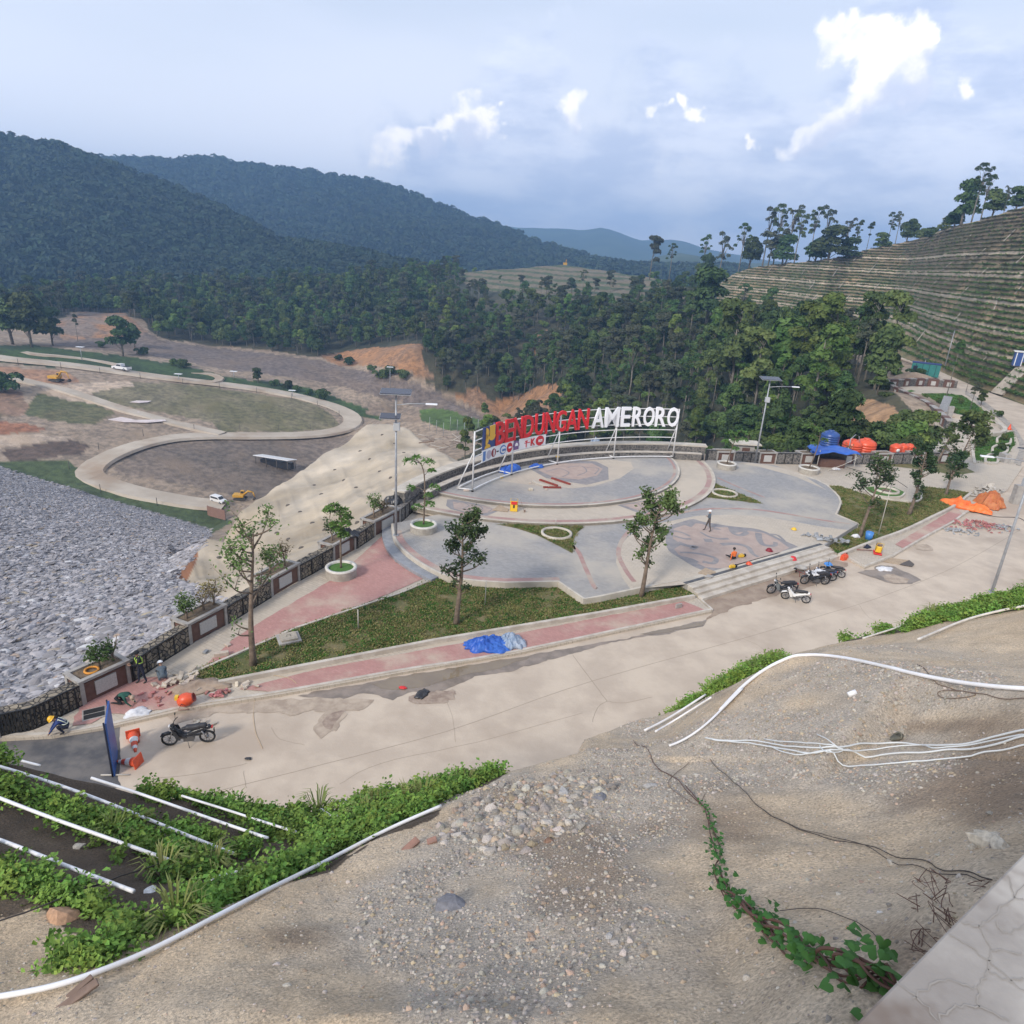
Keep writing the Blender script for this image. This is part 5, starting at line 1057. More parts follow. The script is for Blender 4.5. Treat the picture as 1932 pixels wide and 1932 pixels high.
bl(fl_*1.6+.35,(.52,.44,.34),.7);bl(fj*2-.1,(.50,.38,.25),.55)
grav=lambda cx_,cy_,rx,ry:np.clip(1.25-np.hypot((bx-cx_)/rx,(by-cy_)/ry)+fj*.9,0,1)
gmask=np.maximum.reduce([grav(1060,1600,300,190),grav(1500,1420,320,110),grav(900,1800,330,170),grav(1700,1290,260,60),grav(1200,1480,150,90)])
bl(gmask*1.6,(.39,.35,.30),.8)
for cx_,cy_,rx,ry in((1100,1640,130,90),(1400,1560,120,80),(1900,1400,110,55),(1850,1500,160,40),(1730,1800,90,50),(560,1780,90,30),(980,1500,70,30),(1350,1300,40,30),(1900,1470,120,40),(1780,1370,90,18)):bl(grav(cx_,cy_,rx,ry)*1.3,(.24,.175,.12),.68)
drk=inpoly(jx2,jy2,TERR)&(Fg.Y>3);Cb[:]=np.where(drk[...,None],np.array([.085,.062,.042])+np.clip(fj,0,1)[...,None]*np.array([.12,.09,.06]),Cb)
hid=((by<1400)&(bx>1050)&(bx<1480)&(np.hypot(Fg.X,Fg.Y)>14.3))|((by<1215)&(np.hypot(Fg.X,Fg.Y)>17.6))|(np.hypot(Fg.X,Fg.Y)>19);Cb[:]=np.where(hid[...,None],np.array([.10,.08,.05]),Cb)
Cb=np.clip(Cb*(1+.22*fk[...,None]),.01,1)
m_bank=material('bank_soil',(.62,.62,.62),.97,(1.3,1.28,1.25),38,9,1.,26,.03,attr='Col',c3=(1.0,.98,.95),s3=9,lo=.3,hi=.7)
V,Qb=Fg.mesh('bank');okb=(~Fg.hole[:-1,:-1].reshape(-1))&((Fg.G[:-1,:-1].reshape(-1)>-.35))&(Fg.R[:-1,:-1].reshape(-1)<40);me=npmesh('slope',V,Qb[okb]);setcol(me,Cb.reshape(-1,3));tag(link('slope',me,m_bank),'stony earth slope in the foreground',kind='structure')
def fg(x,y,up=0.0):
 p=Fg.hit(x,y,1.5);return Vector((p.x,p.y,p.z+up))if p else ats(x,y,15)
e0,e1=ats(1990,1555,4.55),ats(1560,1975,3.05);zs_=H-2.25
def az2(x,y,z):return atz(x,y,z)
m_slab=material('stained_concrete',(.27,.245,.22),.7,(.42,.39,.35),1.6,10,.35,9,.01,c3=(.17,.135,.11),s3=2.2)
pA,pB=az2(1602,1940,zs_),az2(1940,1600,zs_);dd_=(pB-pA).normalized();A0=pA-dd_*2.5;B0=pB+dd_*3;nrm=Vector((dd_.y,-dd_.x,0))
b=MB();b.prism([tuple(A0[:2]),tuple(B0[:2]),tuple((B0+nrm*3)[:2]),tuple((A0+nrm*3)[:2])],zs_-2.2,zs_);tag(b.build('concrete_slab',m_slab,bevel=.02),'cracked grey concrete slab at the lower right corner',kind='structure')
b=MB()
def scrack(pts,w=.0035):
 P=catmull([az2(x,y,zs_+.004)for x,y in pts],6);n=len(P);v=[]
 for i,p in enumerate(P):
  t=(P[min(i+1,n-1)]-P[max(i-1,0)]).normalized();s=Vector((-t.y,t.x,0))*w*(.4+.6*random.random());q=p+Vector((random.uniform(-.008,.008),random.uniform(-.008,.008),0));v+=[q+s,q-s]
 b.add(v,[(2*i,2*i+1,2*i+3,2*i+2)for i in range(n-1)])
for s_ in([(1932,1668),(1880,1720),(1850,1745),(1810,1740)],[(1850,1745),(1870,1790),(1862,1830),(1845,1865),(1850,1900)],[(1870,1790),(1932,1800)],[(1932,1745),(1900,1760),(1880,1740)],[(1690,1850),(1740,1890),(1770,1925)],[(1862,1830),(1900,1850),(1932,1845)],[(1790,1760),(1850,1800),(1932,1870)],[(1720,1880),(1780,1850),(1845,1865)],[(1770,1925),(1800,1900),(1850,1900),(1900,1925)],[(1900,1650),(1915,1690),(1932,1700)]):scrack(s_)
tag(b.build('slab_crack',material('crack_filler',(.29,.265,.235),.9)),kind='structure')
# ---- pipes on the slope
m_pvc=material('pvc',(.80,.80,.82),.35,(.72,.71,.70),3,4,.05,9,.002)
m_pvcd=material('dusty_pvc',(.66,.63,.58),.5,(.54,.50,.45),6,5)
def pipe(pts,r,label,up=.04,mat=None,smooth=True,group='white pipes on the slope',name='pipe'):
 P=[fg(x,y)for x,y in pts];P=catmull(P,6)if smooth else P
 P=[Vector((p.x,p.y,max(float(Fg.h(p.x,p.y)),p.z-.05)+up))for p in P];n=len(P)
 for q in range(40):P=[P[0]]+[(P[i-1]+P[i]*2+P[i+1])/4 if q<38 else Vector((P[i].x,P[i].y,max(P[i].z,float(Fg.h(P[i].x,P[i].y))+up*.5)))for i in range(1,n-1)]+[P[-1]]
 b=MB();b.tube([p-P[0]for p in P],r,10);o=b.build(name,mat or m_pvc,loc=P[0]);return tag(o,label,'pipe',group)
pipe([(-60,1900),(0,1890),(60,1880),(125,1868),(200,1838),(260,1815),(330,1780),(400,1742),(480,1700),(560,1660),(640,1620),(720,1575),(790,1545),(832,1527)],.024,'long white pipe running along the edge of the slope at the lower left',.06)
pipe([(2010,1308),(1932,1308),(1850,1300),(1760,1285),(1690,1268),(1620,1250),(1560,1240),(1515,1238),(1480,1246),(1445,1264),(1412,1288),(1385,1314),(1358,1345)],.028,'thick white pipe curving over the crest at the right',.05)
pipe([(1400,1304),(1375,1328),(1350,1355),(1325,1378),(1300,1396),(1275,1408),(1262,1412)],.018,'thin white pipe beside the lower end of the curving pipe',.05)
pipe([(1330,1318),(1290,1345),(1250,1370),(1215,1386)],.022,'short white pipe among the plants left of the curving pipe',.1);pipe([(1340,1326),(1300,1350),(1262,1374),(1235,1390)],.018,'thin pipe lying parallel to the short one among the plants',.12)
pipe([(1625,1215),(1660,1203),(1690,1195),(1700,1190)],.02,'short pipe in the greenery at the right',.15,m_pvcd)
pipe([(1730,1213),(1760,1200),(1800,1182),(1840,1168),(1880,1160),(1932,1148),(2000,1140)],.026,'white pipe along the foot of the right greenery',.08,m_pvcd)
TP=[([(0,1604),(60,1625),(130,1655),(190,1678),(256,1704)],.026,'lowest white terrace pipe at the left edge'),([(0,1523),(80,1555),(160,1585),(240,1612),(325,1643)],.026,'second white terrace pipe from the bottom left'),([(-20,1458),(0,1463),(100,1493),(200,1528),(300,1570),(380,1603),(442,1629)],.026,'longest white terrace pipe, third from the bottom'),([(175,1485),(260,1512),(340,1540),(420,1568),(507,1599)],.024,'white terrace pipe, fourth from the bottom'),([(345,1518),(400,1535),(470,1556),(560,1587)],.02,'thin terrace pipe half hidden by plants'),([(510,1533),(560,1545),(640,1556)],.018,'short terrace pipe hidden in the plants near the road'),([(640,1522),(700,1506),(780,1490),(850,1476),(925,1458)],.022,'white pipe beside the road edge in the middle'),([(640,1528),(720,1510),(800,1494),(880,1478),(930,1464)],.018,'thin white pipe parallel to the road edge pipe'),([(45,1453),(80,1462)],.02,'very short pipe at the top left of the plants'),([(240,1489),(280,1500),(312,1506)],.016,'short thin pipe near the blue board'),([(400,1680),(430,1669),(470,1658)],.022,'short broken pipe right of the bare soil',),([(1315,1313+5),(1300,1330)],.02,'pipe stub')]
for pts_,r,lb in TP[:-1]:pipe(pts_,r*.9,lb,.17,group='white terrace pipes')
pipe([(1599,1316),(1614,1310)],.04,'short white pipe offcut lying on the gravel',.04,smooth=False)
m_cab=material('pale_cable',(.62,.64,.64),.5);m_cabd=material('dark_cable',(.05,.04,.035),.6);m_wire2=material('brown_wire',(.16,.11,.08),.7)
def cable(pts,r,mat,label,up=.02,name='cable',cat='cable',group=None):
 P=catmull([fg(x,y)for x,y in pts],7);P=[Vector((p.x,p.y,float(Fg.h(p.x,p.y))+up))for p in P];b=MB();b.tube([p-P[0]for p in P],r,5);o=b.build(name,mat,loc=P[0]);return tag(o,label,cat,group)
cable([(1330,1395),(1370,1400),(1430,1402),(1500,1412),(1570,1413),(1640,1407),(1700,1405),(1780,1410),(1860,1398),(1950,1385)],.012,m_cab,'uppermost pale cable stretched over the gravel',.03,group='pale cables over the gravel')
cable([(1340,1398),(1400,1404),(1450,1412),(1540,1424),(1620,1428),(1720,1424),(1800,1418),(1880,1408),(1950,1398)],.012,m_cab,'second pale cable over the gravel',.03,group='pale cables over the gravel')
cable([(1450,1410),(1500,1428),(1580,1440),(1660,1446),(1740,1440),(1820,1432),(1900,1418),(1950,1410)],.010,m_cab,'lowest sagging pale cable over the gravel',.03,group='pale cables over the gravel')
cable([(1440,1400),(1520,1408),(1580,1418),(1650,1420),(1730,1412),(1760,1418),(1830,1412),(1950,1402)],.009,m_cab,'thin pale cable twisted around the others',.05,group='pale cables over the gravel')
cable([(1540,1390),(1570,1408),(1590,1420),(1560,1424),(1545,1412)],.008,m_cab,'small loop in the pale cables',.04)
cable([(1950,1325),(1900,1322),(1850,1312),(1800,1306),(1770,1308),(1775,1318),(1810,1320),(1840,1312),(1790,1300),(1760,1285),(1745,1265),(1730,1255)],.006,m_wire2,'thin brown wire coiled under the thick pipe')
cable([(1340,1435),(1380,1475),(1420,1515),(1460,1545),(1520,1572),(1580,1590),(1660,1606),(1730,1625),(1790,1648),(1840,1655),(1870,1665)],.0045,m_cabd,'dark cable running diagonally down the gravel');cable([(1440,1530),(1490,1558),(1560,1580),(1640,1602),(1720,1635),(1790,1655),(1850,1668)],.0035,m_cabd,'thin dark cable beside the diagonal one')
cable([(1470,1722),(1520,1718),(1560,1722),(1600,1738),(1640,1760),(1665,1785)],.003,m_cabd,'thin dark twig like cable near the creeper')
cable([(0,1755),(60,1735),(130,1705),(200,1680),(270,1655),(330,1635),(400,1612),(470,1590),(540,1565)],.009,m_cabd,'dark cable crossing the terrace pipes',.12)
cable([(1300,1300+140),(1260,1480),(1310,1520),(1330,1500)],.004,m_wire2,'dry stem above the creeper')
# ---- ground cover plants
def creeper(n,r,h,ls,seed):
 rnd=np.random.default_rng(seed);P=[];
 for _ in range(7):
  a=rnd.uniform(0,6.28);L_=r*rnd.uniform(.5,1.1);k=n//7;t=rnd.random(k);P.append(np.column_stack([np.cos(a)*L_*t,np.sin(a)*L_*t,h*(1-t*.6)*rnd.uniform(.4,1.1)+rnd.normal(0,h*.1,k)])+rnd.normal(0,ls*.7,(k,3))*np.array([1,1,.5]))
 P=np.concatenate(P);V,Qd=leaves(P,np.tile([0,0,1.],(len(P),1)),np.full(len(P),ls),.6,asp=1.25);me=npmesh('leaves',V,Qd,False);me.materials.append(m_leafV);return me
cr=[creeper(91,.30,.17,.045,s)for s in(1,2,3)]+[creeper(63,.2,.28,.042,4)]
grass_me=None
def grassblades(n,h,r,seed,mat):
 rnd=random.Random(seed);b=MB()
 for _ in range(n):
  a=rnd.uniform(0,6.28);d=Vector((math.cos(a),math.sin(a),0));s=Vector((-d.y,d.x,0))*.007;p=d*rnd.uniform(0,r*.3);H_=h*rnd.uniform(.6,1.1);q=p+d*r*.5+Vector((0,0,H_*.8));t=p+d*r+Vector((0,0,H_*.7));b.add([p+s,p-s,q-s,q+s,t],[(0,1,2,3),(3,2,4)])
 me=b.mesh('blades');me.materials.append(mat);return me
m_grassb=leafmat('long_grass',(.16,.20,.06),(.24,.25,.10),.2)
cr.append(grassblades(40,.32,.25,1,m_grassb))
GREENP=[[(-300,1390),(0,1428),(130,1462),(260,1487),(400,1512),(520,1535),(590,1522),(570,1600),(480,1590),(300,1510),(150,1470),(0,1445)],[(-200,1460),(0,1470),(200,1540),(330,1590),(420,1640),(380,1650),(250,1610),(100,1560),(0,1520)],[(200,1530),(330,1560),(450,1590),(500,1610),(450,1620),(330,1590)],[(110,1560),(220,1590),(330,1625),(350,1665),(300,1650),(190,1610),(90,1575)],[(-200,1600),(0,1620),(120,1670),(225,1710),(235,1760),(180,1740),(60,1690),(0,1680)],[(600,1515),(900,1452),(945,1450),(830,1520),(700,1580),(620,1625),(520,1675),(400,1725),(330,1762),(290,1785),(330,1730),(440,1670),(530,1640),(600,1590),(590,1540)],[(120,1815),(150,1800),(190,1830),(240,1800),(260,1760),(275,1790),(240,1825),(170,1850),(130,1835)]]
inr=np.hypot(Fg.X,Fg.Y)
gm_=np.zeros(Fg.X.shape,bool)
for pl in GREENP:gm_|=inpoly(bx+fj*14,by+fj*10,pl)&(inr<14.5)
gm_|=((inr>13.4)&(bx>1060)&(bx<1470)&(by>1225)&(by<1400)&(inr<22));gm_|=((inr>17.4)&(inr<26)&(bx>1560)&(by>1090)&(by<1216)&(bx<2050));gm_|=((inr>12.0)&(inr<16)&(bx<960)&(by>1400)&(bx>-100)&(by<1530)&(by>1400))
def sample(mask,n,F=Fg):
 w=np.where(mask&~F.hole,F.R**2,0).ravel();w=w/w.sum();i=RNG.choice(len(w),n,p=w);x=F.X.ravel()[i]+RNG.normal(0,.03,n);y=F.Y.ravel()[i]+RNG.normal(0,.03,n);return np.column_stack([x,y,F.h(x,y)])
P=sample(gm_&(fl_+fj*1.1>-.3),6200)
PIPEX=np.array([(o.matrix_basis@v.co)[:2]for o in COL.objects if o.name.startswith('pipe')for v in list(o.data.vertices)[::10]])
dmin=np.array([np.min((PIPEX[:,0]-p[0])**2+(PIPEX[:,1]-p[1])**2)for p in P]);pr_=np.hypot(P[:,0],P[:,1]);P=P[(dmin>.25**2)|(RNG.random(len(P))<.08)];keepm=np.ones(len(P),bool)
pr=[]
for j in range(5):o=link('creeping_plant' if j<4 else 'grass_tuft',cr[j],None,None,P[j]);tag(o,['low creeper sprig','leafy creeper patch','dense creeper clump','upright leafy sprig','tuft of long pale grass'][j]+' on the pipe terraces','plant');pr.append(o)
n=len(P);rot=np.column_stack([RNG.normal(0,.15,n),RNG.normal(0,.15,n),RNG.uniform(0,6.28,n)]);scatter('ground_cover',P[5:],rot[5:],(RNG.uniform(.6,1.35,(n,1))*np.ones(3))[5:],pr,None,'green creeping plants covering the pipe terraces and road edge',idx=RNG.choice(5,n,p=[.31,.31,.2,.165,.015])[5:])
m_peb=material('pebble',(.41,.37,.32),.9,(.28,.25,.215),9,4,obj_rand=.4);m_pebb=material('tan_pebble',(.44,.34,.24),.9,(.33,.26,.19),9,4,obj_rand=.3)
pk=[rock(11,.6),rock(12,.7),rock(13,.5),rock(14,.65)]
for q,m_ in zip(pk,(m_peb,m_peb,m_pebb,m_peb)):q.materials.append(m_)
nearm=(inr<19)&(by>1210)&(by<2000)&(bx>-50)&(bx<2000)&~drk&~gm_
P1_=sample(nearm&(gmask>.5)&(RNG.random(gmask.shape)>.6*grav(1100,1640,120,80)),58000);P2_=sample(nearm,36000);big_=np.maximum(grav(1050,1500,110,60),grav(900,1560,100,50))>.35;P3_=sample(nearm&big_,1500)
P=np.concatenate([P1_,P2_,P3_]);s=np.concatenate([RNG.gamma(3,.0072,len(P1_)).clip(.01,.07),RNG.gamma(1.8,.007,len(P2_)).clip(.006,.08),RNG.gamma(4,.02,len(P3_)).clip(.03,.16)]);n=len(P)
o_i=[0,len(P1_)//2,len(P1_)+5,n-1];pr=[]
for j in range(4):o=link('pebble',pk[j],None,None,P[o_i[j]]);o.scale=(s[o_i[j]],)*3;tag(o,['flat grey pebble','round grey pebble','tan pebble','larger grey stone'][j]+' in the gravel','stone');pr.append(o)
rot=RNG.uniform(-.5,.5,(n,3));rot[:,2]=RNG.uniform(0,6.28,n);scatter('gravel',P,rot,s[:,None]*np.ones(3),pr,None,'loose gravel on the near slope',idx=RNG.choice(4,n,p=[.25,.25,.32,.18]))
m_st={k:material(k+'_stone',c,.9,tuple(v*.7 for v in c),6,6,.4,20,.01)for k,c in dict(orange=(.50,.30,.18),grey=(.40,.39,.38),slate=(.20,.20,.22),cream=(.58,.52,.42),brown=(.25,.15,.10),white=(.7,.7,.68)).items()}
for i,(x,y,s_,m_,lb,fl2)in enumerate([(112,1733,.30,'orange','orange and white stone on the dark soil at the lower left',.7),(143,1600,.14,'cream','small tan stone below the second pipe',.5),(282,1684,.17,'white','flat white pebble between the pipe ends',.3),(862,1712,.34,'slate','flat dark slate piece on the gravel',.25),(1130,1503,.20,'slate','blue grey stone in the gravel pile',.5),(1066,1498,.18,'grey','pale grey stone in the gravel pile',.6),(1228,1484,.18,'grey','round pale stone right of the gravel pile',.7),(1662,1722,.045,'white','small white pebble near the slab',.7),(1602,1752,.05,'orange','small reddish pebble near the creeper',.6),(1868,1592,.2,'cream','lumpy cream mortar heap beside the slab',.6),(1890,1598,.15,'cream','cream lump right of the mortar heap',.6),(1852,1582,.13,'cream','cream lump above the mortar heap',.6),(1880,1580,.12,'cream','small cream lump behind the mortar heap',.6),(1838,1600,.12,'cream','smaller cream lump beside the mortar heap',.5),(1150,1770,.07,'grey','small grey stone in the lower gravel',.6),(980,1800,.07,'cream','small cream stone in the lower gravel',.6),(1036,1588,.14,'brown','brown stone in the middle of the gravel',.5)]):
 me=rock(30+i,fl2);me.materials.append(m_st[m_]);p=fg(x,y);o=link('stone',me,None,None,p);o.scale=(s_,)*3;o.rotation_euler=(0,0,i);tag(o,lb,'stone')
 if s_>.5:o.modifiers.new('s','SUBSURF').levels=1
m_brk=material('brick_piece',(.30,.17,.13),.9,(.22,.13,.10),8,5,.4,20,.01);m_plank=material('old_plank',(.16,.11,.085),.9,(.24,.17,.13),4,6,.5,12,.01)
for x,y,dx,dy,dz,rz,lb,m_ in[(775,1598,.22,.09,.04,.8,'reddish brick fragment on the sand',m_brk),(815,1589,.12,.08,.04,.3,'small reddish brick chip',m_brk),(143,1886,.34,.07,.03,.75,'old brown plank under the white pipe',m_plank),(715,1482,.28,.2,.04,.2,'dark tile lying at the road edge',m_plank),(152,1866,.2,.05,.04,.9,'clump of rusty brown fibre on the white pipe',m_plank)]:
 p=fg(x,y,dz/2);b=MB();b.box((0,0,0),(dx,dy,dz));o=b.build('brick_piece' if m_ is m_brk else 'plank',m_,loc=p,bevel=.008);o.rotation_euler=(.1,-.25,rz);tag(o,lb,'debris')
p=fg(1690,1396,.03);o=empty('sandal',p,.5,'single dark green sandal lying on the gravel','sandal');m_san=material('sandal_rubber',(.09,.09,.07),.7,(.15,.14,.11),8);b=MB();b.lathe((0,0,0),[(0,0),(.05,0),(.05,.02),(0,.02)],16);me=b.mesh('sole')
for v in me.vertices:v.co.x*=2.6;v.co.y*=1-.15*(v.co.x<-.02)
link('sole',me,m_san,o);b=MB();b.tube([(.02,-.05,.01),(.05,-.03,.05),(.06,0,.06),(.05,.03,.05),(.02,.05,.01)],.013,6);b.build('strap',m_san,o)
vp=[(1195,1400),(1230,1440),(1275,1470),(1305,1505),(1330,1530),(1340,1560),(1350,1600),(1352,1640),(1362,1680),(1385,1705),(1420,1740),(1460,1775),(1500,1800),(1550,1825),(1600,1845),(1650,1860),(1690,1870)]
vine=empty('creeper_vine',fg(1500,1800),0,'long vine with heart shaped leaves trailing down the gravel to the slab','vine');vo=vine.location
m_stem=material('vine_stem',(.11,.055,.04),.8);m_vleaf=leafmat('vine_leaf',(.05,.14,.03),(.09,.20,.045),.3,.6)
P0=catmull([fg(x,y)for x,y in vp],8)
for j in range(6):
 b=MB();k0=[0,20,60,70,80,75][j];Q_=[Vector((p.x+math.sin(i*.25+j*2)*.05*(i/128+.2),p.y+math.cos(i*.3+j)*.05*(i/128+.2),float(Fg.h(p.x,p.y))+.02+.02*j))-vo for i,p in enumerate(P0)][k0:]
 if len(Q_)>3:b.tube(Q_,.006+.001*j,5);b.build('stem',m_stem,vine)
def heart(s,seed):
 r=random.Random(seed);pts=[]
 for k in range(14):
  t=k/14*2*math.pi;x=16*math.sin(t)**3;y=13*math.cos(t)-5*math.cos(2*t)-2*math.cos(3*t)-math.cos(4*t);pts.append(Vector((x/17*s,y/17*s,-abs(x)/17*s*.35+r.uniform(-.05,.05)*s)))
 c=Vector((0,0,0));return[c]+pts,[(0,k+1,(k+1)%14+1)for k in range(14)]
b=MB();rv=random.Random(5)
for i in range(330):
 t=rv.random()**.8;q=P0[int(28+t*(len(P0)-29))];big_l=.020+.026*t*rv.uniform(.5,1.2);a=rv.uniform(0,6.28);off=Vector((rv.gauss(0,.035+.06*t),rv.gauss(0,.035+.06*t),rv.uniform(.03,.07+.12*t)))
 v,f=heart(big_l,i);Rm=Matrix.Rotation(rv.uniform(0,6.28),3,'Z')@Matrix.Rotation(rv.gauss(.2,.45),3,'X');c=Vector((q.x,q.y,float(Fg.h(q.x,q.y))))+off-vo;b.add([Rm@p+c for p in v],f,True)
b.build('foliage',m_vleaf,vine)
b=MB()
for i in range(30):
 p=fg(rv.uniform(1720,1850),rv.uniform(1660,1840));q=[p+Vector((rv.gauss(0,.06),rv.gauss(0,.06),.01+rv.uniform(0,.03)))for _ in range(4)];b.tube(catmull([p]+q,3),.0025,4)
tag(b.build('dry_roots',m_stem),'dry brown roots and twigs along the slab edge',kind='stuff')
# ================================================================== the sign
SC=(18.4,43.6)
def sgn(r_,a,z):return Vector((SC[0]+r_*math.cos(a),SC[1]+r_*math.sin(a),z))
def ang(p):return math.atan2(p[1]-SC[1],p[0]-SC[0])
fa=[ang(atz(x,y,.93))for x,y in ks((200,750),(487,630),(835,560),(1225,510),(1645,497))]
RF,RB_=23.6,24.85;Z0=.93
m_frame=material('white_steel',(.72,.72,.72),.45,(.62,.61,.60),3)
m_redl=material('red_letter',(.66,.015,.02),.4,(.58,.012,.018),2);m_whl=material('white_letter',(.78,.78,.80),.4);m_redside=material('dark_red_side',(.30,.008,.012),.5)
m_blue=material('sign_blue',(.03,.06,.20),.4);m_yel=material('sign_yellow',(.72,.42,.05),.45);m_wboard=material('sign_white',(.78,.78,.78),.45);m_redc=material('sign_red',(.55,.02,.03),.45);m_purp=material('sign_purple',(.18,.10,.24),.5);m_lblue=material('sign_light_blue',(.10,.22,.50),.45);m_black=material('black_rubber',(.02,.02,.02),.6)
sign=empty('sign',(0,0,0),0,'large curved sign reading BENDUNGAN AMERORO in red and white letters on a white steel frame','sign')
for i,a in enumerate(fa):
 b=MB();b.tube([sgn(RF,a,Z0+.12),sgn(RF,a,Z0+4.95)],.07,4);b.build('post',m_frame,sign)
 b=MB();b.tube([sgn(RB_,a+.012,Z0+.12),sgn(RF+.05,a,Z0+3.2)],.05,4);b.build('brace',m_frame,sign)
 b=MB();b.tube([sgn(RB_,a+.012,Z0+.15),sgn(RF,a,Z0+.15)],.06,4);b.build('foot_beam',m_frame,sign)
 for rr_f in(RB_,RF):
  b=MB();p=sgn(rr_f,a,Z0);b.lathe(p,[(0,0),(.10,0),(.10,.1),(.05,.13),(0,.13)],10);b.build('foot',m_black,sign)
for z in(4.9,4.15,3.35,2.85,2.1):b=MB();b.tube([sgn(RF,fa[0]+(fa[-1]-fa[0])*t/40,Z0+z)for t in range(41)],.045,6);b.build('rail',m_frame,sign)
for r_ in(RF,RB_):b=MB();b.tube([sgn(r_,fa[0]+(fa[-1]-fa[0])*t/40,Z0+.15)for t in range(41)],.06,6);b.build('base_rail',m_frame,sign)
tb=np.linspace(fa[0]+.05,fa[-1]-.05,400);tx=np.array([proj(np.array([list(sgn(RF,a,Z0+4.1))]))[0][0]for a in tb])
def a_at(zx):return float(np.interp(852.8+zx*.2539,tx,tb))
def glyph(ch,th):
 cu=bpy.data.curves.new('t','FONT');cu.body=ch;cu.size=1;cu.extrude=th;cu.offset=.014;cu.resolution_u=3;o=bpy.data.objects.new('t',cu);COL.objects.link(o);bpy.context.view_layer.update()
 me=bpy.data.meshes.new_from_object(o.evaluated_get(bpy.context.evaluated_depsgraph_get()));bpy.data.objects.remove(o);return me
def put_glyph(ch,x0,x1,zb,zt,mat,name='letter',th=.07,off=.10,parent=None,r_=None):
 me=glyph(ch,th);xs=[v.co.x for v in me.vertices];ys=[v.co.y for v in me.vertices];a0,a1=a_at(x0),a_at(x1);pa,pb=sgn((r_ or RF)-off,a0,0),sgn((r_ or RF)-off,a1,0);u=pb-pa;n=Vector((-u.y,u.x,0)).normalized();n=-n if n.dot(Vector((SC[0],SC[1],0))-pa)<0 else n
 for v in me.vertices:
  t=(v.co.x-min(xs))/(max(xs)-min(xs));w=(v.co.y-min(ys))/(max(ys)-min(ys));p=pa+u*t+n*v.co.z;v.co=Vector((p.x,p.y,Z0+zb+(zt-zb)*w))
 me.materials.clear();return link(name,me,mat,parent or sign)
for ch,x0,x1 in zip('BENDUNGAN',(318,388,455,527,612,690,768,846,932),(384,450,519,602,680,762,842,930,1012)):put_glyph(ch,x0,x1,3.15,5.1,m_redl)
for ch,x0,x1 in zip('AMERORO',(1040,1132,1252,1338,1420,1508,1598),(1126,1238,1322,1412,1500,1590,1682)):put_glyph(ch,x0,x1,3.2,5.1,m_whl,th=.09)
def board(x0,x1,zb,zt,mat,name,off=.10,th=.05,parent=None,n=6):
 b=MB();v=[];f=[]
 for i in range(n+1):
  a=a_at(x0)+(a_at(x1)-a_at(x0))*i/n
  for r_,z in((RF-off,zb),(RF-off,zt),(RF-off+th,zt),(RF-off+th,zb)):v.append(sgn(r_,a,Z0+z))
 for i in range(n):
  for k in range(4):f.append((4*i+k,4*i+(k+1)%4,4*i+4+(k+1)%4,4*i+4+k))
 f+=[(0,1,2,3),(4*n,4*n+1,4*n+2,4*n+3)];b.add(v,f);return b.build(name,mat,parent or sign)
def disc(xc,zc,rx,rz_,mat,name,off=.13,a_from=0,a_to=6.2832,parent=None,n=22):
 a=a_at(xc);c=sgn(RF-off,a,Z0+zc);u=Vector((math.sin(a),-math.cos(a),0));v=[c]+[c+u*rx*math.cos(a_from+(a_to-a_from)*k/n)+Vector((0,0,rz_*math.sin(a_from+(a_to-a_from)*k/n)))for k in range(n+1)]
 w=Vector((math.cos(a),math.sin(a),0))*.03;vv=v+[p+w for p in v];m_=len(v);b=MB();b.add(vv,[(0,k,k+1)for k in range(1,n+1)]+[(k,k+1,m_+k+1,m_+k)for k in range(1,n+1)]);return b.build(name,mat,parent)
bp_=board(222,316,3.15,5.0,m_blue,'emblem_panel')
disc(241,4.45,.52,.48,m_yel,'emblem_lobe',.13,-1.57,1.57,bp_);disc(241,3.95,.52,.45,m_yel,'emblem_lobe',.13,-1.57,1.57,bp_)
board(270,310,4.15,5.0,m_yel,'emblem_bar',.135,.03,bp_,2);disc(290,4.15,.52,.42,m_yel,'emblem_lobe',.13,3.1416,6.2832,bp_);disc(258,3.2,.45,.34,m_yel,'emblem_lobe',.13,0,3.1416,bp_)
lb_=board(222,452,2.1,3.12,m_wboard,'logo_board');lb2=board(500,700,2.15,3.1,m_wboard,'logo_board')
board(228,246,2.22,3.0,m_lblue,'logo',.13,.03,lb_,2);disc(272,2.6,.36,.36,material('logo_grey',(.45,.42,.50),.5),'logo',.13,parent=lb_);disc(308,2.6,.33,.36,material('logo_brown',(.28,.05,.06),.5),'logo',.13,parent=lb_)
disc(308,2.6,.08,.3,m_wboard,'logo',.165,parent=lb_);board(330,345,2.55,2.65,m_black,'logo',.13,.03,lb_,2);disc(378,2.6,.46,.40,m_lblue,'logo',.13,parent=lb_);disc(378,2.6,.36,.28,m_wboard,'logo',.165,parent=lb_)
for k,ch in enumerate('mmm'):put_glyph(ch,366+k*9,374+k*9,2.5,2.7,m_lblue,'logo_lettering',.01,.21,lb_)
disc(428,2.62,.38,.42,m_redc,'logo',.13,parent=lb_);board(418,438,2.56,2.7,m_wboard,'logo',.17,.03,lb_,2);disc(478,2.55,.42,.5,m_purp,'logo',.12,0,3.1416,sign);board(460,496,2.25,2.55,m_purp,'logo',.12,.03,sign,2);disc(478,2.6,.2,.28,m_wboard,'logo',.16,0,3.1416,sign)
board(545,562,2.75,2.85,m_redc,'logo',.13,.03,lb2,2);board(551,556,2.25,2.8,m_redc,'logo',.13,.03,lb2,2);board(540,580,2.62,2.68,m_redc,'logo',.135,.03,lb2,2);put_glyph('K',586,618,2.3,2.95,m_redc,'logo_lettering',.02,.15,lb2)
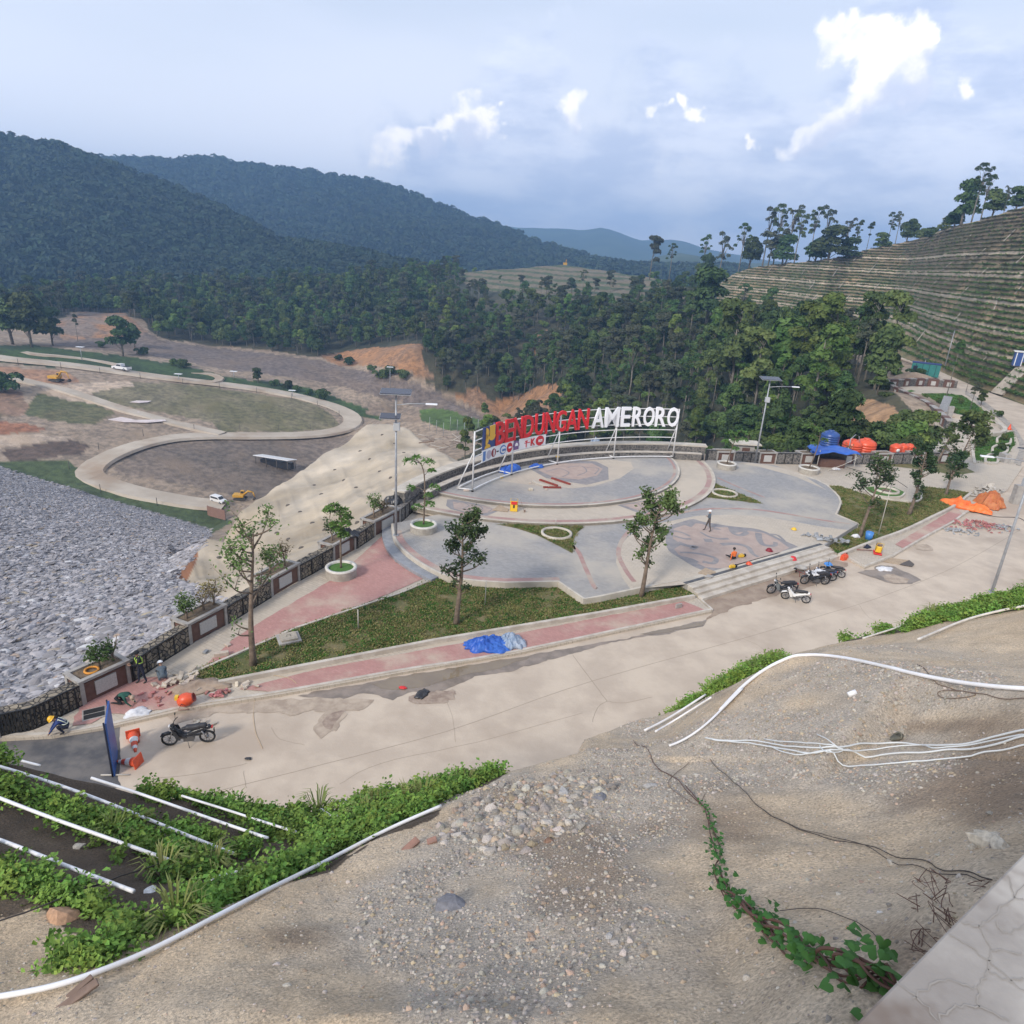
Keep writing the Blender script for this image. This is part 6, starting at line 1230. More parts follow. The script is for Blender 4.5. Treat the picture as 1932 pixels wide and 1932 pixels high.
disc(655,2.62,.52,.45,m_redc,'logo',.13,parent=lb2);
for k,ch in enumerate('eon'):put_glyph(ch,640+k*10,649+k*10,2.5,2.75,m_wboard,'logo_lettering',.01,.19,lb2)
# ================================================================== lamp poles
m_galv=material('galvanised_steel',(.38,.40,.42),.5,(.30,.31,.33),3,metal=.3);m_solar=material('solar_cells',(.05,.055,.075),.25);m_box=material('grey_box',(.42,.43,.44),.5);m_lampw=material('lamp_white',(.75,.76,.78),.4)
def lamp(p,h,rz,label,second=False,arm=1.9,big=True,lean=0.0,group='solar street lamps'):
 o=empty('street_lamp',p,rz,label,'street lamp',group);o.rotation_euler=(0,lean,rz)
 b=MB();b.tube([(0,0,0),(0,0,h*.5),(0,0,h)],[.095,.075,.055],10);b.build('pole',m_galv,o);b=MB();b.box((0,0,.03),(.34,.34,.06));b.build('base_plate',m_galv,o)
 Mt=Matrix.Rotation(.16,3,'X');b=MB();b.box((0,0,h+.12),(1.9,1.0,.05),M=Mt);b.build('solar_panel',m_solar,o);b=MB();b.box((0,0,h+.08),(1.96,1.06,.035),M=Mt);b.build('panel_frame',m_galv,o)
 if second:b=MB();b.box((-.35,-.1,h-1.45),(1.25,.8,.05),M=Matrix.Rotation(.2,3,'X'));b.build('solar_panel',m_solar,o);b=MB();b.box((-.35,-.1,h-1.49),(1.31,.86,.03),M=Matrix.Rotation(.2,3,'X'));b.build('panel_frame',m_galv,o)
 b=MB();b.tube([(0,0,h-.75),(arm*.5,0,h-.62),(arm,0,h-.6)],.035,6);b.build('arm',m_galv,o);b=MB();b.box((arm+.35,0,h-.6),(.75,.26,.09));b.build('lamp_head',m_lampw,o,bevel=.03)
 b=MB();b.box((.05,-.05,h-2.15 if second else h-2.0),(.42,.36,.5));b.build('battery_box',m_box,o,bevel=.03);return o
def height(p,yt):
 lo,hi=0.,40.
 for _ in range(30):
  m=(lo+hi)/2
  if proj(np.array([[p[0],p[1],p[2]+m]]))[1][0]>yt:lo=m
  else:hi=m
 return lo
p=atz(747,1010,.56);lamp(p,height(p,742),.08,'solar street lamp with two panels at the left tip of the terrace',True)
p=atz(1424,875,.3);lamp(p,height(p,716),.05,'solar street lamp on the far parapet in front of the forest',arm=2.3)
p=atz(1871,1118,0);lamp(p,9.6,3.0,'solar street lamp beside the green road edge at the right',arm=2.4)
p=atz(1960,1015,0);lamp(p,9.6,3.3,'solar street lamp whose arm reaches in from the right edge',arm=2.2)
for x,y,yt,lb in((1518,622,589,'small distant lamp pole by the bright green trees'),(1624,645,587,'small distant lamp pole on the far road bend'),(1780,702,622,'distant lamp pole behind the green container'),(1742,697,677,'short pale post behind the green container')):
 p=atz(x,y,0);h=height(p,yt);o=empty('street_lamp',p,2.9,lb,'street lamp','distant street lamps');b=MB();b.tube([(0,0,0),(0,0,h)],.09,6);b.build('pole',m_galv,o);b=MB();b.box((0,0,h+.1),(1.7,.9,.06));b.build('solar_panel',m_solar,o);b=MB();b.tube([(0,0,h-.8),(1.8,0,h-.7)],.06,5);b.build('arm',m_galv,o)
for x,y,yt,lb in((155,680,655,'tiny white solar lamp on the green strip at the far left'),(736,742,693,'thin solar lamp on the valley floor behind the big lamp post'),(552,750,737,'tiny solar lamp on the valley road bend'),(338,722,706,'tiny solar lamp by the valley road'),(442,716,701,'tiny lamp near the looping path')):
 p=T.hit(x,y,100);h=height(p,yt);o=empty('street_lamp',p,0,lb,'street lamp','lamps in the valley');b=MB();b.tube([(0,0,0),(0,0,h)],.12,5);b.build('pole',m_galv,o);b=MB();b.box((0,0,h+.1),(2.6,1.4,.12));b.build('solar_panel',m_lampw,o)
i=0;m_fp=material('dark_post',(.12,.105,.09),.9)
acc=0;b=None
for k in range(1,len(RA)):
 acc+=(RA[k]-RA[k-1]).length
 if acc>11 and RA[k].y>150:
  acc=0;t=(RA[k]-RA[k-1]).normalized();q=RA[k]+Vector((t.y,-t.x,0))*4.6;q.z=float(T.h(q.x,q.y));b=MB();b.tube([(0,0,-.3),(0,0,2.1)],.09,5);tag(b.build('fence_post',m_fp,loc=q),'thin dark fence post beside the valley road','post','fence posts along the valley road')
# ================================================================== round planters and rings
m_pl=material('planter_concrete',(.40,.37,.32),.85,(.30,.27,.23),3,6,.3,12,.01);m_plw=material('planter_rim',(.62,.60,.55),.7,(.52,.49,.44),4)
def rplanter(x,y,z,r,h,label,grass=True,mat=None):
 p=atz(x,y,z);o=empty('round_planter',p,0,label,'planter','round planters');b=MB();b.lathe((0,0,0),[(r,0),(r,h-.08)],36);b.build('drum',mat or m_pl,o)
 b=MB();b.lathe((0,0,0),[(r+.02,h-.1),(r+.02,h),(r-.16,h),(r-.16,h-.2)],36);b.build('rim',m_plw if h>.3 else m_white,o);b=MB();b.lathe((0,0,0),[(0,h-.08),(r-.15,h-.12)],24);b.build('soil',m_lawng if grass else m_soil,o);return p
rp=[]
rp.append(rplanter(644,1086,.14,.92,.62,'round planter on the red path with a drooping sapling'));rp.append(rplanter(799,1001,.56,.92,.55,'round planter at the left tip of the terrace'));rp.append(rplanter(1370,883,.56,.92,.55,'grey round planter right of the stage wall',False));rp.append(rplanter(1525,891,.14,1.0,.55,'grey round planter in front of the blue canopy',False))
for x,y,z,r,lb in((1050,1008,.56,1.12,'white ring in the left grass triangle'),(1367,932,.56,1.12,'white ring in the right grass triangle'),(1673,926,.18,1.1,'pale ring in the small green bed')):
 p=atz(x,y,z);o=empty('tree_ring',p,0,lb,'ring','low white tree rings');b=MB();b.lathe((0,0,0),[(r,0),(r,.16),(r-.17,.16),(r-.17,0)],40);b.build('kerb_ring',m_white,o);b=MB();b.lathe((0,0,0),[(0,.02),(.45,.03)],20);b.build('soil',m_soil,o)
# ================================================================== planted trees of the terrace
m_dbark=material('tree_bark',(.21,.16,.12),.95,(.12,.09,.065),4,6,.6,14,.02)
def ptree(p,h,label,tr=.14,z0=.45,nb=14,spread=1.0,nl=1500,ls=.13,lean=(0,0),seed=0,mat=None,topfull=1.0,low=3,group='young trees planted around the terrace'):
 r=random.Random(seed);o=empty('planted_tree',p,0,label,'tree',group);tr_=MB();lp=[]
 def tp(t):return Vector((lean[0]*t+.08*math.sin(t*5+seed),lean[1]*t+.08*math.cos(t*4+seed),h*t))
 tr_.tube([tp(k/10*.95)-(Vector((0,0,.15))if k==0 else Vector())for k in range(11)],[tr*1.25]+[tr*(1-k/12)for k in range(1,11)],8)
 br=MB()
 for i in range(nb+low):
  t=(z0+(1-z0)*(i/nb)**.8*.92)if i<nb else r.uniform(.22,z0);a=r.uniform(0,6.28);L_=spread*h*(.24 if i<nb else .10)*(1.15-t*.6)*r.uniform(.6,1.2);s=tp(t);e=s+Vector((math.cos(a)*L_,math.sin(a)*L_,L_*r.uniform(.5,1.3)));m=s.lerp(e,.5)+Vector((math.cos(a),math.sin(a),-.5))*L_*.12
  br.tube(catmull([s,m,e],3),[tr*.32*(1-.12*k)for k in range(7)],5)
  for j in range(3 if i<nb else 1):
   q=m.lerp(e,r.uniform(.2,1));e2=q+Vector((r.gauss(0,.25),r.gauss(0,.25),r.uniform(.1,.45)))*L_*.9;br.tube([q,e2],[tr*.13,tr*.06],4);lp+=[(e2,topfull if t>.6 else .55),(q.lerp(e2,.5),.5)]
  lp.append((e,1.0 if i<nb else .5))
 lp.append((tp(.97),1.5));w=np.array([x[1]for x in lp]);k=RNG.choice(len(lp),nl,p=w/w.sum());P=np.array([list(x[0])for x in lp])[k]+RNG.normal(0,.15*spread,(nl,3))*(h/5)**.5
 tr_.build('trunk',m_dbark,o);br.build('branches',m_dbark,o);V,Qd=leaves(P,np.tile([0,0,1.],(nl,1))+RNG.normal(0,.3,(nl,3)),np.full(nl,ls),.7,asp=1.5);link('crown',npmesh('crown',V,Qd,False),mat or m_leafD,o);return o
def pt(x,y,z,yt,label,**k):p=atz(x,y,z);return ptree(p,height(p,yt),label,**k)
pt(479,1252,.16,990,'tallest bare planted tree with upright twigs beside the red path',tr=.17,z0=.42,nb=15,spread=.95,nl=900,ls=.12,lean=(.35,0),seed=3,mat=leafmat('young_leaf',(.07,.11,.035),(.10,.15,.045)),low=2)
pt(863,1178,.16,975,'planted tree with a dense dark top in the middle of the lawn',tr=.15,z0=.40,nb=17,spread=.8,nl=2000,ls=.14,lean=(.1,0),seed=5,topfull=1.5)
pt(1207,1125,.16,942,'leaning planted tree with leafy crown beside the steps',tr=.15,z0=.36,nb=18,spread=.95,nl=2200,ls=.15,lean=(.55,.3),seed=8,mat=leafmat('mid_leaf',(.045,.085,.025),(.08,.13,.04)))
pt(1624,1013,.18,872,'planted tree with a blue bucket at its foot on the right lawn',tr=.14,z0=.42,nb=14,spread=1.0,nl=1500,ls=.15,lean=(.5,.4),seed=11)
pt(1715,971,.18,846,'full leafy planted tree in the middle of the right lawn',tr=.16,z0=.38,nb=18,spread=.8,nl=2600,ls=.17,lean=(.4,.5),seed=13,topfull=1.6)
pt(1783,933,.18,856,'small planted tree near the upper corner of the right lawn',tr=.13,z0=.38,nb=13,spread=1.0,nl=1200,ls=.18,lean=(.4,.2),seed=15)
pt(1795,905,.1,790,'multi stemmed tree with hanging leaves behind the far parapet',tr=.12,z0=.35,nb=16,spread=1.2,nl=1700,ls=.28,lean=(1.2,.5),seed=17,mat=m_leafA);pt(1768,877,.1,800,'thin leaning tree at the right end of the far parapet',tr=.12,z0=.55,nb=9,spread=.9,nl=600,ls=.22,lean=(.8,.2),seed=18,mat=m_leafA)
for x,y,z,yt,lb in((676,1187,.17,1150,'white stake in the lawn above the blue sheet'),(915,1142,.17,1095,'white stake in the lawn right of the middle tree'),(1048,992,.57,978,'short white stake by the left white ring'),(1657,1010,.18,905,'thin stake on the right lawn behind the tree with the bucket')):
 p=atz(x,y,z);b=MB();b.tube([(0,0,0),(0,0,height(p,yt))],.028,6);tag(b.build('stake',m_pale,loc=p),lb,'stake')
def sapling(p,h,pts_,tufts,label,seed=0,r0=.07,mat=None,ls=.12,n=110):
 o=empty('sapling',p,0,label,'tree','young feathery trees in round planters');P=catmull([Vector(q)*1.0 for q in pts_],5);b=MB();b.tube(P,[r0*(1-.75*i/len(P))for i in range(len(P))],7);b.build('trunk',m_dbark,o)
 b=MB();c=[];top=P[-1]
 for(x,y,z,r)in tufts:
  q=min(P,key=lambda s:(s-Vector((x,y,z-.25))).length);b.tube(catmull([q,q.lerp(Vector((x,y,z)),.5)+Vector((0,0,.12)),Vector((x,y,z))],3),.018,4)
  k=n;an=RNG.uniform(0,6.28,k);rr_=r*np.sqrt(RNG.random(k));c.append(np.column_stack([x+np.cos(an)*rr_,y+np.sin(an)*rr_,z+.08-rr_**2/r*.55+RNG.normal(0,.05,k)]))
 b.build('twigs',m_dbark,o);c=np.concatenate(c);V,Qd=leaves(c,np.tile([0,0,1.],(len(c),1)),np.full(len(c),ls),.5,asp=2.2);link('crown',npmesh('crown',V,Qd,False),mat or m_leafS,o);return o
h=height(rp[0],952);sapling(rp[0],h,[(0,0,.5),(.02,0,h*.5),(.1,0,h*.78),(-.1,0,h*.95),(-.45,0,h*.93),(-.6,0,h*.8)],[(-.35,0,h*.98,.5),(.15,.1,h*.92,.5),(.35,-.1,h*.76,.35),(-.3,.2,h*.72,.4),(.2,0,h*.6,.35),(-.62,0,h*.93,.35),(.3,.2,h*.83,.4),(-.05,0,h*.66,.35)],'drooping sapling with bright green tufts in the planter on the red path',n=130)
h=height(rp[1],862);sapling(rp[1],h,[(0,0,.5),(.05,0,h*.4),(.0,0,h*.75),(-.3,0,h*.92),(-.8,0,h*.96)],[(-1.05,0,h*.95,.5),(.2,.1,h*.95,.5),(-.55,.1,h*.99,.35),(-.9,.1,h*.58,.35),(.3,0,h*.5,.35),(.7,0,h*.62,.4),(-.4,-.2,h*.35,.4),(.35,.2,h*.38,.4),(.5,0,h*.83,.3)],'bent sapling with feathery tufts at the left tip of the terrace',n=70)
h=height(rp[2],812);sapling(rp[2],h,[(0,0,.5),(.2,0,h*.5),(.5,0,h*.9)],[(-.1,0,h*.95,.6),(.9,0,h*1.0,.55),(.4,.2,h*.75,.5),(1.2,0,h*.8,.5),(-.5,0,h*.72,.4),(.6,0,h*.55,.4)],'sapling in the grey planter right of the stage wall',n=90)
h=height(rp[3],800);sapling(rp[3],h,[(0,0,.5),(.3,0,h*.4),(.35,0,h*.8),(-.4,0,h*.98)],[(-.8,0,h*.98,.7),(.2,0,h*.9,.5),(.9,0,h*.7,.4),(.1,.2,h*.6,.4),(-.3,0,h*.75,.4)],'sapling with drooping crown in front of the blue canopy',n=90)
def shrub(p,h,label,seed,nl=260,bare=.0,mat=None,name='shrub',r=.5,ls=.10):
 rr_=random.Random(seed);o=empty(name,p,rr_.uniform(0,6),label,'shrub','shrubs in the planter boxes');b=MB();e=[]
 b.tube([(0,0,-.1),(.03,.02,h*.35)],[.07,.05],6)
 for i in range(7):
  a=i*.9+rr_.uniform(-.3,.3);q=Vector((math.cos(a)*r*rr_.uniform(.3,1),math.sin(a)*r*rr_.uniform(.3,1),h*rr_.uniform(.6,1)));b.tube(catmull([Vector((.02,.01,h*.25)),q*.5+Vector((0,0,h*.1)),q],3),.016,4);e.append(list(q));e.append(list(q*.75))
 b.build('stems',m_dbark,o);nl=int(nl*(1-bare));P=np.array(e)[RNG.integers(0,len(e),nl)]+RNG.normal(0,.13,(nl,3));V,Qd=leaves(P,np.tile([0,0,1.],(nl,1)),np.full(nl,ls),.7);link('leaves',npmesh('leaves',V,Qd,False),mat or m_leafD,o)
def inplanter(k,u,v=.5):o,Lg,dep,hgt=planters[k];return o.location+Matrix.Rotation(o.rotation_euler.z,3,'Z')@Vector((u*Lg,dep*v,hgt+.03))
m_shr=leafmat('shrub_leaf',(.07,.12,.03),(.11,.15,.05));m_dry=leafmat('dry_leaf',(.16,.12,.06),(.20,.16,.08))
for k,u,h,lb,kw in[(1,.05,.95,'leafy light green shrub behind the crouching worker',dict(nl=500,mat=m_shr,r=.55)),(1,.32,1.2,'bare grey stump shrub next to the standing worker',dict(nl=40,bare=.3)),(2,-.3,1.1,'green shrub at the left of the third planter box',dict(nl=420,mat=m_shr)),(2,.12,1.3,'twiggy brownish shrub in the middle of the third planter box',dict(nl=160,mat=m_dry)),(2,.38,1.35,'twiggy shrub at the right end of the third planter box',dict(nl=200,mat=m_dry)),(3,-.25,1.5,'stumpy sapling with leaves behind the tallest bare tree',dict(nl=380,mat=m_shr)),(3,.25,1.4,'stumpy twiggy sapling right of its leafy neighbour',dict(nl=190,mat=m_dry)),(4,-.2,1.4,'small shrub behind the drooping sapling',dict(nl=350)),(5,-.25,1.7,'yellowish shrub beside the black sheet',dict(nl=380,mat=m_shr)),(5,.05,.9,'low yellow shrub under the black sheet',dict(nl=260,mat=m_dry)),(7,0,.9,'low shrub in the planter right of the leaning lamp',dict(nl=260)),(9,0,.9,'brown twigs in the planter right of the canopy',dict(nl=120,mat=m_dry)),(8,.1,.7,'low shrub in the planter by the canopy',dict(nl=150))]:
 shrub(inplanter(k,u),h,lb,int(h*100+k),**kw)
for x,y,yt,key,lb in((1823,720,0,'c',''),):pass
def gtree(x,y,yt,key,lb,wide=1,z=.1):
 p=atz(x,y,z);h=height(p,yt);hk={'tall':14.5,'roun':10.5,'umb1':19.5,'slim':13.5,'bush':3}[key[:4]];tree(key,p,h/hk*wide,x*.37,'garden_tree' if key[:4]!='bush' else 'garden_bush',lb,'tree' if key[:4]!='bush' else 'bush','trees and shrubs of the small garden',h/hk)
for a in[(1785,750,640,'slim1','thin pole tree standing in the oval garden lawn',.8),(1822,740,700,'slim1','dark palm like tree left of the far road',1.3),(1829,776,718,'slim0','leaning young tree at the road side of the garden',1.2),(1850,765,733,'round0','leafy tree where the garden meets the road',1.0),(1886,786,772,'bush0','clipped dark shrub at the edge of the flagstone path',1.0),(1746,752,741,'bush0','small dark cone shrub at the left of the oval lawn',.7),(1771,762,748,'bush0','small dark cone shrub beside the thin pole tree',.7),(1811,762,748,'bush0','small dark cone shrub at the right of the oval lawn',.7),(1795,780,764,'bush0','reddish dark shrub at the lower rim of the oval lawn',.8),(1822,784,772,'bush1','low hedge like bush at the lower rim of the oval lawn',1.6),(1835,782,770,'bush1','low bush right of the hedge like one',1.2),(1836,852,795,'slim1','dark leafy tree between garden and stacked stones',1.0),(1893,830,815,'bush0','clipped round shrub in the white kerb bays',.9),(1890,848,832,'bush0','round shrub in the lower white kerb bay',.9),(1880,862,848,'bush0','dark round shrub by the lamp head at the right',.9),(1729,712,690,'bush0','dark bush left of the green container',1.2),(1690,712,695,'bush1','light green bush on the slope above the garden',1.4),(1660,735,712,'bush0','dark bush at the foot of the far road',1.6),(1675,760,735,'bush0','dark bush left of the garden wall',1.4)]:gtree(*a)
for i,(x,y)in enumerate([(1700,845),(1725,835),(1680,850),(1660,845),(1745,850),(1590,845),(1555,850),(1500,850),(1465,852),(1445,850),(1415,855),(1715,815),(1735,810),(1690,825),(1650,835),(1625,845),(1730,850),(1470,840),(1490,830),(1750,845),(1600,830),(1575,838),(1540,835),(1520,842),(1440,838),(1400,850),(1380,852)]):
 p=T.hit(x,y,88)or atd(x,y,92);tree('bush0' if i%4 else 'bush1',(p.x,p.y,float(T.h(p.x,p.y))-.2),random.uniform(1.1,1.9)if i%3==0 else random.uniform(.9,1.3)if True else 1,i,'bush','dark green bush growing just outside the far parapet','bush','bushes outside the far parapet')
m_anc=material('anchor_head',(.10,.085,.07),.9)
for i in range(62):
 x,y=470+random.random()*360,0;r_,c_=i//8,i%8;x,y=720-r_*38+c_*22-r_*6,820+r_*33+c_*17;x+=random.uniform(-5,5);y+=random.uniform(-4,4)
 if not inpoly(np.array([x]),np.array([y]),MOUND)[0]:continue
 p=T.hit(x,y,50);b=MB();b.lathe((0,0,0),[(0,.1),(.22,.06),(.3,-.1)],7);tag(b.build('anchor_head',m_anc,loc=p),'small dark anchor head on the sprayed concrete slope','anchor','anchor heads on the sprayed concrete slope')
# ================================================================== people
def skinbody(name,J,E_,mats,seg,parent=None,loc=(0,0,0),rz=0):
 """J: name -> (x,y,z,r); E_: joint pairs; seg: list of (joint a, joint b, material index)"""
 names=list(J);me=bpy.data.meshes.new(name);me.from_pydata([J[n][:3]for n in names],[(names.index(a),names.index(b))for a,b in E_],[]);o=bpy.data.objects.new(name,me);COL.objects.link(o)
 sk=o.modifiers.new('s','SKIN');sk.use_smooth_shade=True;ld=me.skin_vertices[0].data
 for i,n in enumerate(names):r=J[n][3];ld[i].radius=(r,r*(J[n][4]if len(J[n])>4 else 1));ld[i].use_root=(i==0)
 su=o.modifiers.new('u','SUBSURF');su.levels=1;su.render_levels=1
 bpy.context.view_layer.update();m2=bpy.data.meshes.new_from_object(o.evaluated_get(bpy.context.evaluated_depsgraph_get()));bpy.data.objects.remove(o)
 for m in mats:m2.materials.append(m)
 S_=[(Vector(J[a][:3]),Vector(J[b][:3]),mi)for a,b,mi in seg]
 for p in m2.polygons:
  best=None
  for a,b,mi in S_:
   ab=b-a;t=max(0,min(1,(p.center-a).dot(ab)/max(ab.length_squared,1e-9)));d=(p.center-a-ab*t).length
   if best is None or d<best[0]:best=(d,mi)
  p.material_index=best[1];p.use_smooth=True
 m2.name=name;o2=bpy.data.objects.new(name,m2);COL.objects.link(o2);o2.parent=parent;return o2
m_skin=material('skin',(.30,.17,.11),.6);m_hair=material('hair',(.02,.018,.016),.7);m_shoe=material('boots',(.05,.045,.04),.7)
def cloth(name,c):return material(name,c,.9,tuple(v*.75 for v in c),9,4)
def limbs(J,E_,seg,s,sh,el,wr,hip,kn,an,toe):
 n='l' if s<0 else 'r'
 J.update({n+'sh':sh+(.062,),n+'el':el+(.042,),n+'wr':wr+(.029,),n+'hip':hip+(.088,),n+'kn':kn+(.058,),n+'an':an+(.042,),n+'toe':toe+(.035,)})
 d=(Vector(wr)-Vector(el)).normalized();pm=Vector(wr)+d*.06;J[n+'pm']=tuple(pm)+(.034,);sd=d.cross(Vector((0,0,1)));sd=sd.normalized()if sd.length>.1 else Vector((1,0,0));up=sd.cross(d)
 E_+=[('chest',n+'sh'),(n+'sh',n+'el'),(n+'el',n+'wr'),(n+'wr',n+'pm'),('pelvis',n+'hip'),(n+'hip',n+'kn'),(n+'kn',n+'an'),(n+'an',n+'toe')]
 for k,(o,L_)in enumerate(((-.028,.065),(-.01,.078),(.01,.074),(.028,.058))):
  q=pm+sd*o+d*L_*.6-up*.004;t=pm+sd*o+d*L_-up*.02;J[f'{n}f{k}']=tuple(q)+(.009,);J[f'{n}g{k}']=tuple(t)+(.007,);E_+=[(n+'pm',f'{n}f{k}'),(f'{n}f{k}',f'{n}g{k}')]
 q=Vector(wr)+sd*-.045*s+d*.04;J[n+'th']=tuple(q)+(.010,);E_+=[(n+'wr',n+'th')]
 seg+=[('chest',n+'sh',0),(n+'sh',n+'el',0),(n+'el',n+'wr',3 if J.get('bare')else 0),(n+'wr',n+'g1',2),(n+'wr',n+'th',2),('pelvis',n+'hip',1),(n+'hip',n+'kn',1),(n+'kn',n+'an',1),(n+'an',n+'toe',3)]
def person(p,rz,pose,shirt,trousers,label,hat=None,hatc=None,vest=None,group=None):
 o=empty('person',p,rz,label,'person',group);J={};E_=[];seg=[]
 P_=pose;J['pelvis']=P_['pelvis']+(.12,.8);J['waist']=P_['waist']+(.115,.75);J['chest']=P_['chest']+(.14,.75);J['neck']=P_['neck']+(.05,);J['chin']=P_['chin']+(.065,);J['crown']=P_['crown']+(.078,1.1)
 E_+=[('pelvis','waist'),('waist','chest'),('chest','neck'),('neck','chin'),('chin','crown')];seg+=[('pelvis','waist',1),('waist','chest',0),('chest','neck',0),('neck','crown',2)]
 for s,k in((-1,'L'),(1,'R')):limbs(J,E_,seg,s,*P_[k])
 skinbody('body',J,E_,[shirt,trousers,m_skin,m_shoe],seg,o)
 h=Vector(P_['crown']);c=Vector(P_['chin']);mid=c.lerp(h,.55);fwd=Vector(P_.get('face',(0,1,0))).normalized();side=fwd.cross(Vector((0,0,1))).normalized()
 b=MB();b.ball(mid+fwd*.085-Vector((0,0,.01)),.018,6,4);b.build('nose',m_skin,o)
 for s in(-1,1):b=MB();b.ball(mid+fwd*.075+side*s*.032+Vector((0,0,.02)),.010,6,4);b.build('eye',m_hair,o);b=MB();b.ball(mid+side*s*.082,.022,6,4,(.5,1,1));b.build('ear',m_skin,o)
 b=MB();b.box(mid+fwd*.08-Vector((0,0,.045)),(.04,.012,.008));b.build('mouth',material('lips',(.25,.10,.08),.6),o)
 up=(h-c).normalized();Rm=Vector((0,0,1)).rotation_difference(up).to_matrix()
 if hat=='helmet':
  b=MB();b.lathe(h+up*-.02,[(.155,-.03),(.135,-.02),(.125,.03),(.10,.08),(.05,.115),(0,.12)],16,Rm);b.build('helmet',hatc,o)
 elif hat=='cap':b=MB();b.lathe(h+up*-.03,[(.11,-.03),(.108,.03),(.08,.08),(0,.10)],14,Rm);b.box(h+fwd*.14-up*.04,(.14,.12,.012));b.build('cap',hatc,o)
 else:b=MB();b.ball(h+up*-.005-fwd*.02,.098,12,8,(1,1,.95));b.build('hair',m_hair,o)
 if vest:
  ch=Vector(P_['chest']);wa=Vector(P_['waist']);
  for s in(-1,1):
   b=MB();q=side*s*.09;b.tube([wa+q*1.0+fwd*.105,ch+q+fwd*.115,ch+q*.9+Vector((0,0,.12)),ch+q-fwd*.115,wa+q-fwd*.105],.022,5);b.build('reflective_strap',vest,o)
  b=MB();b.tube([wa+Vector((math.cos(a)*.135,math.sin(a)*.12,.02))for a in np.linspace(0,6.283,17)],.02,5);b.build('reflective_belt',vest,o)
 return o
def pose_stand(lean=0,arms='down',stride=.0):
 a={'pelvis':(0,0,.92),'waist':(0,lean*.3,1.06),'chest':(0,lean*.7,1.28),'neck':(0,lean,1.43),'chin':(0,lean+.02,1.50),'crown':(0,lean+.02,1.62)}
 for s,k in((-1,'L'),(1,'R')):
  st=stride*s;el=(s*.24,lean*.6,1.08);wr=(s*.25,.08+lean*.5,.86)
  if arms=='forward':el=(s*.22,.12+lean,1.10);wr=(s*.10,.32+lean,1.12)
  if arms=='folded':el=(s*.23,.06,1.10);wr=(s*.02,.2,1.16)
  a[k]=((s*.17,lean*.8,1.36),el,wr,(s*.09,0,.88),(s*.11,st*.5+.03,.48),(s*.11+0,st,.09),(s*.12,st+.15,.04))
 return a
def pose_squat():
 a={'pelvis':(0,-.12,.30),'waist':(0,-.02,.42),'chest':(0,.16,.56),'neck':(0,.28,.64),'chin':(0,.34,.66),'crown':(0,.42,.74),'face':(0,1,-.5)}
 for s,k in((-1,'L'),(1,'R')):a[k]=((s*.17,.2,.58),(s*.20,.38,.36),(s*.12,.52,.14),(s*.10,-.1,.28),(s*.17,.24,.42),(s*.14,.02,.08),(s*.15,.18,.04))
 return a
def pose_kneel():
 a={'pelvis':(0,-.25,.36),'waist':(0,-.10,.46),'chest':(0,.15,.50),'neck':(0,.31,.46),'chin':(0,.37,.42),'crown':(0,.48,.40),'face':(0,.4,-1)}
 for s,k in((-1,'L'),(1,'R')):a[k]=((s*.17,.2,.47),(s*.20,.30,.24),(s*.14,.46,.06),(s*.10,-.24,.32),(s*.13,.05,.09),(s*.13,-.38,.08),(s*.13,-.5,.05))
 return a
def pose_sit():
 a={'pelvis':(0,0,.13),'waist':(0,-.01,.26),'chest':(0,.04,.46),'neck':(0,.09,.60),'chin':(0,.12,.66),'crown':(0,.14,.78)}
 for s,k in((-1,'L'),(1,'R')):a[k]=((s*.17,.06,.53),(s*.24,.16 if s>0 else-.05,.30),(s*.18 if s>0 else s*.30,.36 if s>0 else-.08,.2 if s>0 else .05),(s*.10,.02,.12),(s*.20,.36,.34 if s>0 else .16),(s*.16,.60,.08),(s*.17,.72,.05))
 return a
m_navy=cloth('navy_cloth',(.018,.022,.045));m_blackc=cloth('black_cloth',(.016,.017,.02));m_bluec=cloth('blue_cloth',(.03,.055,.19));m_green=cloth('green_cloth',(.02,.09,.065));m_greyc=cloth('grey_cloth',(.10,.13,.16));m_brownc=cloth('brown_cloth',(.10,.08,.07));m_orc=cloth('orange_cloth',(.80,.18,.04));m_ltg=cloth('pale_grey_cloth',(.35,.37,.40))
m_hy=material('yellow_helmet',(.75,.42,.02),.3);m_hw=material('white_helmet',(.8,.8,.8),.3);m_hiv=material('reflective_strip',(.50,.75,.12),.4);m_hiw=material('pale_reflective_strip',(.70,.75,.62),.4);m_beigec=cloth('beige_cap',(.50,.38,.28))
person(atz(270,1288,.14),2.4,pose_stand(.08,'forward',.12),m_blackc,m_navy,'person in dark clothes and black cap with bright reflective straps standing by the planter','cap',m_blackc,m_hiv)
person(atz(124,1381,.14),2.0,pose_squat(),m_bluec,m_navy,'person squatting at the kerb in blue shirt and yellow helmet','helmet',m_hy,m_hiw)
person(atz(233,1328,.14),-1.7,pose_kneel(),m_green,m_blackc,'person in green shirt and beige cap kneeling over the broken paving','cap',m_beigec)
person(atz(308,1285,.14),.6,pose_squat(),m_greyc,m_greyc,'person in grey with a white helmet crouching behind the pile of pavers','helmet',m_hw)
person(atz(1335,1002,.57),1.5,pose_stand(.03,'folded',.2),m_greyc,m_brownc,'person in grey shirt and white cap walking across the stone ornament','cap',m_hw)
person(atz(1384,1056,.57),.3,pose_sit(),m_orc,m_blackc,'person in orange shirt sitting on the paving of the ornament')
person(atz(1257,964,.74),2.0,pose_stand(0,'down',.1),m_orc,m_brownc,'person in orange standing behind the crown of the leaning tree')
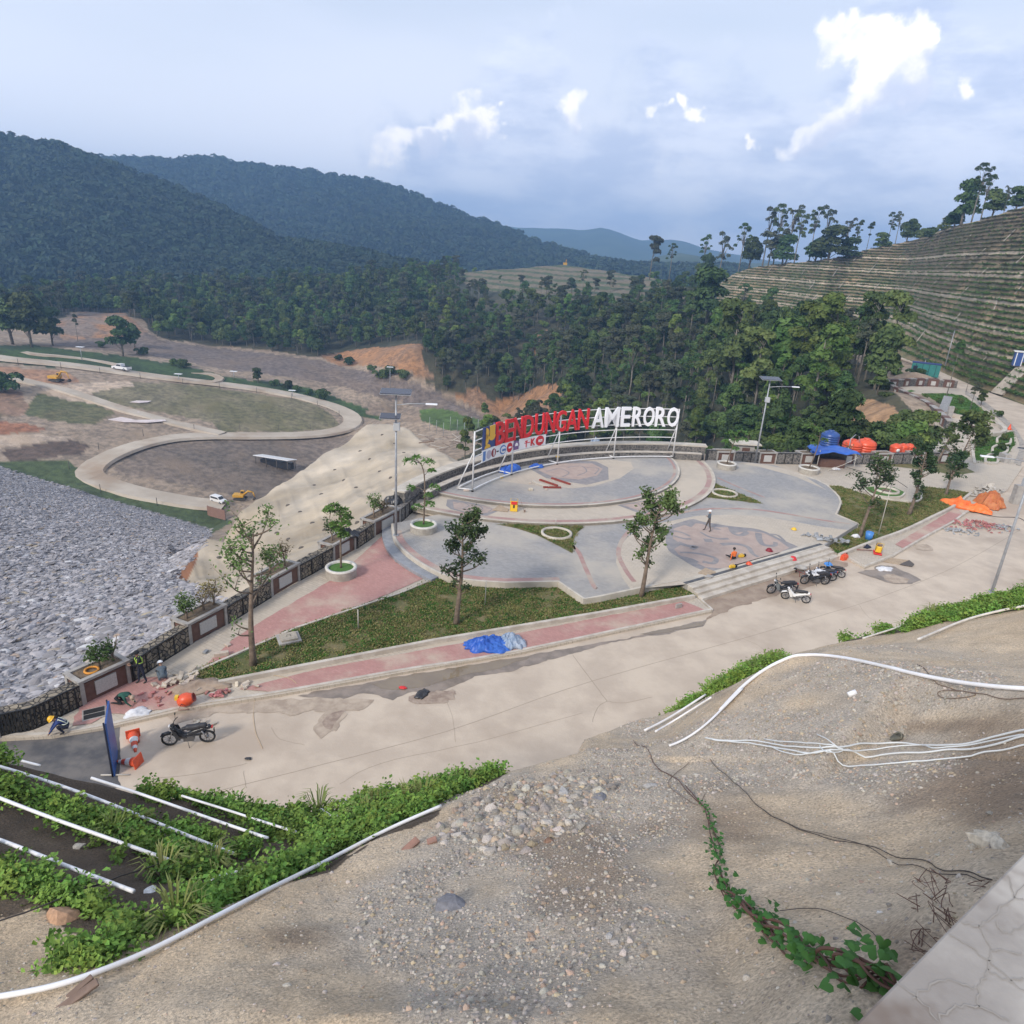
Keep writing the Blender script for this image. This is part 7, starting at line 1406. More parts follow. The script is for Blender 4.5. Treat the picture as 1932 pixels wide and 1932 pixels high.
# ================================================================== motorcycles
m_tyre=material('tyre',(.018,.018,.018),.8);m_rim=material('rim',(.30,.30,.31),.35,metal=.6);m_seat=material('seat',(.03,.03,.035),.6);m_eng=material('engine',(.13,.13,.135),.5,metal=.4);m_lens=material('lamp_lens',(.6,.6,.62),.15)
m_rl=material('tail_lens',(.4,.01,.01),.3)
def motorcycle(f,r,label,paint,accent=None,cover=None):
 d=(f-r);L_=d.length;rz=math.atan2(d.y,d.x);o=empty('motorcycle',(r+f)/2,rz,label,'motorcycle','parked motorcycles');o.rotation_euler=(-.10,0,rz);s=L_/1.25;o.scale=(s,s,s);wb=.625;R_=.28
 for x,nm in((wb,'front'),(-wb,'rear')):
  w=empty('wheel',(x,0,R_));w.parent=o;b=MB();n=28;v=[];
  for i in range(n):
   a=2*math.pi*i/n
   for k in range(8):c=2*math.pi*k/8;rr=R_-.035+.035*math.cos(c);v.append((rr*math.cos(a),.042*math.sin(c),rr*math.sin(a)))
  b.add(v,[(i*8+k,i*8+(k+1)%8,((i+1)%n)*8+(k+1)%8,((i+1)%n)*8+k)for i in range(n)for k in range(8)],True);b.build('tyre',m_tyre,w)
  b=MB();
  for i in range(10):a=i*math.pi/5;b.tube([(0,0,0),(.225*math.cos(a),0,.225*math.sin(a))],.009,4)
  b.tube([(.225*math.cos(a),0,.225*math.sin(a))for a in np.linspace(0,2*math.pi,25)],.014,5);b.tube([(0,-.06,0),(0,.06,0)],.045,8);b.build('rim',m_rim,w)
 for s_ in(-1,1):b=MB();b.tube([(wb,s_*.07,R_),(wb-.20,s_*.07,.82)],.022,6);b.build('fork',m_rim,o);b=MB();b.tube([(-wb,s_*.09,R_),(-wb+.14,s_*.09,.62)],.026,6);b.build('shock',m_rim,o)
 b=MB();b.tube([(wb-.31,0,.30+.02),(wb-.22,0,.545),(wb,0,.60),(wb+.20,0,.53),(wb+.27,0,.43)],[.03,.05,.055,.05,.03],6);b.build('front_mudguard',paint,o)
 b=MB();b.tube(catmull([Vector(q)for q in((wb-.16,0,.80),(wb-.30,0,.58),(wb-.48,0,.42),(0,0,.42),(-.22,0,.55),(-wb+.05,0,.68),(-wb-.16,0,.76))],4),[.10]*4+[.13]*4+[.13]*4+[.10]*4+[.10]*4+[.09]*4+[.05],8);b.build('body',paint,o)
 b=MB()
 for s_ in(-1,1):b.add([(wb-.14,s_*.14,.82),(wb-.30,s_*.20,.76),(wb-.42,s_*.19,.36),(wb-.28,s_*.17,.34),(wb-.16,s_*.10,.60)],[(0,1,2,3,4)])
 b.tube([(wb-.17,-.11,.84),(wb-.12,0,.88),(wb-.17,.11,.84)],.06,6);b.build('leg_shield',accent or paint,o)
 b=MB();b.tube(catmull([Vector(q)for q in((.16,0,.70),(0,0,.75),(-.25,0,.76),(-.45,0,.80),(-.66,0,.80))],4),[.07]*4+[.11]*4+[.115]*4+[.10]*4+[.05],8);b.build('seat',m_seat,o)
 b=MB();b.box((-.02,0,.32),(.34,.22,.22));b.tube([(.0,0,.36),(.28,0,.34)],.07,8);b.build('engine',m_eng,o);b=MB();b.tube([(.05,-.13,.26),(-.3,-.15,.26),(-.62,-.17,.34)],[.03,.045,.05],8);b.build('exhaust',m_eng,o)
 b=MB();b.tube([(wb-.28,-.33,.98),(wb-.20,-.2,.96),(wb-.17,0,.92),(wb-.20,.2,.96),(wb-.28,.33,.98)],.016,6);b.build('handlebar',m_black,o)
 for s_ in(-1,1):b=MB();b.tube([(wb-.22,s_*.22,.97),(wb-.22,s_*.28,1.14)],.007,4);b.ball((wb-.22,s_*.29,1.17),.055,8,6,(.4,1.1,.8));b.build('mirror',m_black,o)
 b=MB();b.ball((wb-.07,0,.88),.075,10,7,(.6,1,.8));b.build('headlight',m_lens,o);b=MB();b.box((-wb-.20,0,.72),(.05,.12,.06));b.build('tail_light',m_rl,o)
 b=MB();b.box((-wb-.25,0,.52),(.02,.12,.22));b.build('rear_mudguard',m_black,o);b=MB();b.tube([(.02,.1,.25),(-.06,.26,.0)],.012,5);b.build('side_stand',m_eng,o)
 return o
m_bk=material('black_paint',(.02,.022,.028),.3);m_wp=material('white_paint',(.72,.72,.72),.3);m_bl2=material('dark_blue_paint',(.03,.05,.12),.3);m_gy=material('grey_paint',(.16,.18,.19),.35);m_ltb=material('blue_plastic',(.06,.22,.55),.4)
motorcycle(atz(322,1406,0),atz(393,1400,0),'black motorcycle parked alone beside the fallen traffic cones',m_bk)
motorcycle(atz(1480,1130,0),atz(1519,1138,0),'white motorcycle parked in front of a black one, nearest to the road',m_wp,m_wp)
motorcycle(atz(1453,1120,0),atz(1493,1121,0),'black motorcycle behind the white one',m_bk,m_gy)
mc_=motorcycle(atz(1516,1102,0),atz(1555,1103,0),'motorcycle covered with a white cloth',m_bk);motorcycle(atz(1533,1092,0),atz(1569,1096,0),'dark blue motorcycle squeezed between the covered one and the black one',m_bl2);motorcycle(atz(1552,1082,0),atz(1586,1090,0),'black motorcycle furthest from the road with a blue bag on it',m_bk)
# ================================================================== sheets, tarps and heaps
def crumple(p,lx_,ly_,h,mat,name,label,cat,rz=0,seed=0,n=34,edge=.0,sharp=2.2,group=None,outline=None):
 o_=Vector((seed*3.3,seed*1.7,0));v=[];f=[]
 for i in range(n):
  for j in range(n):
   u,w=i/(n-1)*2-1,j/(n-1)*2-1;a=math.atan2(w,u);r=max(abs(u),abs(w));k=r/max(math.hypot(u,w),1e-6);x,y=u*(k**.7 if r>0 else 1),w*(k**.7 if r>0 else 1)
   wob=1+.45*mnoise.noise(Vector((math.cos(a)*1.3,math.sin(a)*1.3,seed)))+.22*mnoise.noise(Vector((math.cos(a)*3.5,math.sin(a)*3.5,seed)));q=Vector((x*lx_/2*wob,y*ly_/2*wob,0))
   rd=(1-abs(mnoise.noise(q*sharp+o_))*2.4)*.8+(.6-abs(mnoise.noise(q*sharp*2.3+o_))*1.8)*.5;r2=max(0,1-math.hypot(x,y));q.z=.02+h*(r2**.45)*(.45+.75*rd*.6+.5*mnoise.noise(q*.9+o_));q.z=max(q.z,.015);v.append(q)
 f=[(i*n+j,(i+1)*n+j,(i+1)*n+j+1,i*n+j+1)for i in range(n-1)for j in range(n-1)]
 o=link(name,mesh(name,v,f,True),mat,None,p);o.rotation_euler=(0,0,rz);tag(o,label,cat,group);so_=o.modifiers.new('t','SOLIDIFY');so_.thickness=.012;return o
m_tarp=material('blue_tarp',(.02,.09,.42),.45,(.04,.14,.50),1.5,5,.4,6,.03);m_tarpl=material('pale_tarp',(.22,.30,.42),.5,(.35,.40,.48),2,5,.4,6,.03);m_ot=material('orange_tarp',(.72,.13,.02),.5,(.85,.2,.04),1.5,5,.4,5,.03);m_wc=material('white_cloth',(.70,.70,.71),.8,(.55,.55,.56),4,4);m_bsh=material('black_sheet',(.018,.018,.02),.35,(.04,.04,.045),3)
p=atz(938,1217,.14);crumple(p+Vector((-.5,-.1,0)),2.5,1.5,.55,m_tarp,'tarpaulin','crumpled blue tarpaulin lying on the roadside footpath','tarpaulin',.3,3,44,sharp=3.2);crumple(p+Vector((.75,.25,0)),1.5,1.3,.6,m_tarpl,'tarpaulin','pale striped end of the sheet right of the blue tarpaulin','tarpaulin',.2,5,34,sharp=3.5)
crumple(atz(1825,959,.12),4.0,1.6,.95,m_ot,'tarpaulin','bright orange tarpaulin across the right footpath','tarpaulin',-.65,7,sharp=1.5);crumple(atz(1868,955,.05),2.2,2.3,1.7,material('rusty_tarp',(.42,.11,.03),.6,(.5,.18,.06),2,5,.4,5,.03),'tarpaulin','dark orange sheet draped over a tall heap at the right','tarpaulin',.3,9,sharp=1.6)
crumple(atz(1537,1101,.0)+Vector((0,0,.72)),1.5,.75,.3,m_wc,'cloth','white cloth thrown over the seat of a motorcycle','cloth',.25,4)
crumple(atz(1566,1086,0)+Vector((-.3,0,.78)),.55,.45,.3,m_ltb,'bag','blue plastic bag on the black motorcycle','bag',0,6,18)
pb_=sgn(24.6,fa[1]-.03,Z0);crumple(pb_+Vector((.2,0,.0)),2.2,1.3,.9,m_tarp,'tarpaulin','blue tarpaulin heap under the logos of the sign','tarpaulin',.9,12,sharp=1.8);crumple(atz(1012,882,.93),1.5,.6,.45,m_tarp,'tarpaulin','small bundled blue sheet between the legs of the sign','tarpaulin',.3,13)
crumple(Vector((8.0,69.2,.2)),3.2,1.6,2.1,m_tarpl,'tarpaulin','light blue sheet bulging up behind the stage wall under the letters','tarpaulin',.3,14);crumple(Vector((-2.0,60.5,3.0)),1.2,.8,2.2,m_purp,'tarpaulin','grey violet sheet sticking up behind the emblem of the sign','tarpaulin',.9,15)
for x,y,lb,sd_ in((740,948,'black plastic sheet draped over the planter box by the lamp post',1),(655,1011,'black plastic sheet hanging behind the parapet beside the drooping sapling',2)):
 p=atz(x,y,1.25);crumple(p+Vector((0,.3,-.1)),1.5,1.1,.75,m_bsh,'black_sheet',lb,'sheet',.6,20+sd_)
crumple(atz(225,1353,.15)+Vector((.55,.35,0)),1.0,.7,.22,m_wc,'sack','white sack lying on the kerb behind the blue board','sack',.5,31,20)
m_card=material('cardboard',(.42,.32,.22),.9,(.34,.26,.18),5)
def flat(pts,z,th,mat,name,label,cat,tilt=0):
 P=G(pts,z);c=sum(P,Vector())/len(P);b=MB();b.prism([((q-c).x,(q-c).y)for q in P],0,th);o=b.build(name,mat,loc=c);o.rotation_euler=(tilt,tilt*.5,0);return tag(o,label,cat)
flat(kq((975,420),(1010,396),(1150,410),(1085,440)),.02,.03,m_card,'cardboard','flattened cardboard lying on the road','cardboard',.05);flat(kq((1085,440),(1150,412),(1185,440),(1170,456)),.03,.05,material('dark_board',(.10,.085,.075),.8),'board','dark folded board beside the cardboard','board')
crumple(atz(1668,1074,0),1.3,.7,.18,m_wc,'sack','crumpled pale sack at the corner of the right footpath','sack',.3,33,20)
flat(k3((860,992),(925,948),(1020,985),(950,1015)),PZ+.015,.03,m_card,'board','pale board lying at the edge of the ornament','board');flat(k3((915,1030),(945,1008),(1000,1025),(970,1040)),PZ+.02,.06,m_conc,'paver','grey slab beside the pale board','slab')
flat(k2((985,440),(1050,395),(1130,430),(1120,456)),.745,.03,m_card,'board','pale board lying next to the yellow caution sign','board')
m_pr=material('red_paver',(.42,.17,.16),.9,(.35,.14,.13),6,obj_rand=.2);m_pg=material('grey_paver',(.33,.34,.35),.9,(.24,.25,.26),6,obj_rand=.2);m_ps=material('sand_paver',(.50,.43,.35),.9,(.40,.34,.28),6,obj_rand=.2)
def pavers(cx_,cy_,n,sx,sy,mat,name,label,z=.0,sz=(.21,.105,.07),h=.35,seed=0,rz=0,group=None,kind='thing'):
 r=random.Random(seed);c=atz(cx_,cy_,z);cs,sn=math.cos(rz),math.sin(rz)
 for i in range(n):
  u,v=r.gauss(0,.38),r.gauss(0,.38);k=max(0,1-math.hypot(u,v)/.9);x,y=u*sx*cs-v*sy*sn,u*sx*sn+v*sy*cs;q=Vector((c.x+x,c.y+y,z+.04+h*k*r.uniform(.3,1)))
  b=MB();b.box((0,0,0),sz);me=b.mesh(name)if i==0 else me;o=link(name,me,mat if i==0 else None,None,q);o.rotation_euler=(r.gauss(0,.35),r.gauss(0,.35),r.uniform(0,3.1));s=r.uniform(.85,1.15);o.scale=(s,s,s);tag(o,label,'paver',group)
pavers(1835,992,120,3.2,1.6,m_pr,'paving_block','red paving block in the heap beside the right footpath',h=.5,seed=1,group='red paving blocks heaped by the right footpath');pavers(1885,996,60,2.6,1.0,m_pg,'paving_block','grey paving block right of the red heap',h=.2,seed=2,group='grey paving blocks right of the red heap');pavers(1808,1003,50,1.8,1.0,m_pg,'paving_block','dark grey paving block left of the red heap',h=.2,seed=3,group='dark paving blocks left of the red heap')
pavers(345,1290,36,1.5,.8,m_ps,'paving_block','sand coloured paving block heaped behind the orange mixer',z=.14,sz=(.30,.2,.08),h=.35,seed=4,group='sand coloured blocks heaped on the corner');pavers(415,1312,16,.7,.45,m_pr,'paving_block','red paving block in the small heap right of the orange mixer',z=.14,h=.2,seed=5,group='red blocks right of the mixer');pavers(300,1310,14,1.3,.8,m_pr,'paving_block','loose red paving block on the corner',z=.14,h=.05,seed=6,group='loose red blocks on the corner');pavers(375,1368,8,.8,.25,m_ps,'paving_block','broken block behind the lone motorcycle',z=0,sz=(.24,.12,.1),h=.08,seed=7,group='broken blocks behind the lone motorcycle')
pavers(455,1297,7,.8,.3,m_ps,'paving_block','sand coloured block lying on the footpath',z=.14,sz=(.28,.18,.08),h=.02,seed=8,group='blocks lying on the footpath');pavers(1555,1018,16,1.2,.9,m_pg,'paving_block','grey tile stacked near the upper end of the steps',z=.58,sz=(.4,.2,.06),h=.12,seed=9,group='tiles near the upper end of the steps');pavers(1530,1010,12,1.8,.8,m_pg,'paving_block','scattered grey tile on the beige fan',z=.58,sz=(.35,.12,.05),h=.02,seed=10,group='tiles scattered on the beige fan');pavers(1585,1021,5,.6,.3,m_pg,'paving_block','grey block on the corner of the terrace',z=.58,sz=(.4,.22,.15),h=.1,seed=12,group='blocks on the terrace corner')
for x,y,z,s,m_,lb in((418,1237,.15,(.65,.22,.2),m_ps,'long pale kerb block lying on the red path'),(388,1231,.15,(.28,.16,.1),m_pg,'dark block on the red path left of the kerb block'),(430,1218,.15,(.3,.2,.1),m_ps,'pale block on the red path above the kerb block'),(1001,925,.93,(.34,.22,.2),m_ps,'larger pale block on the stage before the red frames'),(1031,924,.93,(.2,.14,.1),m_ps,'small pale block on the stage'),(1000,912,.93,(.2,.12,.08),m_ps,'pale chip behind the larger block on the stage'),(880,926,.93,(.45,.25,.16),m_ps,'block holding down the left foot of the sign'),(1041,911,.93,(.2,.12,.08),m_ps,'tiny pale block beside the red frames')):
 p=atz(x,y,z);b=MB();b.box((0,0,s[2]/2),s);o=b.build('stone_block',m_,loc=p,bevel=.01);o.rotation_euler.z=x*.7;tag(o,lb,'block')
crumple(atz(375,1298,.14),2.4,1.0,.4,m_mud,'dirt_heap','brown dirt heap on the corner behind the red blocks','dirt heap',.4,40,30,sharp=1.2)
m_rub=material('rubble',(.50,.46,.40),.9,(.36,.33,.29),2)
r_=random.Random(21);ro=None
for i in range(46):
 u,v=r_.gauss(0,.5),r_.gauss(0,.5);p=atz(1862+u*22,932+v*8,.1);b=MB();b.box((0,0,0),(r_.uniform(.5,1.5),r_.uniform(.15,.45),.06));o=b.build('rubble_slab',m_rub,loc=p+Vector((0,0,.15+.5*max(0,1-math.hypot(u,v)))));o.rotation_euler=(r_.gauss(0,.4),r_.gauss(0,.4),r_.uniform(0,3));tag(o,'pale broken slab in the rubble behind the orange sheets','rubble','broken slabs behind the orange sheets')
for i in range(34):
 p=atz(r_.uniform(1752,1792),r_.uniform(822,868),-.2);b=MB();L_=r_.uniform(1.2,3);b.tube([(-L_/2,0,0),(0,0,.2),(L_/2,0,0)],.06,4);o=b.build('broken_pole',m_pale,loc=p+Vector((0,0,r_.uniform(.1,.8))));o.rotation_euler=(r_.gauss(0,.3),r_.gauss(0,.3),r_.uniform(0,3));tag(o,'pale broken pole in the tangle outside the garden wall end','pole','tangled broken poles at the end of the garden wall')
for i in range(22):
 p=T.hit(r_.uniform(800,895),r_.uniform(822,852),60)or atd(850,840,95);b=MB();L_=r_.uniform(2,6);b.tube([(-L_/2,0,.2),(L_/2,0,.3)],.09,5);o=b.build('timber_pole',m_pale if i%2 else m_plank,loc=p+Vector((0,0,.3)));o.rotation_euler=(0,r_.gauss(0,.25),r_.uniform(-.9,.3));tag(o,'timber pole of the collapsed scaffolding below the stage wall','pole','timber poles below the stage wall')
for i in range(9):
 p=T.hit(810+i*13,812+(i%3)*6,100)
 if p:b=MB();b.tube([(0,0,-.5),(.1,0,4.5)],.07,5);tag(b.build('fence_post',m_galv,loc=p),'thin grey post standing in the valley behind the emblem','post','thin posts behind the emblem')
# ================================================================== small site objects
m_ro=material('orange_plastic',(.75,.10,.03),.4,(.6,.08,.03),4);m_redp=material('red_plastic',(.6,.03,.03),.4);m_yp=material('yellow_plastic',(.72,.45,.03),.45);m_cw=material('cone_white',(.7,.7,.68),.5);m_rust=material('red_oxide_steel',(.26,.045,.03),.7,(.20,.04,.03),6)
def cone(a,b_,label):
 """fallen cone, base at a, tip at b_"""
 d=(b_-a);L_=.72;o=empty('traffic_cone',a+Vector((0,0,.17)),math.atan2(d.y,d.x),label,'traffic cone','fallen traffic cones');o.rotation_euler.y=.17;R_=Matrix.Rotation(math.pi/2,3,'Y');o.scale=(1.35,1.35,1.35)
 b=MB();b.lathe((0,0,0),[(.15,.02),(.12,.2)],18,R_);b.lathe((0,0,0),[(.095,.36),(.07,.5)],18,R_);b.lathe((0,0,0),[(.05,.60),(.03,.72),(0,.72)],18,R_);b.build('body',m_ro,o)
 for k in((.12,.2,.095,.36),(.07,.5,.05,.60)):b=MB();b.lathe((0,0,0),[(k[0]+.002,k[1]),(k[2]+.002,k[3])],18,R_);b.build('band',m_cw,o)
 b=MB();b.box((0,0,0),(.03,.38,.38));b.build('base',m_ro,o,bevel=.008)
cone(atz(252,1392,0),atz(256,1420,0),'upper fallen orange traffic cone with white bands');cone(atz(262,1444,0),atz(236,1440,0),'lower fallen orange traffic cone with its base towards the motorcycle');flat([(241,1390),(262,1389),(264,1400),(244,1402)],.02,.1,m_ro,'cone_base','square orange base plate at the far end of the cones','traffic cone')
pa,pb2=atz(219,1405,0),atz(212,1475,0);p=atz(216,1465,0);h=height(p,1342+25)
bb_=empty('blue_board',p,0,'tall blue board standing edge on at the road by the plants','board');ha=2.35;q1=atz(221,1418,0)-p;q0=Vector((0,0,0));b=MB();d=q1.normalized();s_=Vector((-d.y,d.x,0))*.03;b.add([q0+s_,q0-s_,q1-s_,q1+s_,q0+s_+Vector((0,0,ha)),q0-s_+Vector((0,0,ha)),q1-s_+Vector((0,0,ha)),q1+s_+Vector((0,0,ha))],[(0,1,2,3),(4,5,6,7),(0,1,5,4),(2,3,7,6),(1,2,6,5),(3,0,4,7)]);b.build('panel',material('board_blue',(.02,.07,.25),.5,(.03,.09,.30),3),bb_)
for q in(q0,q1):b=MB();b.tube([q+s_*2,q+s_*2+Vector((0,0,ha+.05))],.03,5);b.build('post',m_navy,bb_)
b=MB();b.tube([q0+Vector((-.5,0,.03)),q0+Vector((.5,.1,.03))],.03,5);b.build('foot',m_pale,bb_)
for x,y in((230,1407),(248,1398)):pass
dg=empty('drain_grate',atz(240*.74,1346,.15),.55,'black double drain grate in the footpath behind the squatting worker','drain');b=MB()
for i in range(2):b=MB();b.box((0,(i-.5)*.36,.02),(.75,.30,.03));b.build('cover',m_black,dg)
b=MB();b.box((0,0,.008),(.86,.8,.016));b.build('frame',m_conc,dg)
mh=empty('manhole',atz(545,1207,.17),.5,'square concrete manhole box at the edge of the lawn','manhole');b=MB();b.box((0,0,.06),(1.1,1.0,.14));b.build('frame',m_conc,mh,bevel=.02);b=MB();b.box((0,0,.17),(.8,.75,.1));b.build('lid',m_ps,mh,bevel=.01);b=MB();b.tube([(-.1,0,.21),(-.08,0,.3),(.08,0,.3),(.1,0,.21)],.012,5);b.build('handle',m_black,mh)
b=MB();b.box((0,0,.14),(.42,.1,.26));tag(b.build('meter_box',m_conc,loc=atz(1280,1147,.15)),'small grey box on the kerb near the steps','box').rotation_euler=(0,0,.5)
mx_=empty('mixer',atz(352,1331,.14),.2,'round orange drum mixer lying among the paving blocks','mixer');Rm=Matrix.Rotation(1.25,3,'Y');b=MB();b.lathe((0,0,.3),[(0,-.32),(.2,-.3),(.29,-.1),(.29,.08),(.2,.28),(.17,.32)],22,Rm);b.build('drum',m_ro,mx_);b=MB();b.lathe((0,0,.3),[(.17,.30),(.19,.36),(.15,.36),(.1,.1)],20,Rm);b.build('mouth_ring',m_rust,mx_)
for s in(-1,1):b=MB();b.tube([(-.1,s*.3,.3),(-.25,s*.34,.03),(.2,s*.34,.03),(-.1,s*.3,.3)],.018,5);b.build('stand',m_rust,mx_)
b=MB();b.box((-.35,0,.42),(.14,.2,.16));b.build('motor',m_yp,mx_)
cs_=empty('caution_sign',atz(969,965,.73),-.05,'yellow and red A frame caution sign on the ring step','sign');cs_.rotation_euler=(0,0,0)
Mt=Matrix.Rotation(-.15,3,'X');b=MB();b.box((0,0,.42),(.52,.03,.80),M=Mt);b.build('panel',m_yp,cs_);b=MB();b.box((0,-.025,.68),(.44,.02,.22),M=Mt);b.build('red_field',m_redp,cs_)
b=MB();b.ball((0,-.03,.52),.05,8,6,(1,.4,1));b.box((0,-.02,.38),(.13,.03,.2),M=Mt);b.build('pictogram',m_black,cs_);b=MB();b.tube([(-.27,.02,0),(-.27,.1,1.0),(.27,.1,1.0),(.27,.02,0)],.018,5);b.tube([(-.27,.1,.95),(-.27,.45,0)],.016,5);b.build('front_frame',m_yp,cs_);b=MB();b.tube([(.27,.1,.95),(.27,.45,0),(-.27,.45,0)],.016,5);b.build('rear_frame',m_rust,cs_)
put_glyph.__doc__
b=MB();b.tube([(0,0,0),(-.35,.25,.95)],.014,5);b.box((.03,-.02,.08),(.14,.08,.2));tag(b.build('broom',m_plank,loc=atz(989,966,.73)),'small broom leaning beside the caution sign','broom')
for x,y,L_,lb,m_,rz in((1020,915,1.9,'pale steel channel lying left of the red frames',m_pale,-.75),(1034,912,2.0,'left red oxide steel channel on the stage',m_rust,-.75),(1057,909,2.1,'right red oxide steel channel on the stage',m_rust,-.75),(1042,921,1.5,'red oxide channel lying across the other two',m_rust,.15)):
 b=MB();b.box((0,0,.06),(L_,.05,.12));b.box((0,.13,.06),(L_,.05,.12));b.box((0,.065,.02),(L_,.1,.04));o=b.build('steel_channel',m_,loc=atz(x,y,.94));o.rotation_euler.z=rz;tag(o,lb,'steel frame')
def blob(x,y,z,r,sc_,mat,name,label,cat):p=atz(x,y,z);b=MB();b.lathe((0,0,0),[(r*1.25,0),(r*1.05,.03),(r,r*.4),(r*.7,r*.85),(0,r)],14);b.box((r*1.1,0,.02),(r*.5,r*.9,.02));o=b.build(name,mat,loc=p);o.rotation_euler.z=x;tag(o,label,cat)
blob(1498,999,.58,.17,1,m_yp,'helmet','yellow helmet lying on the beige fan','helmet');blob(1451,1039,.58,.2,1,material('dark_red',(.2,.01,.02),.6),'bucket_hat','dark red cap lying on the ornament','cap');blob(1413,1064,.58,.17,1,m_ro,'helmet','orange helmet lying in front of the sitting person','helmet');blob(1052,862,1.42,.15,1,m_yp,'helmet','yellow helmet on the bench of the stage wall','helmet');blob(946,901,.93,.15,1,m_yp,'helmet','yellow helmet between the legs of the sign','helmet');blob(1496,1055,.4,.22,1,m_redp,'helmet','red helmet on the steps','helmet')
for x,y,lb in((1398,1051,'yellow power tool beside the sitting person'),(1381,1071,'yellow tool bag below the sitting person')):
 p=atz(x,y,.58);o=empty('power_tool',p,.4,lb,'tool');b=MB();b.box((0,0,.09),(.4,.16,.16));b.tube([(.15,0,.15),(.05,0,.26),(-.12,0,.26),(-.18,0,.15)],.02,5);b.build('body',m_yp,o,bevel=.03);b=MB();b.lathe((.28,0,.1),[(0,-.02),(.13,-.02),(.13,.02),(0,.02)],16,Matrix.Rotation(1.57,3,'X'));b.build('disc',m_black,o)
p=atz(1592,1056,.0);o=empty('jerrycan',p,.5,'red jerrycan at the end of the steps','jerrycan');b=MB();b.prism([(-.28,-.14),(.28,-.14),(.28,.14),(-.28,.14)],0,.34);b.prism([(-.2,-.1),(.22,-.1),(.22,.1),(-.2,.1)],.34,.44);b.build('can',m_ro,o,bevel=.05);b=MB();b.tube([(.14,0,.42),(.18,0,.52)],.035,8);b.build('cap',m_black,o);b=MB();b.tube([(-.16,0,.43),(-.12,0,.54),(.06,0,.54),(.1,0,.44)],.02,6);b.build('handle',m_ro,o)
p=atz(1638,1018,.18);o=empty('bucket',p,0,'blue drum at the foot of the left tree on the right lawn','bucket');b=MB();b.lathe((0,0,0),[(0,0),(.24,0),(.26,.3),(.29,.62),(.24,.62),(.22,.1)],20);b.build('drum',m_ltb,o);b=MB();b.tube([(.28*math.cos(a),0,.6+.22*math.sin(a))for a in np.linspace(0,3.14,9)],.01,4);b.build('handle',m_rim,o)
crumple(atz(1615,1014,.18),.6,.4,.35,m_wc,'sack','small white sack left of the tree with the blue drum','sack',0,51,16)
wb_=empty('wheelbarrow',atz(1508,1085,0),1.9,'muddy wheelbarrow in front of the steps behind the motorcycles','wheelbarrow');b=MB();b.lathe((0,0,.35),[(0,0),(.2,.0),(.36,.22),(.39,.24),(.34,.24),(.18,.05)],18);b.build('tray',m_conc,wb_);b=MB();b.lathe((.45,0,.17),[(.08,-.04),(.17,-.03),(.17,.03),(.08,.04)],16,Matrix.Rotation(1.57,3,'X'));b.build('wheel',m_tyre,wb_)
for s in(-1,1):b=MB();b.tube([(.45,s*.06,.17),(-.2,s*.2,.34),(-.8,s*.28,.45)],.018,5);b.build('shaft',m_rust,wb_);b=MB();b.tube([(-.2,s*.2,.34),(-.28,s*.22,0)],.016,5);b.build('leg',m_rust,wb_)
pc_=empty('plate_compactor',atz(1655,1044,.14),1.2,'yellow plate compactor with a brown cover on the right footpath','machine');b=MB();b.box((0,0,.06),(.8,.55,.08));b.build('plate',m_redp,pc_,bevel=.02);b=MB();b.box((0,0,.38),(.5,.4,.5));b.build('engine_cover',m_yp,pc_,bevel=.07);b=MB();b.tube([(-.25,-.2,.3),(-.6,-.2,1.0),(-.6,.2,1.0),(-.25,.2,.3)],.02,6);b.build('handle',m_yp,pc_);b=MB();b.ball((0,0,.68),.26,10,7,(1,.85,.55));b.build('brown_cover',m_plank,pc_)
for x,y,lb in((1600,1037,'dark crumpled bag on the kerb of the right footpath'),):crumple(atz(1634,1032,.15),.8,.5,.25,m_navy,'bag',lb,'bag',.4,53,16)
b=MB();b.tube([(-.9,0,.05),(.9,0,.1)],.03,5);tag(b.build('timber_bar',m_rust,loc=atz(1622,1039,.15)),'short red timber bar beside the compactor','timber')
o_=inplanter(1,-.12,.45);b=MB();b.tube([(.26*math.cos(a),.26*math.sin(a),.05)for a in np.linspace(0,6.283,25)],.05,8);tag(b.build('coil_ring',material('ochre_ring',(.62,.26,.03),.6),loc=o_-Vector((0,0,.0))),'orange ring lying on the soil of the planter box behind the workers','ring')
b=MB();P=catmull([atz(x,y,.012)+Vector((0,0,0))for x,y in((560,1295),(540,1283),(478,1277),(470,1297),(480,1315),(478,1345),(482,1380),(490,1400),(495,1412))],6)
P=[Vector((q.x,q.y,.165 if q.y>atz(q.x,1309,0).y and i<20 else .012))for i,q in enumerate(P)];b.tube([q-P[0]for q in P],.013,5);tag(b.build('hose',material('tan_hose',(.5,.38,.24),.6),loc=P[0]),'thin tan hose running over the kerb onto the road','hose')
for x,y,s,lb in((796,1310,.5,'black lump of rubber at the end of the puddle'),(468,1432,.16,'small dark clod on the road right of the black motorcycle'),(848,1503-12,.2,'dark scrap near the road edge'),(760,1298,.22,'pink rag in the puddle')):
 crumple(atz(x,y,.02),s*1.6,s,s*.35,m_redp if 'pink' in lb else m_bsh,'scrap',lb,'scrap',x,int(x),14,sharp=4)
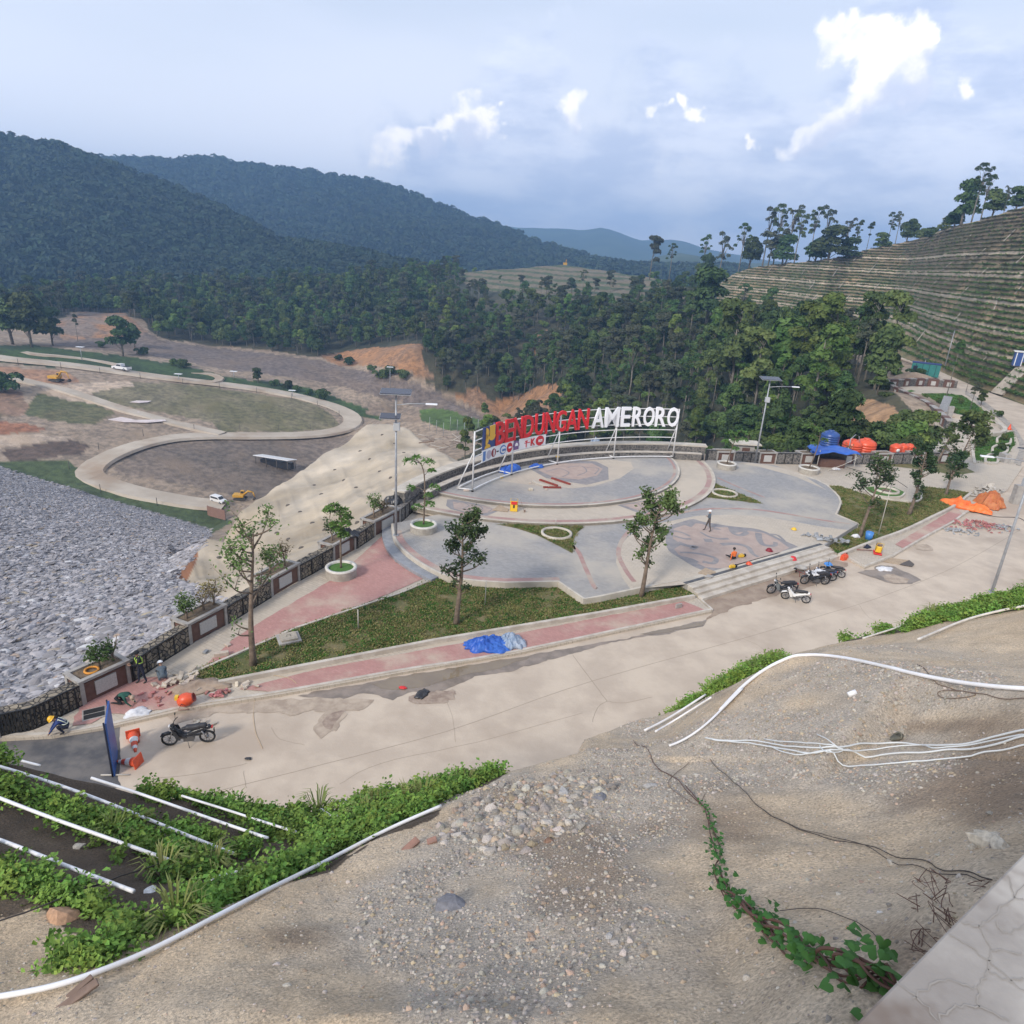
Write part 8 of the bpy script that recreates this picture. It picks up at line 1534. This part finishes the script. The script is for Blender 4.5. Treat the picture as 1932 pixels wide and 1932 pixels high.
# ================================================================== tanks, canopy and barriers by the far parapet
m_tb=material('tank_blue',(.02,.06,.22),.4,(.03,.08,.26),3);m_to=material('tank_orange',(.70,.09,.03),.4,(.6,.08,.03),3)
def tank(p,r,h,mat,label,pipe_=False,group=None):
 o=empty('water_tank',p,0,label,'water tank',group);b=MB();prof=[(0,0),(r*.95,0)]
 for k in range(5):z=h*(.08+k*.14);prof+=[(r,z),(r,z+h*.08),(r*.96,z+h*.10),(r*.96,z+h*.13)]
 prof+=[(r*.9,h*.82),(r*.55,h*.93),(r*.3,h*.96)];b.lathe((0,0,0),prof,24);b.build('body',mat,o);b=MB();b.lathe((0,0,h*.95),[(r*.34,0),(r*.34,h*.06),(0,h*.07)],18);b.build('lid',mat,o)
 if pipe_:b=MB();b.tube([(-r*.7,-r*.8,0),(-r*.7,-r*.8,h*1.1),(-r*.2,-r*.6,h*1.35),(r*.2,-r*.6,h*1.25),(r*.25,-r*.8,h)],.05,6);b.build('pipe',m_galv,o)
 return o
bp2=fpt(1568);back=Vector((.1,1.0,0))
tk=bp2+Vector((.2,2.0,1.5));tank(tk,.95,1.7,m_tb,'blue water tank standing behind the blue canopy')
b=MB();b.box((0,0,-1.2),(2.2,2.2,2.3));tag(b.build('tank_base',m_conc,loc=tk-Vector((0,0,.05))),'concrete base under the blue water tank','base')
for x,lb,s,pp in((1619,'left orange water tank with a steel pipe frame',1.0,True),(1645,'right orange water tank of the big pair',1.05,False)):
 p=fpt(x)+Vector((0,2.2,.35));tank(p,1.02*s,1.85*s,m_to,lb,pp,'orange water tanks outside the far parapet')
b=MB();b.box((0,0,0),(5.5,2.6,1.6));tag(b.build('tank_base',m_conc,loc=fpt(1632)+Vector((0,2.2,-.45))),'concrete base under the pair of orange tanks','base')
for i,(x,lb)in enumerate(((1702,'left small orange tank with a white label in the row of three'),(1714,'middle small orange tank in the row of three'),(1725,'right small orange tank in the row of three'))):
 p=fpt(x)+Vector((0,1.8,.75));t_=tank(p,.62,1.05,m_to,lb,False,'small orange tanks outside the far parapet');t_.rotation_euler=(0,.15*(i-1),0)
 if i==0:b=MB();b.lathe((-.1,-.66,.45),[(0,0),(.2,0),(.2,.02),(0,.02)],14,Matrix.Rotation(1.57,3,'X'));b.build('label',m_cw,t_)
b=MB();b.box((0,0,-.5),(4.2,1.6,1.2));tag(b.build('tank_base',m_conc,loc=fpt(1714)+Vector((0,1.9,.1))),'concrete base under the row of small orange tanks','base')
crumple(fpt(1597)+Vector((0,1.9,.2)),3.2,1.5,1.6,material('brush_heap',(.16,.10,.07),1,(.26,.17,.11),3,6,1,6,.1),'brush_heap','heap of brown brushwood between the blue and orange tanks','brushwood',0,60,30,sharp=3)
cn=empty('canopy',fpt(1560)+Vector((-.1,-1.2,0)),0,'blue tarpaulin canopy on poles over a dark stall in front of the far parapet','canopy')
for x in(-1.9,1.9):
 for y in(-1.0,1.0):b=MB();b.tube([(x,y,0),(x*.98,y,2.0)],.04,5);b.build('pole',m_pale,cn)
v=[];n=16
for i in range(n):
 for j in range(8):u,w=i/(n-1)*2-1,j/7*2-1;v.append((u*2.35,w*1.3,2.02+.12*math.sin(u*6)*w+.15*mnoise.noise(Vector((u*3,w*3,1)))-.35*max(0,abs(u)-.8)*4-.2*max(0,-w-.8)*4))
o=link('roof',mesh('roof',v,[(i*8+j,(i+1)*8+j,(i+1)*8+j+1,i*8+j+1)for i in range(n-1)for j in range(7)],True),m_tarp,cn);o.modifiers.new('t','SOLIDIFY').thickness=.02
b=MB();b.box((0,.9,.9),(3.7,.05,1.8));b.build('back_sheet',m_bsh,cn);b=MB();b.box((.1,.3,.45),(2.6,.7,.9));b.build('counter',m_brownp,cn)
crumple(fpt(1534)+Vector((0,-.4,1.4)),1.6,1.0,.5,m_tarp,'tarpaulin','blue tarpaulin flap left of the canopy','tarpaulin',.2,61)
b=MB();b.tube([(-1.6,0,.0),(0,0,.75),(1.3,0,1.6)],.03,5);tag(b.build('leaning_pole',m_pale,loc=fpt(1560)+Vector((.5,-2.6,0))),'pale pole leaning diagonally in front of the canopy','pole')
crumple(atz(1577,886,.14),.9,.5,.4,m_wc,'sack','small pale bag on the ground in front of the canopy','sack',0,62,16)
ki=empty('kiosk',fpt(1411)+Vector((0,2.0,-.3)),0,'small grey kiosk with a flat pale roof behind the parapet left of the leaning lamp','kiosk');b=MB();b.box((0,0,.95),(1.8,1.3,1.9));b.build('wall',m_conc,ki);b=MB();b.box((0,0,2.0),(3.0,1.9,.12));b.build('roof',m_white,ki);b=MB();b.box((0,-.66,.95),(.8,.04,1.3));b.build('door',m_brownp,ki)
gc=empty('container',atz(1747,713,.0)+Vector((0,1,.2)),-.5,'teal green container with a flat top beside the far road','container');m_teal=material('teal_paint',(.02,.16,.15),.6,(.025,.20,.18),2);b=MB();b.box((0,0,1.35),(5.2,2.4,2.5));b.build('body',m_teal,gc,bevel=.12);b=MB();b.box((0,0,2.68),(5.3,2.5,.12));b.build('roof',m_bluec,gc)
for k in range(4):b=MB();b.box((-1.8+k*1.2,-1.22,1.4),(.08,.05,2.3));b.build('rib',m_navy,gc)
b=MB();b.box((-1.9,-1.21,1.1),(.8,.04,1.9));b.build('door',m_navy,gc)
b=MB();b.box((0,0,.45),(.5,.3,.9));tag(b.build('white_drum',m_cw,loc=atz(1709,723,.3)),'small white drum left of the green container','drum')
hp_=hillhit(1924,690);cb=empty('cabin',hp_,-.5,'blue and white cabin cut by the right edge on the terraces','cabin');b=MB();b.box((0,0,1.2),(2.6,2.0,2.4));b.build('wall',m_tb,cb)
for k in range(3):b=MB();b.box((-1.0+k,-1.02,1.2),(.14,.06,2.4));b.build('stripe',m_cw,cb)
b=MB();b.box((0,0,2.5),(3.0,2.4,.14));b.build('roof',m_cw,cb);b=MB();b.box((.6,-1.02,.4),(.9,.06,.7));b.build('red_panel',m_redp,cb)
c0,c1=atz(1882,744,.1),hillhit(1960,668);b=MB();d=c1-c0;s_=Vector((-d.y,d.x,0)).normalized()*1.3
for k in range(40):q=c0.lerp(c1,k/40);b.box((q.x-c0.x,q.y-c0.y,q.z-c0.z+.25),(2.8,.5,.25),math.atan2(s_.y,s_.x))
st_=empty('stairway',c0,0,'concrete stairway climbing the terraces at the right edge','stairs');b.build('steps',m_kerb,st_)
for s in(-1,1):b=MB();b.tube([s_*s*1.1+Vector((0,0,.45)),d+s_*s*1.1+Vector((0,0,.45))],.18,4);b.build('side_wall',m_kerb,st_)
p=atz(1904,810,.1);o=empty('traffic_cone',p,0,'upright orange cone on the flagstone path','traffic cone');b=MB();b.lathe((0,0,0),[(.25,.03),(.05,.75),(0,.75)],14);b.build('body',m_ro,o);b=MB();b.box((0,0,.02),(.6,.6,.04));b.build('base',m_ro,o)
b=MB();b.box((0,0,.9),(.9,.6,1.8));tag(b.build('cabinet',m_conc,loc=atz(1916,950,0)),'grey concrete cabinet behind the right lamp pole','cabinet')
b=MB();b.box((0,0,.5),(.7,1.2,1.0));tag(b.build('gate_post',m_conc,loc=atz(1893,872,.05)),'short concrete post at the lower end of the garden','post')
b=MB();b.box((0,0,1.4),(1.5,.08,2.8));o=b.build('garden_board',m_ltg,loc=atz(1776,782,.1));o.rotation_euler=(0,.12,.2);tag(o,'tall grey board leaning in the garden','board');b=MB();b.box((0,0,1.1),(.7,.4,2.2));tag(b.build('garden_pillar',m_conc,loc=atz(1788,795,.1)),'rough concrete pillar below the oval lawn','pillar')
b=MB();P=catmull([atz(1585,878,.5),atz(1640,893,.2),atz(1675,897,1.2),atz(1700,912,.8),atz(1712,920,.3)],6);b.tube([q-P[0]for q in P],.025,5);tag(b.build('cable',m_cabd,loc=P[0]),'black cable sagging from the canopy over the right lawn','cable')
b=MB();P=catmull([atz(1850,968,.1),atz(1880,975,.3),atz(1925,978,1.2),atz(1945,1000,2.0)],6);b.tube([q-P[0]for q in P],.03,5);tag(b.build('cable',m_cabd,loc=P[0]),'black cable running from the orange sheet to the right pole','cable')
# ================================================================== vehicles and things in the valley
m_glass=material('dark_glass',(.03,.035,.04),.15);m_exy=material('excavator_yellow',(.62,.34,.03),.5,(.52,.27,.03),3);m_trk=material('track',(.06,.055,.05),.9)
def extr(prof,w,o,name,mat,y0=0,bevel=.0):
 n=len(prof);v=[(x,y0-w/2,z)for x,z in prof]+[(x,y0+w/2,z)for x,z in prof];b=MB();b.add(v,[tuple(range(n)),tuple(range(n,2*n))]+[(i,(i+1)%n,(i+1)%n+n,i+n)for i in range(n)]);return b.build(name,mat,o,bevel=bevel)
def wheel(o,x,y,r=.33,w=.22):e=empty('wheel',(x,y,r));e.parent=o;R_=Matrix.Rotation(1.5708,3,'X');b=MB();b.lathe((0,0,0),[(r*.6,-w/2),(r,-w/2),(r,w/2),(r*.6,w/2)],18,R_);b.build('tyre',m_tyre,e);b=MB();b.lathe((0,0,0),[(0,-w/2+.02),(r*.62,-w/2+.02),(r*.62,w/2-.02),(0,w/2-.02)],14,R_);b.build('rim',m_rim,e)
def ground(x,y):return T.hit(x,y,100)
def onroad(p):q=min(RA,key=lambda r:(r.x-p.x)**2+(r.y-p.y)**2);return max(p.z,q.z+.25)
p=ground(413,951);p.z=onroad(p)+.0;van=empty('van',p,-.45,'white van driving on the valley road','van')
extr([(-2.2,.35),(2.15,.35),(2.2,.85),(1.75,1.05),(1.2,1.12),(.55,1.75),(-2.0,1.82),(-2.2,1.5)],1.7,van,'body',m_wp,bevel=.08)
for s in(-1,1):extr([(-1.9,1.15),(.95,1.15),(.5,1.62),(-1.85,1.66)],.02,van,'side_window',m_glass,s*.86)
b=MB();b.add([(1.22,-.72,1.16),(1.22,.72,1.16),(.60,.66,1.72),(.60,-.66,1.72)],[(0,1,2,3)]);w_=b.build('windscreen',m_glass,van);w_.location=(.05,0,.03)
for x in(1.35,-1.4):
 for y in(-.78,.78):wheel(van,x,y)
for y in(-.6,.6):b=MB();b.box((2.18,y,.78),(.06,.35,.16));b.build('headlight',m_lens,van)
b=MB();b.box((2.2,0,.62),(.05,1.0,.22));b.build('grille',m_black,van)
p=ground(230,700);p.z=onroad(p);pk_=empty('pickup',p,math.pi-.28,'white pickup truck on the upper valley road','pickup');pk_.scale=(1.35,)*3
extr([(-2.6,.4),(2.5,.4),(2.5,.95),(1.5,1.08),(-2.6,1.05)],1.75,pk_,'body',m_wp,bevel=.06);extr([(-.6,1.05),(1.35,1.05),(.75,1.72),(-.5,1.75)],1.5,pk_,'cab',m_wp,bevel=.06)
for s in(-1,1):extr([(-.45,1.15),(1.1,1.15),(.7,1.6),(-.4,1.62)],.02,pk_,'side_window',m_glass,s*.77)
b=MB();b.box((-1.65,0,1.06),(1.7,1.5,.06));b.build('cargo_bed',m_black,pk_)
for x in(1.6,-1.6):
 for y in(-.8,.8):wheel(pk_,x,y,.38)
def excavator(p,rz,label,s=1.0,fold=False):
 o=empty('excavator',p,rz,label,'excavator','yellow excavators in the valley');o.scale=(s,)*3
 for y in(-1.1,1.1):extr([(-1.8,.0),(1.8,.0),(2.1,.35),(1.9,.75),(-1.9,.75),(-2.1,.35)],.6,o,'track',m_trk,y,.05)
 b=MB();b.box((0,0,.6),(2.2,1.8,.5));b.build('undercarriage',m_trk,o);u=extr([(-2.3,1.0),(1.3,1.0),(1.3,1.7),(-1.6,2.0),(-2.3,1.9)],2.6,o,'house',m_exy,0,.08)
 extr([(-.1,1.7),(1.35,1.7),(1.1,2.9),(.0,2.95)],1.0,o,'cab',m_exy,.8,.05);extr([(.05,2.0),(1.2,2.0),(1.02,2.75),(.1,2.8)],1.04,o,'cab_window',m_glass,.8)
 b=MB();b.tube([(1.0,-.2,1.6),(2.6,-.2,3.6),(4.6,-.2,3.4)]if not fold else[(1.0,-.2,1.6),(2.8,-.2,3.1),(4.4,-.2,2.7)],[.32,.36,.26],4);b.build('boom',m_exy,o)
 b=MB();b.tube([(4.4,-.2,3.5),(5.4,-.2,1.2)]if not fold else[(4.3,-.2,2.8),(4.9,-.2,.9)],[.26,.18],4);b.build('arm',m_exy,o)
 x0=5.4 if not fold else 4.9;z0=1.2 if not fold else .9;extr([(x0-.1,z0+.1),(x0+.25,z0-.5),(x0-.2,z0-1.0),(x0-.8,z0-.8),(x0-.5,z0-.3)],1.0,o,'bucket',m_trk,-.2)
 b=MB();b.tube([(1.8,-.2,1.5),(3.0,-.2,3.2)],.09,6);b.build('hydraulic_ram',m_rim,o)
excavator(ground(107,720)+Vector((0,0,.1)),-.15,'yellow excavator beside the dirt track at the left',.95);excavator(ground(454,943)+Vector((0,0,.1)),.1,'yellow excavator at the foot of the concrete slope behind the white van',.78,True)
sp=ground(520,882);sh=empty('shed',sp,-.28,'open shed with a long white roof on the ploughed field','shed');Mt=Matrix.Rotation(-.18,3,'X');b=MB();b.box((0,0,3.1),(12,4.6,.15),M=Mt);b.build('roof',m_hw,sh)
for x in(-5.5,-1.8,1.8,5.5):
 for y in(-1.9,1.9):b=MB();b.tube([(x,y,0),(x,y,3.0-y*.15)],.12,5);b.build('post',m_fp,sh)
b=MB();b.box((0,.8,1.0),(10.5,1.6,2.0));b.build('back_wall',m_bsh,sh)
gp_=ground(409,980);bd=empty('hoarding',gp_,-.42,'brown hoarding panel standing at the toe of the dam','hoarding');b=MB();b.box((0,0,1.7),(6,.12,2.6));b.build('panel',m_brk,bd)
for x in(-2.9,-1,1,2.9):b=MB();b.tube([(x,.1,0),(x,.1,3.1)],.1,4);b.build('post',m_fp,bd)
tw=empty('yellow_machine',T.hit(1066,500,300)or atd(1066,500,540),0,'tiny yellow machine on top of the central terraced spur','machine');tw.scale=(.45,.45,.55);b=MB();b.box((0,0,1.5),(6,3,3));b.build('body',m_exy,tw);b=MB();b.tube([(1,0,3),(2,0,7)],.5,5);b.build('boom',m_exy,tw)
m_gb=leafmat('lawn_blades',(.16,.165,.055),(.27,.215,.10),.3);m_gb2=leafmat('lawn_blades_green',(.05,.12,.02),(.08,.16,.03),.3)
gt=[]
for k,m_ in enumerate((m_gb,m_gb2)):gt.append(tuft(18,.16,.06,.11,m_))
def lawnfill(poly,z,n,idx_p):
 P=[tuple(q)[:2]for q in G(poly,z)];xs=[p[0]for p in P];ys=[p[1]for p in P];x=RNG.uniform(min(xs),max(xs),n*3);y=RNG.uniform(min(ys),max(ys),n*3);k=inpoly(x,y,P);x,y=x[k][:n],y[k][:n]
 k=(fbm(x/1.2,y/1.2,4,400)>-.25+RNG.normal(0,.15,len(x)));x,y=x[k],y[k];return np.column_stack([x,y,np.full(len(x),z+.005)]),(RNG.random(len(x))<idx_p).astype(int)
LP,LI=zip(lawnfill(L1,.165,9000,.35),lawnfill(L2,.17,9000,.2),lawnfill(lw,.567,900,.3),lawnfill(k3((1015,205),(1430,383),(935,325)),.567,700,.3),lawnfill(kr((985,490),(1060,462),(1250,458),(1400,478),(1500,540),(1640,650),(1500,676),(1280,636),(1150,600)),.08,2500,.97),lawnfill(kr((1510,880),(1560,838),(1720,812),(1840,790),(1850,900),(1770,1010),(1600,1068),(1510,1060)),.08,2000,.97))
LP=np.concatenate(LP);LI=np.concatenate(LI);pr=[]
for j in range(2):o=link('grass_tuft',gt[j],None,None,LP[j]);tag(o,['dry','green'][j]+' grass tuft in the corner of the long lawn','grass tuft');pr.append(o)
rot=np.zeros((len(LP),3));rot[:,2]=RNG.uniform(0,6.28,len(LP));scatter('lawn_grass',LP[2:],rot[2:],RNG.uniform(.25,.7,(len(LP),1))[2:]*np.ones(3),pr,None,'short patchy grass of the lawns',idx=LI[2:])
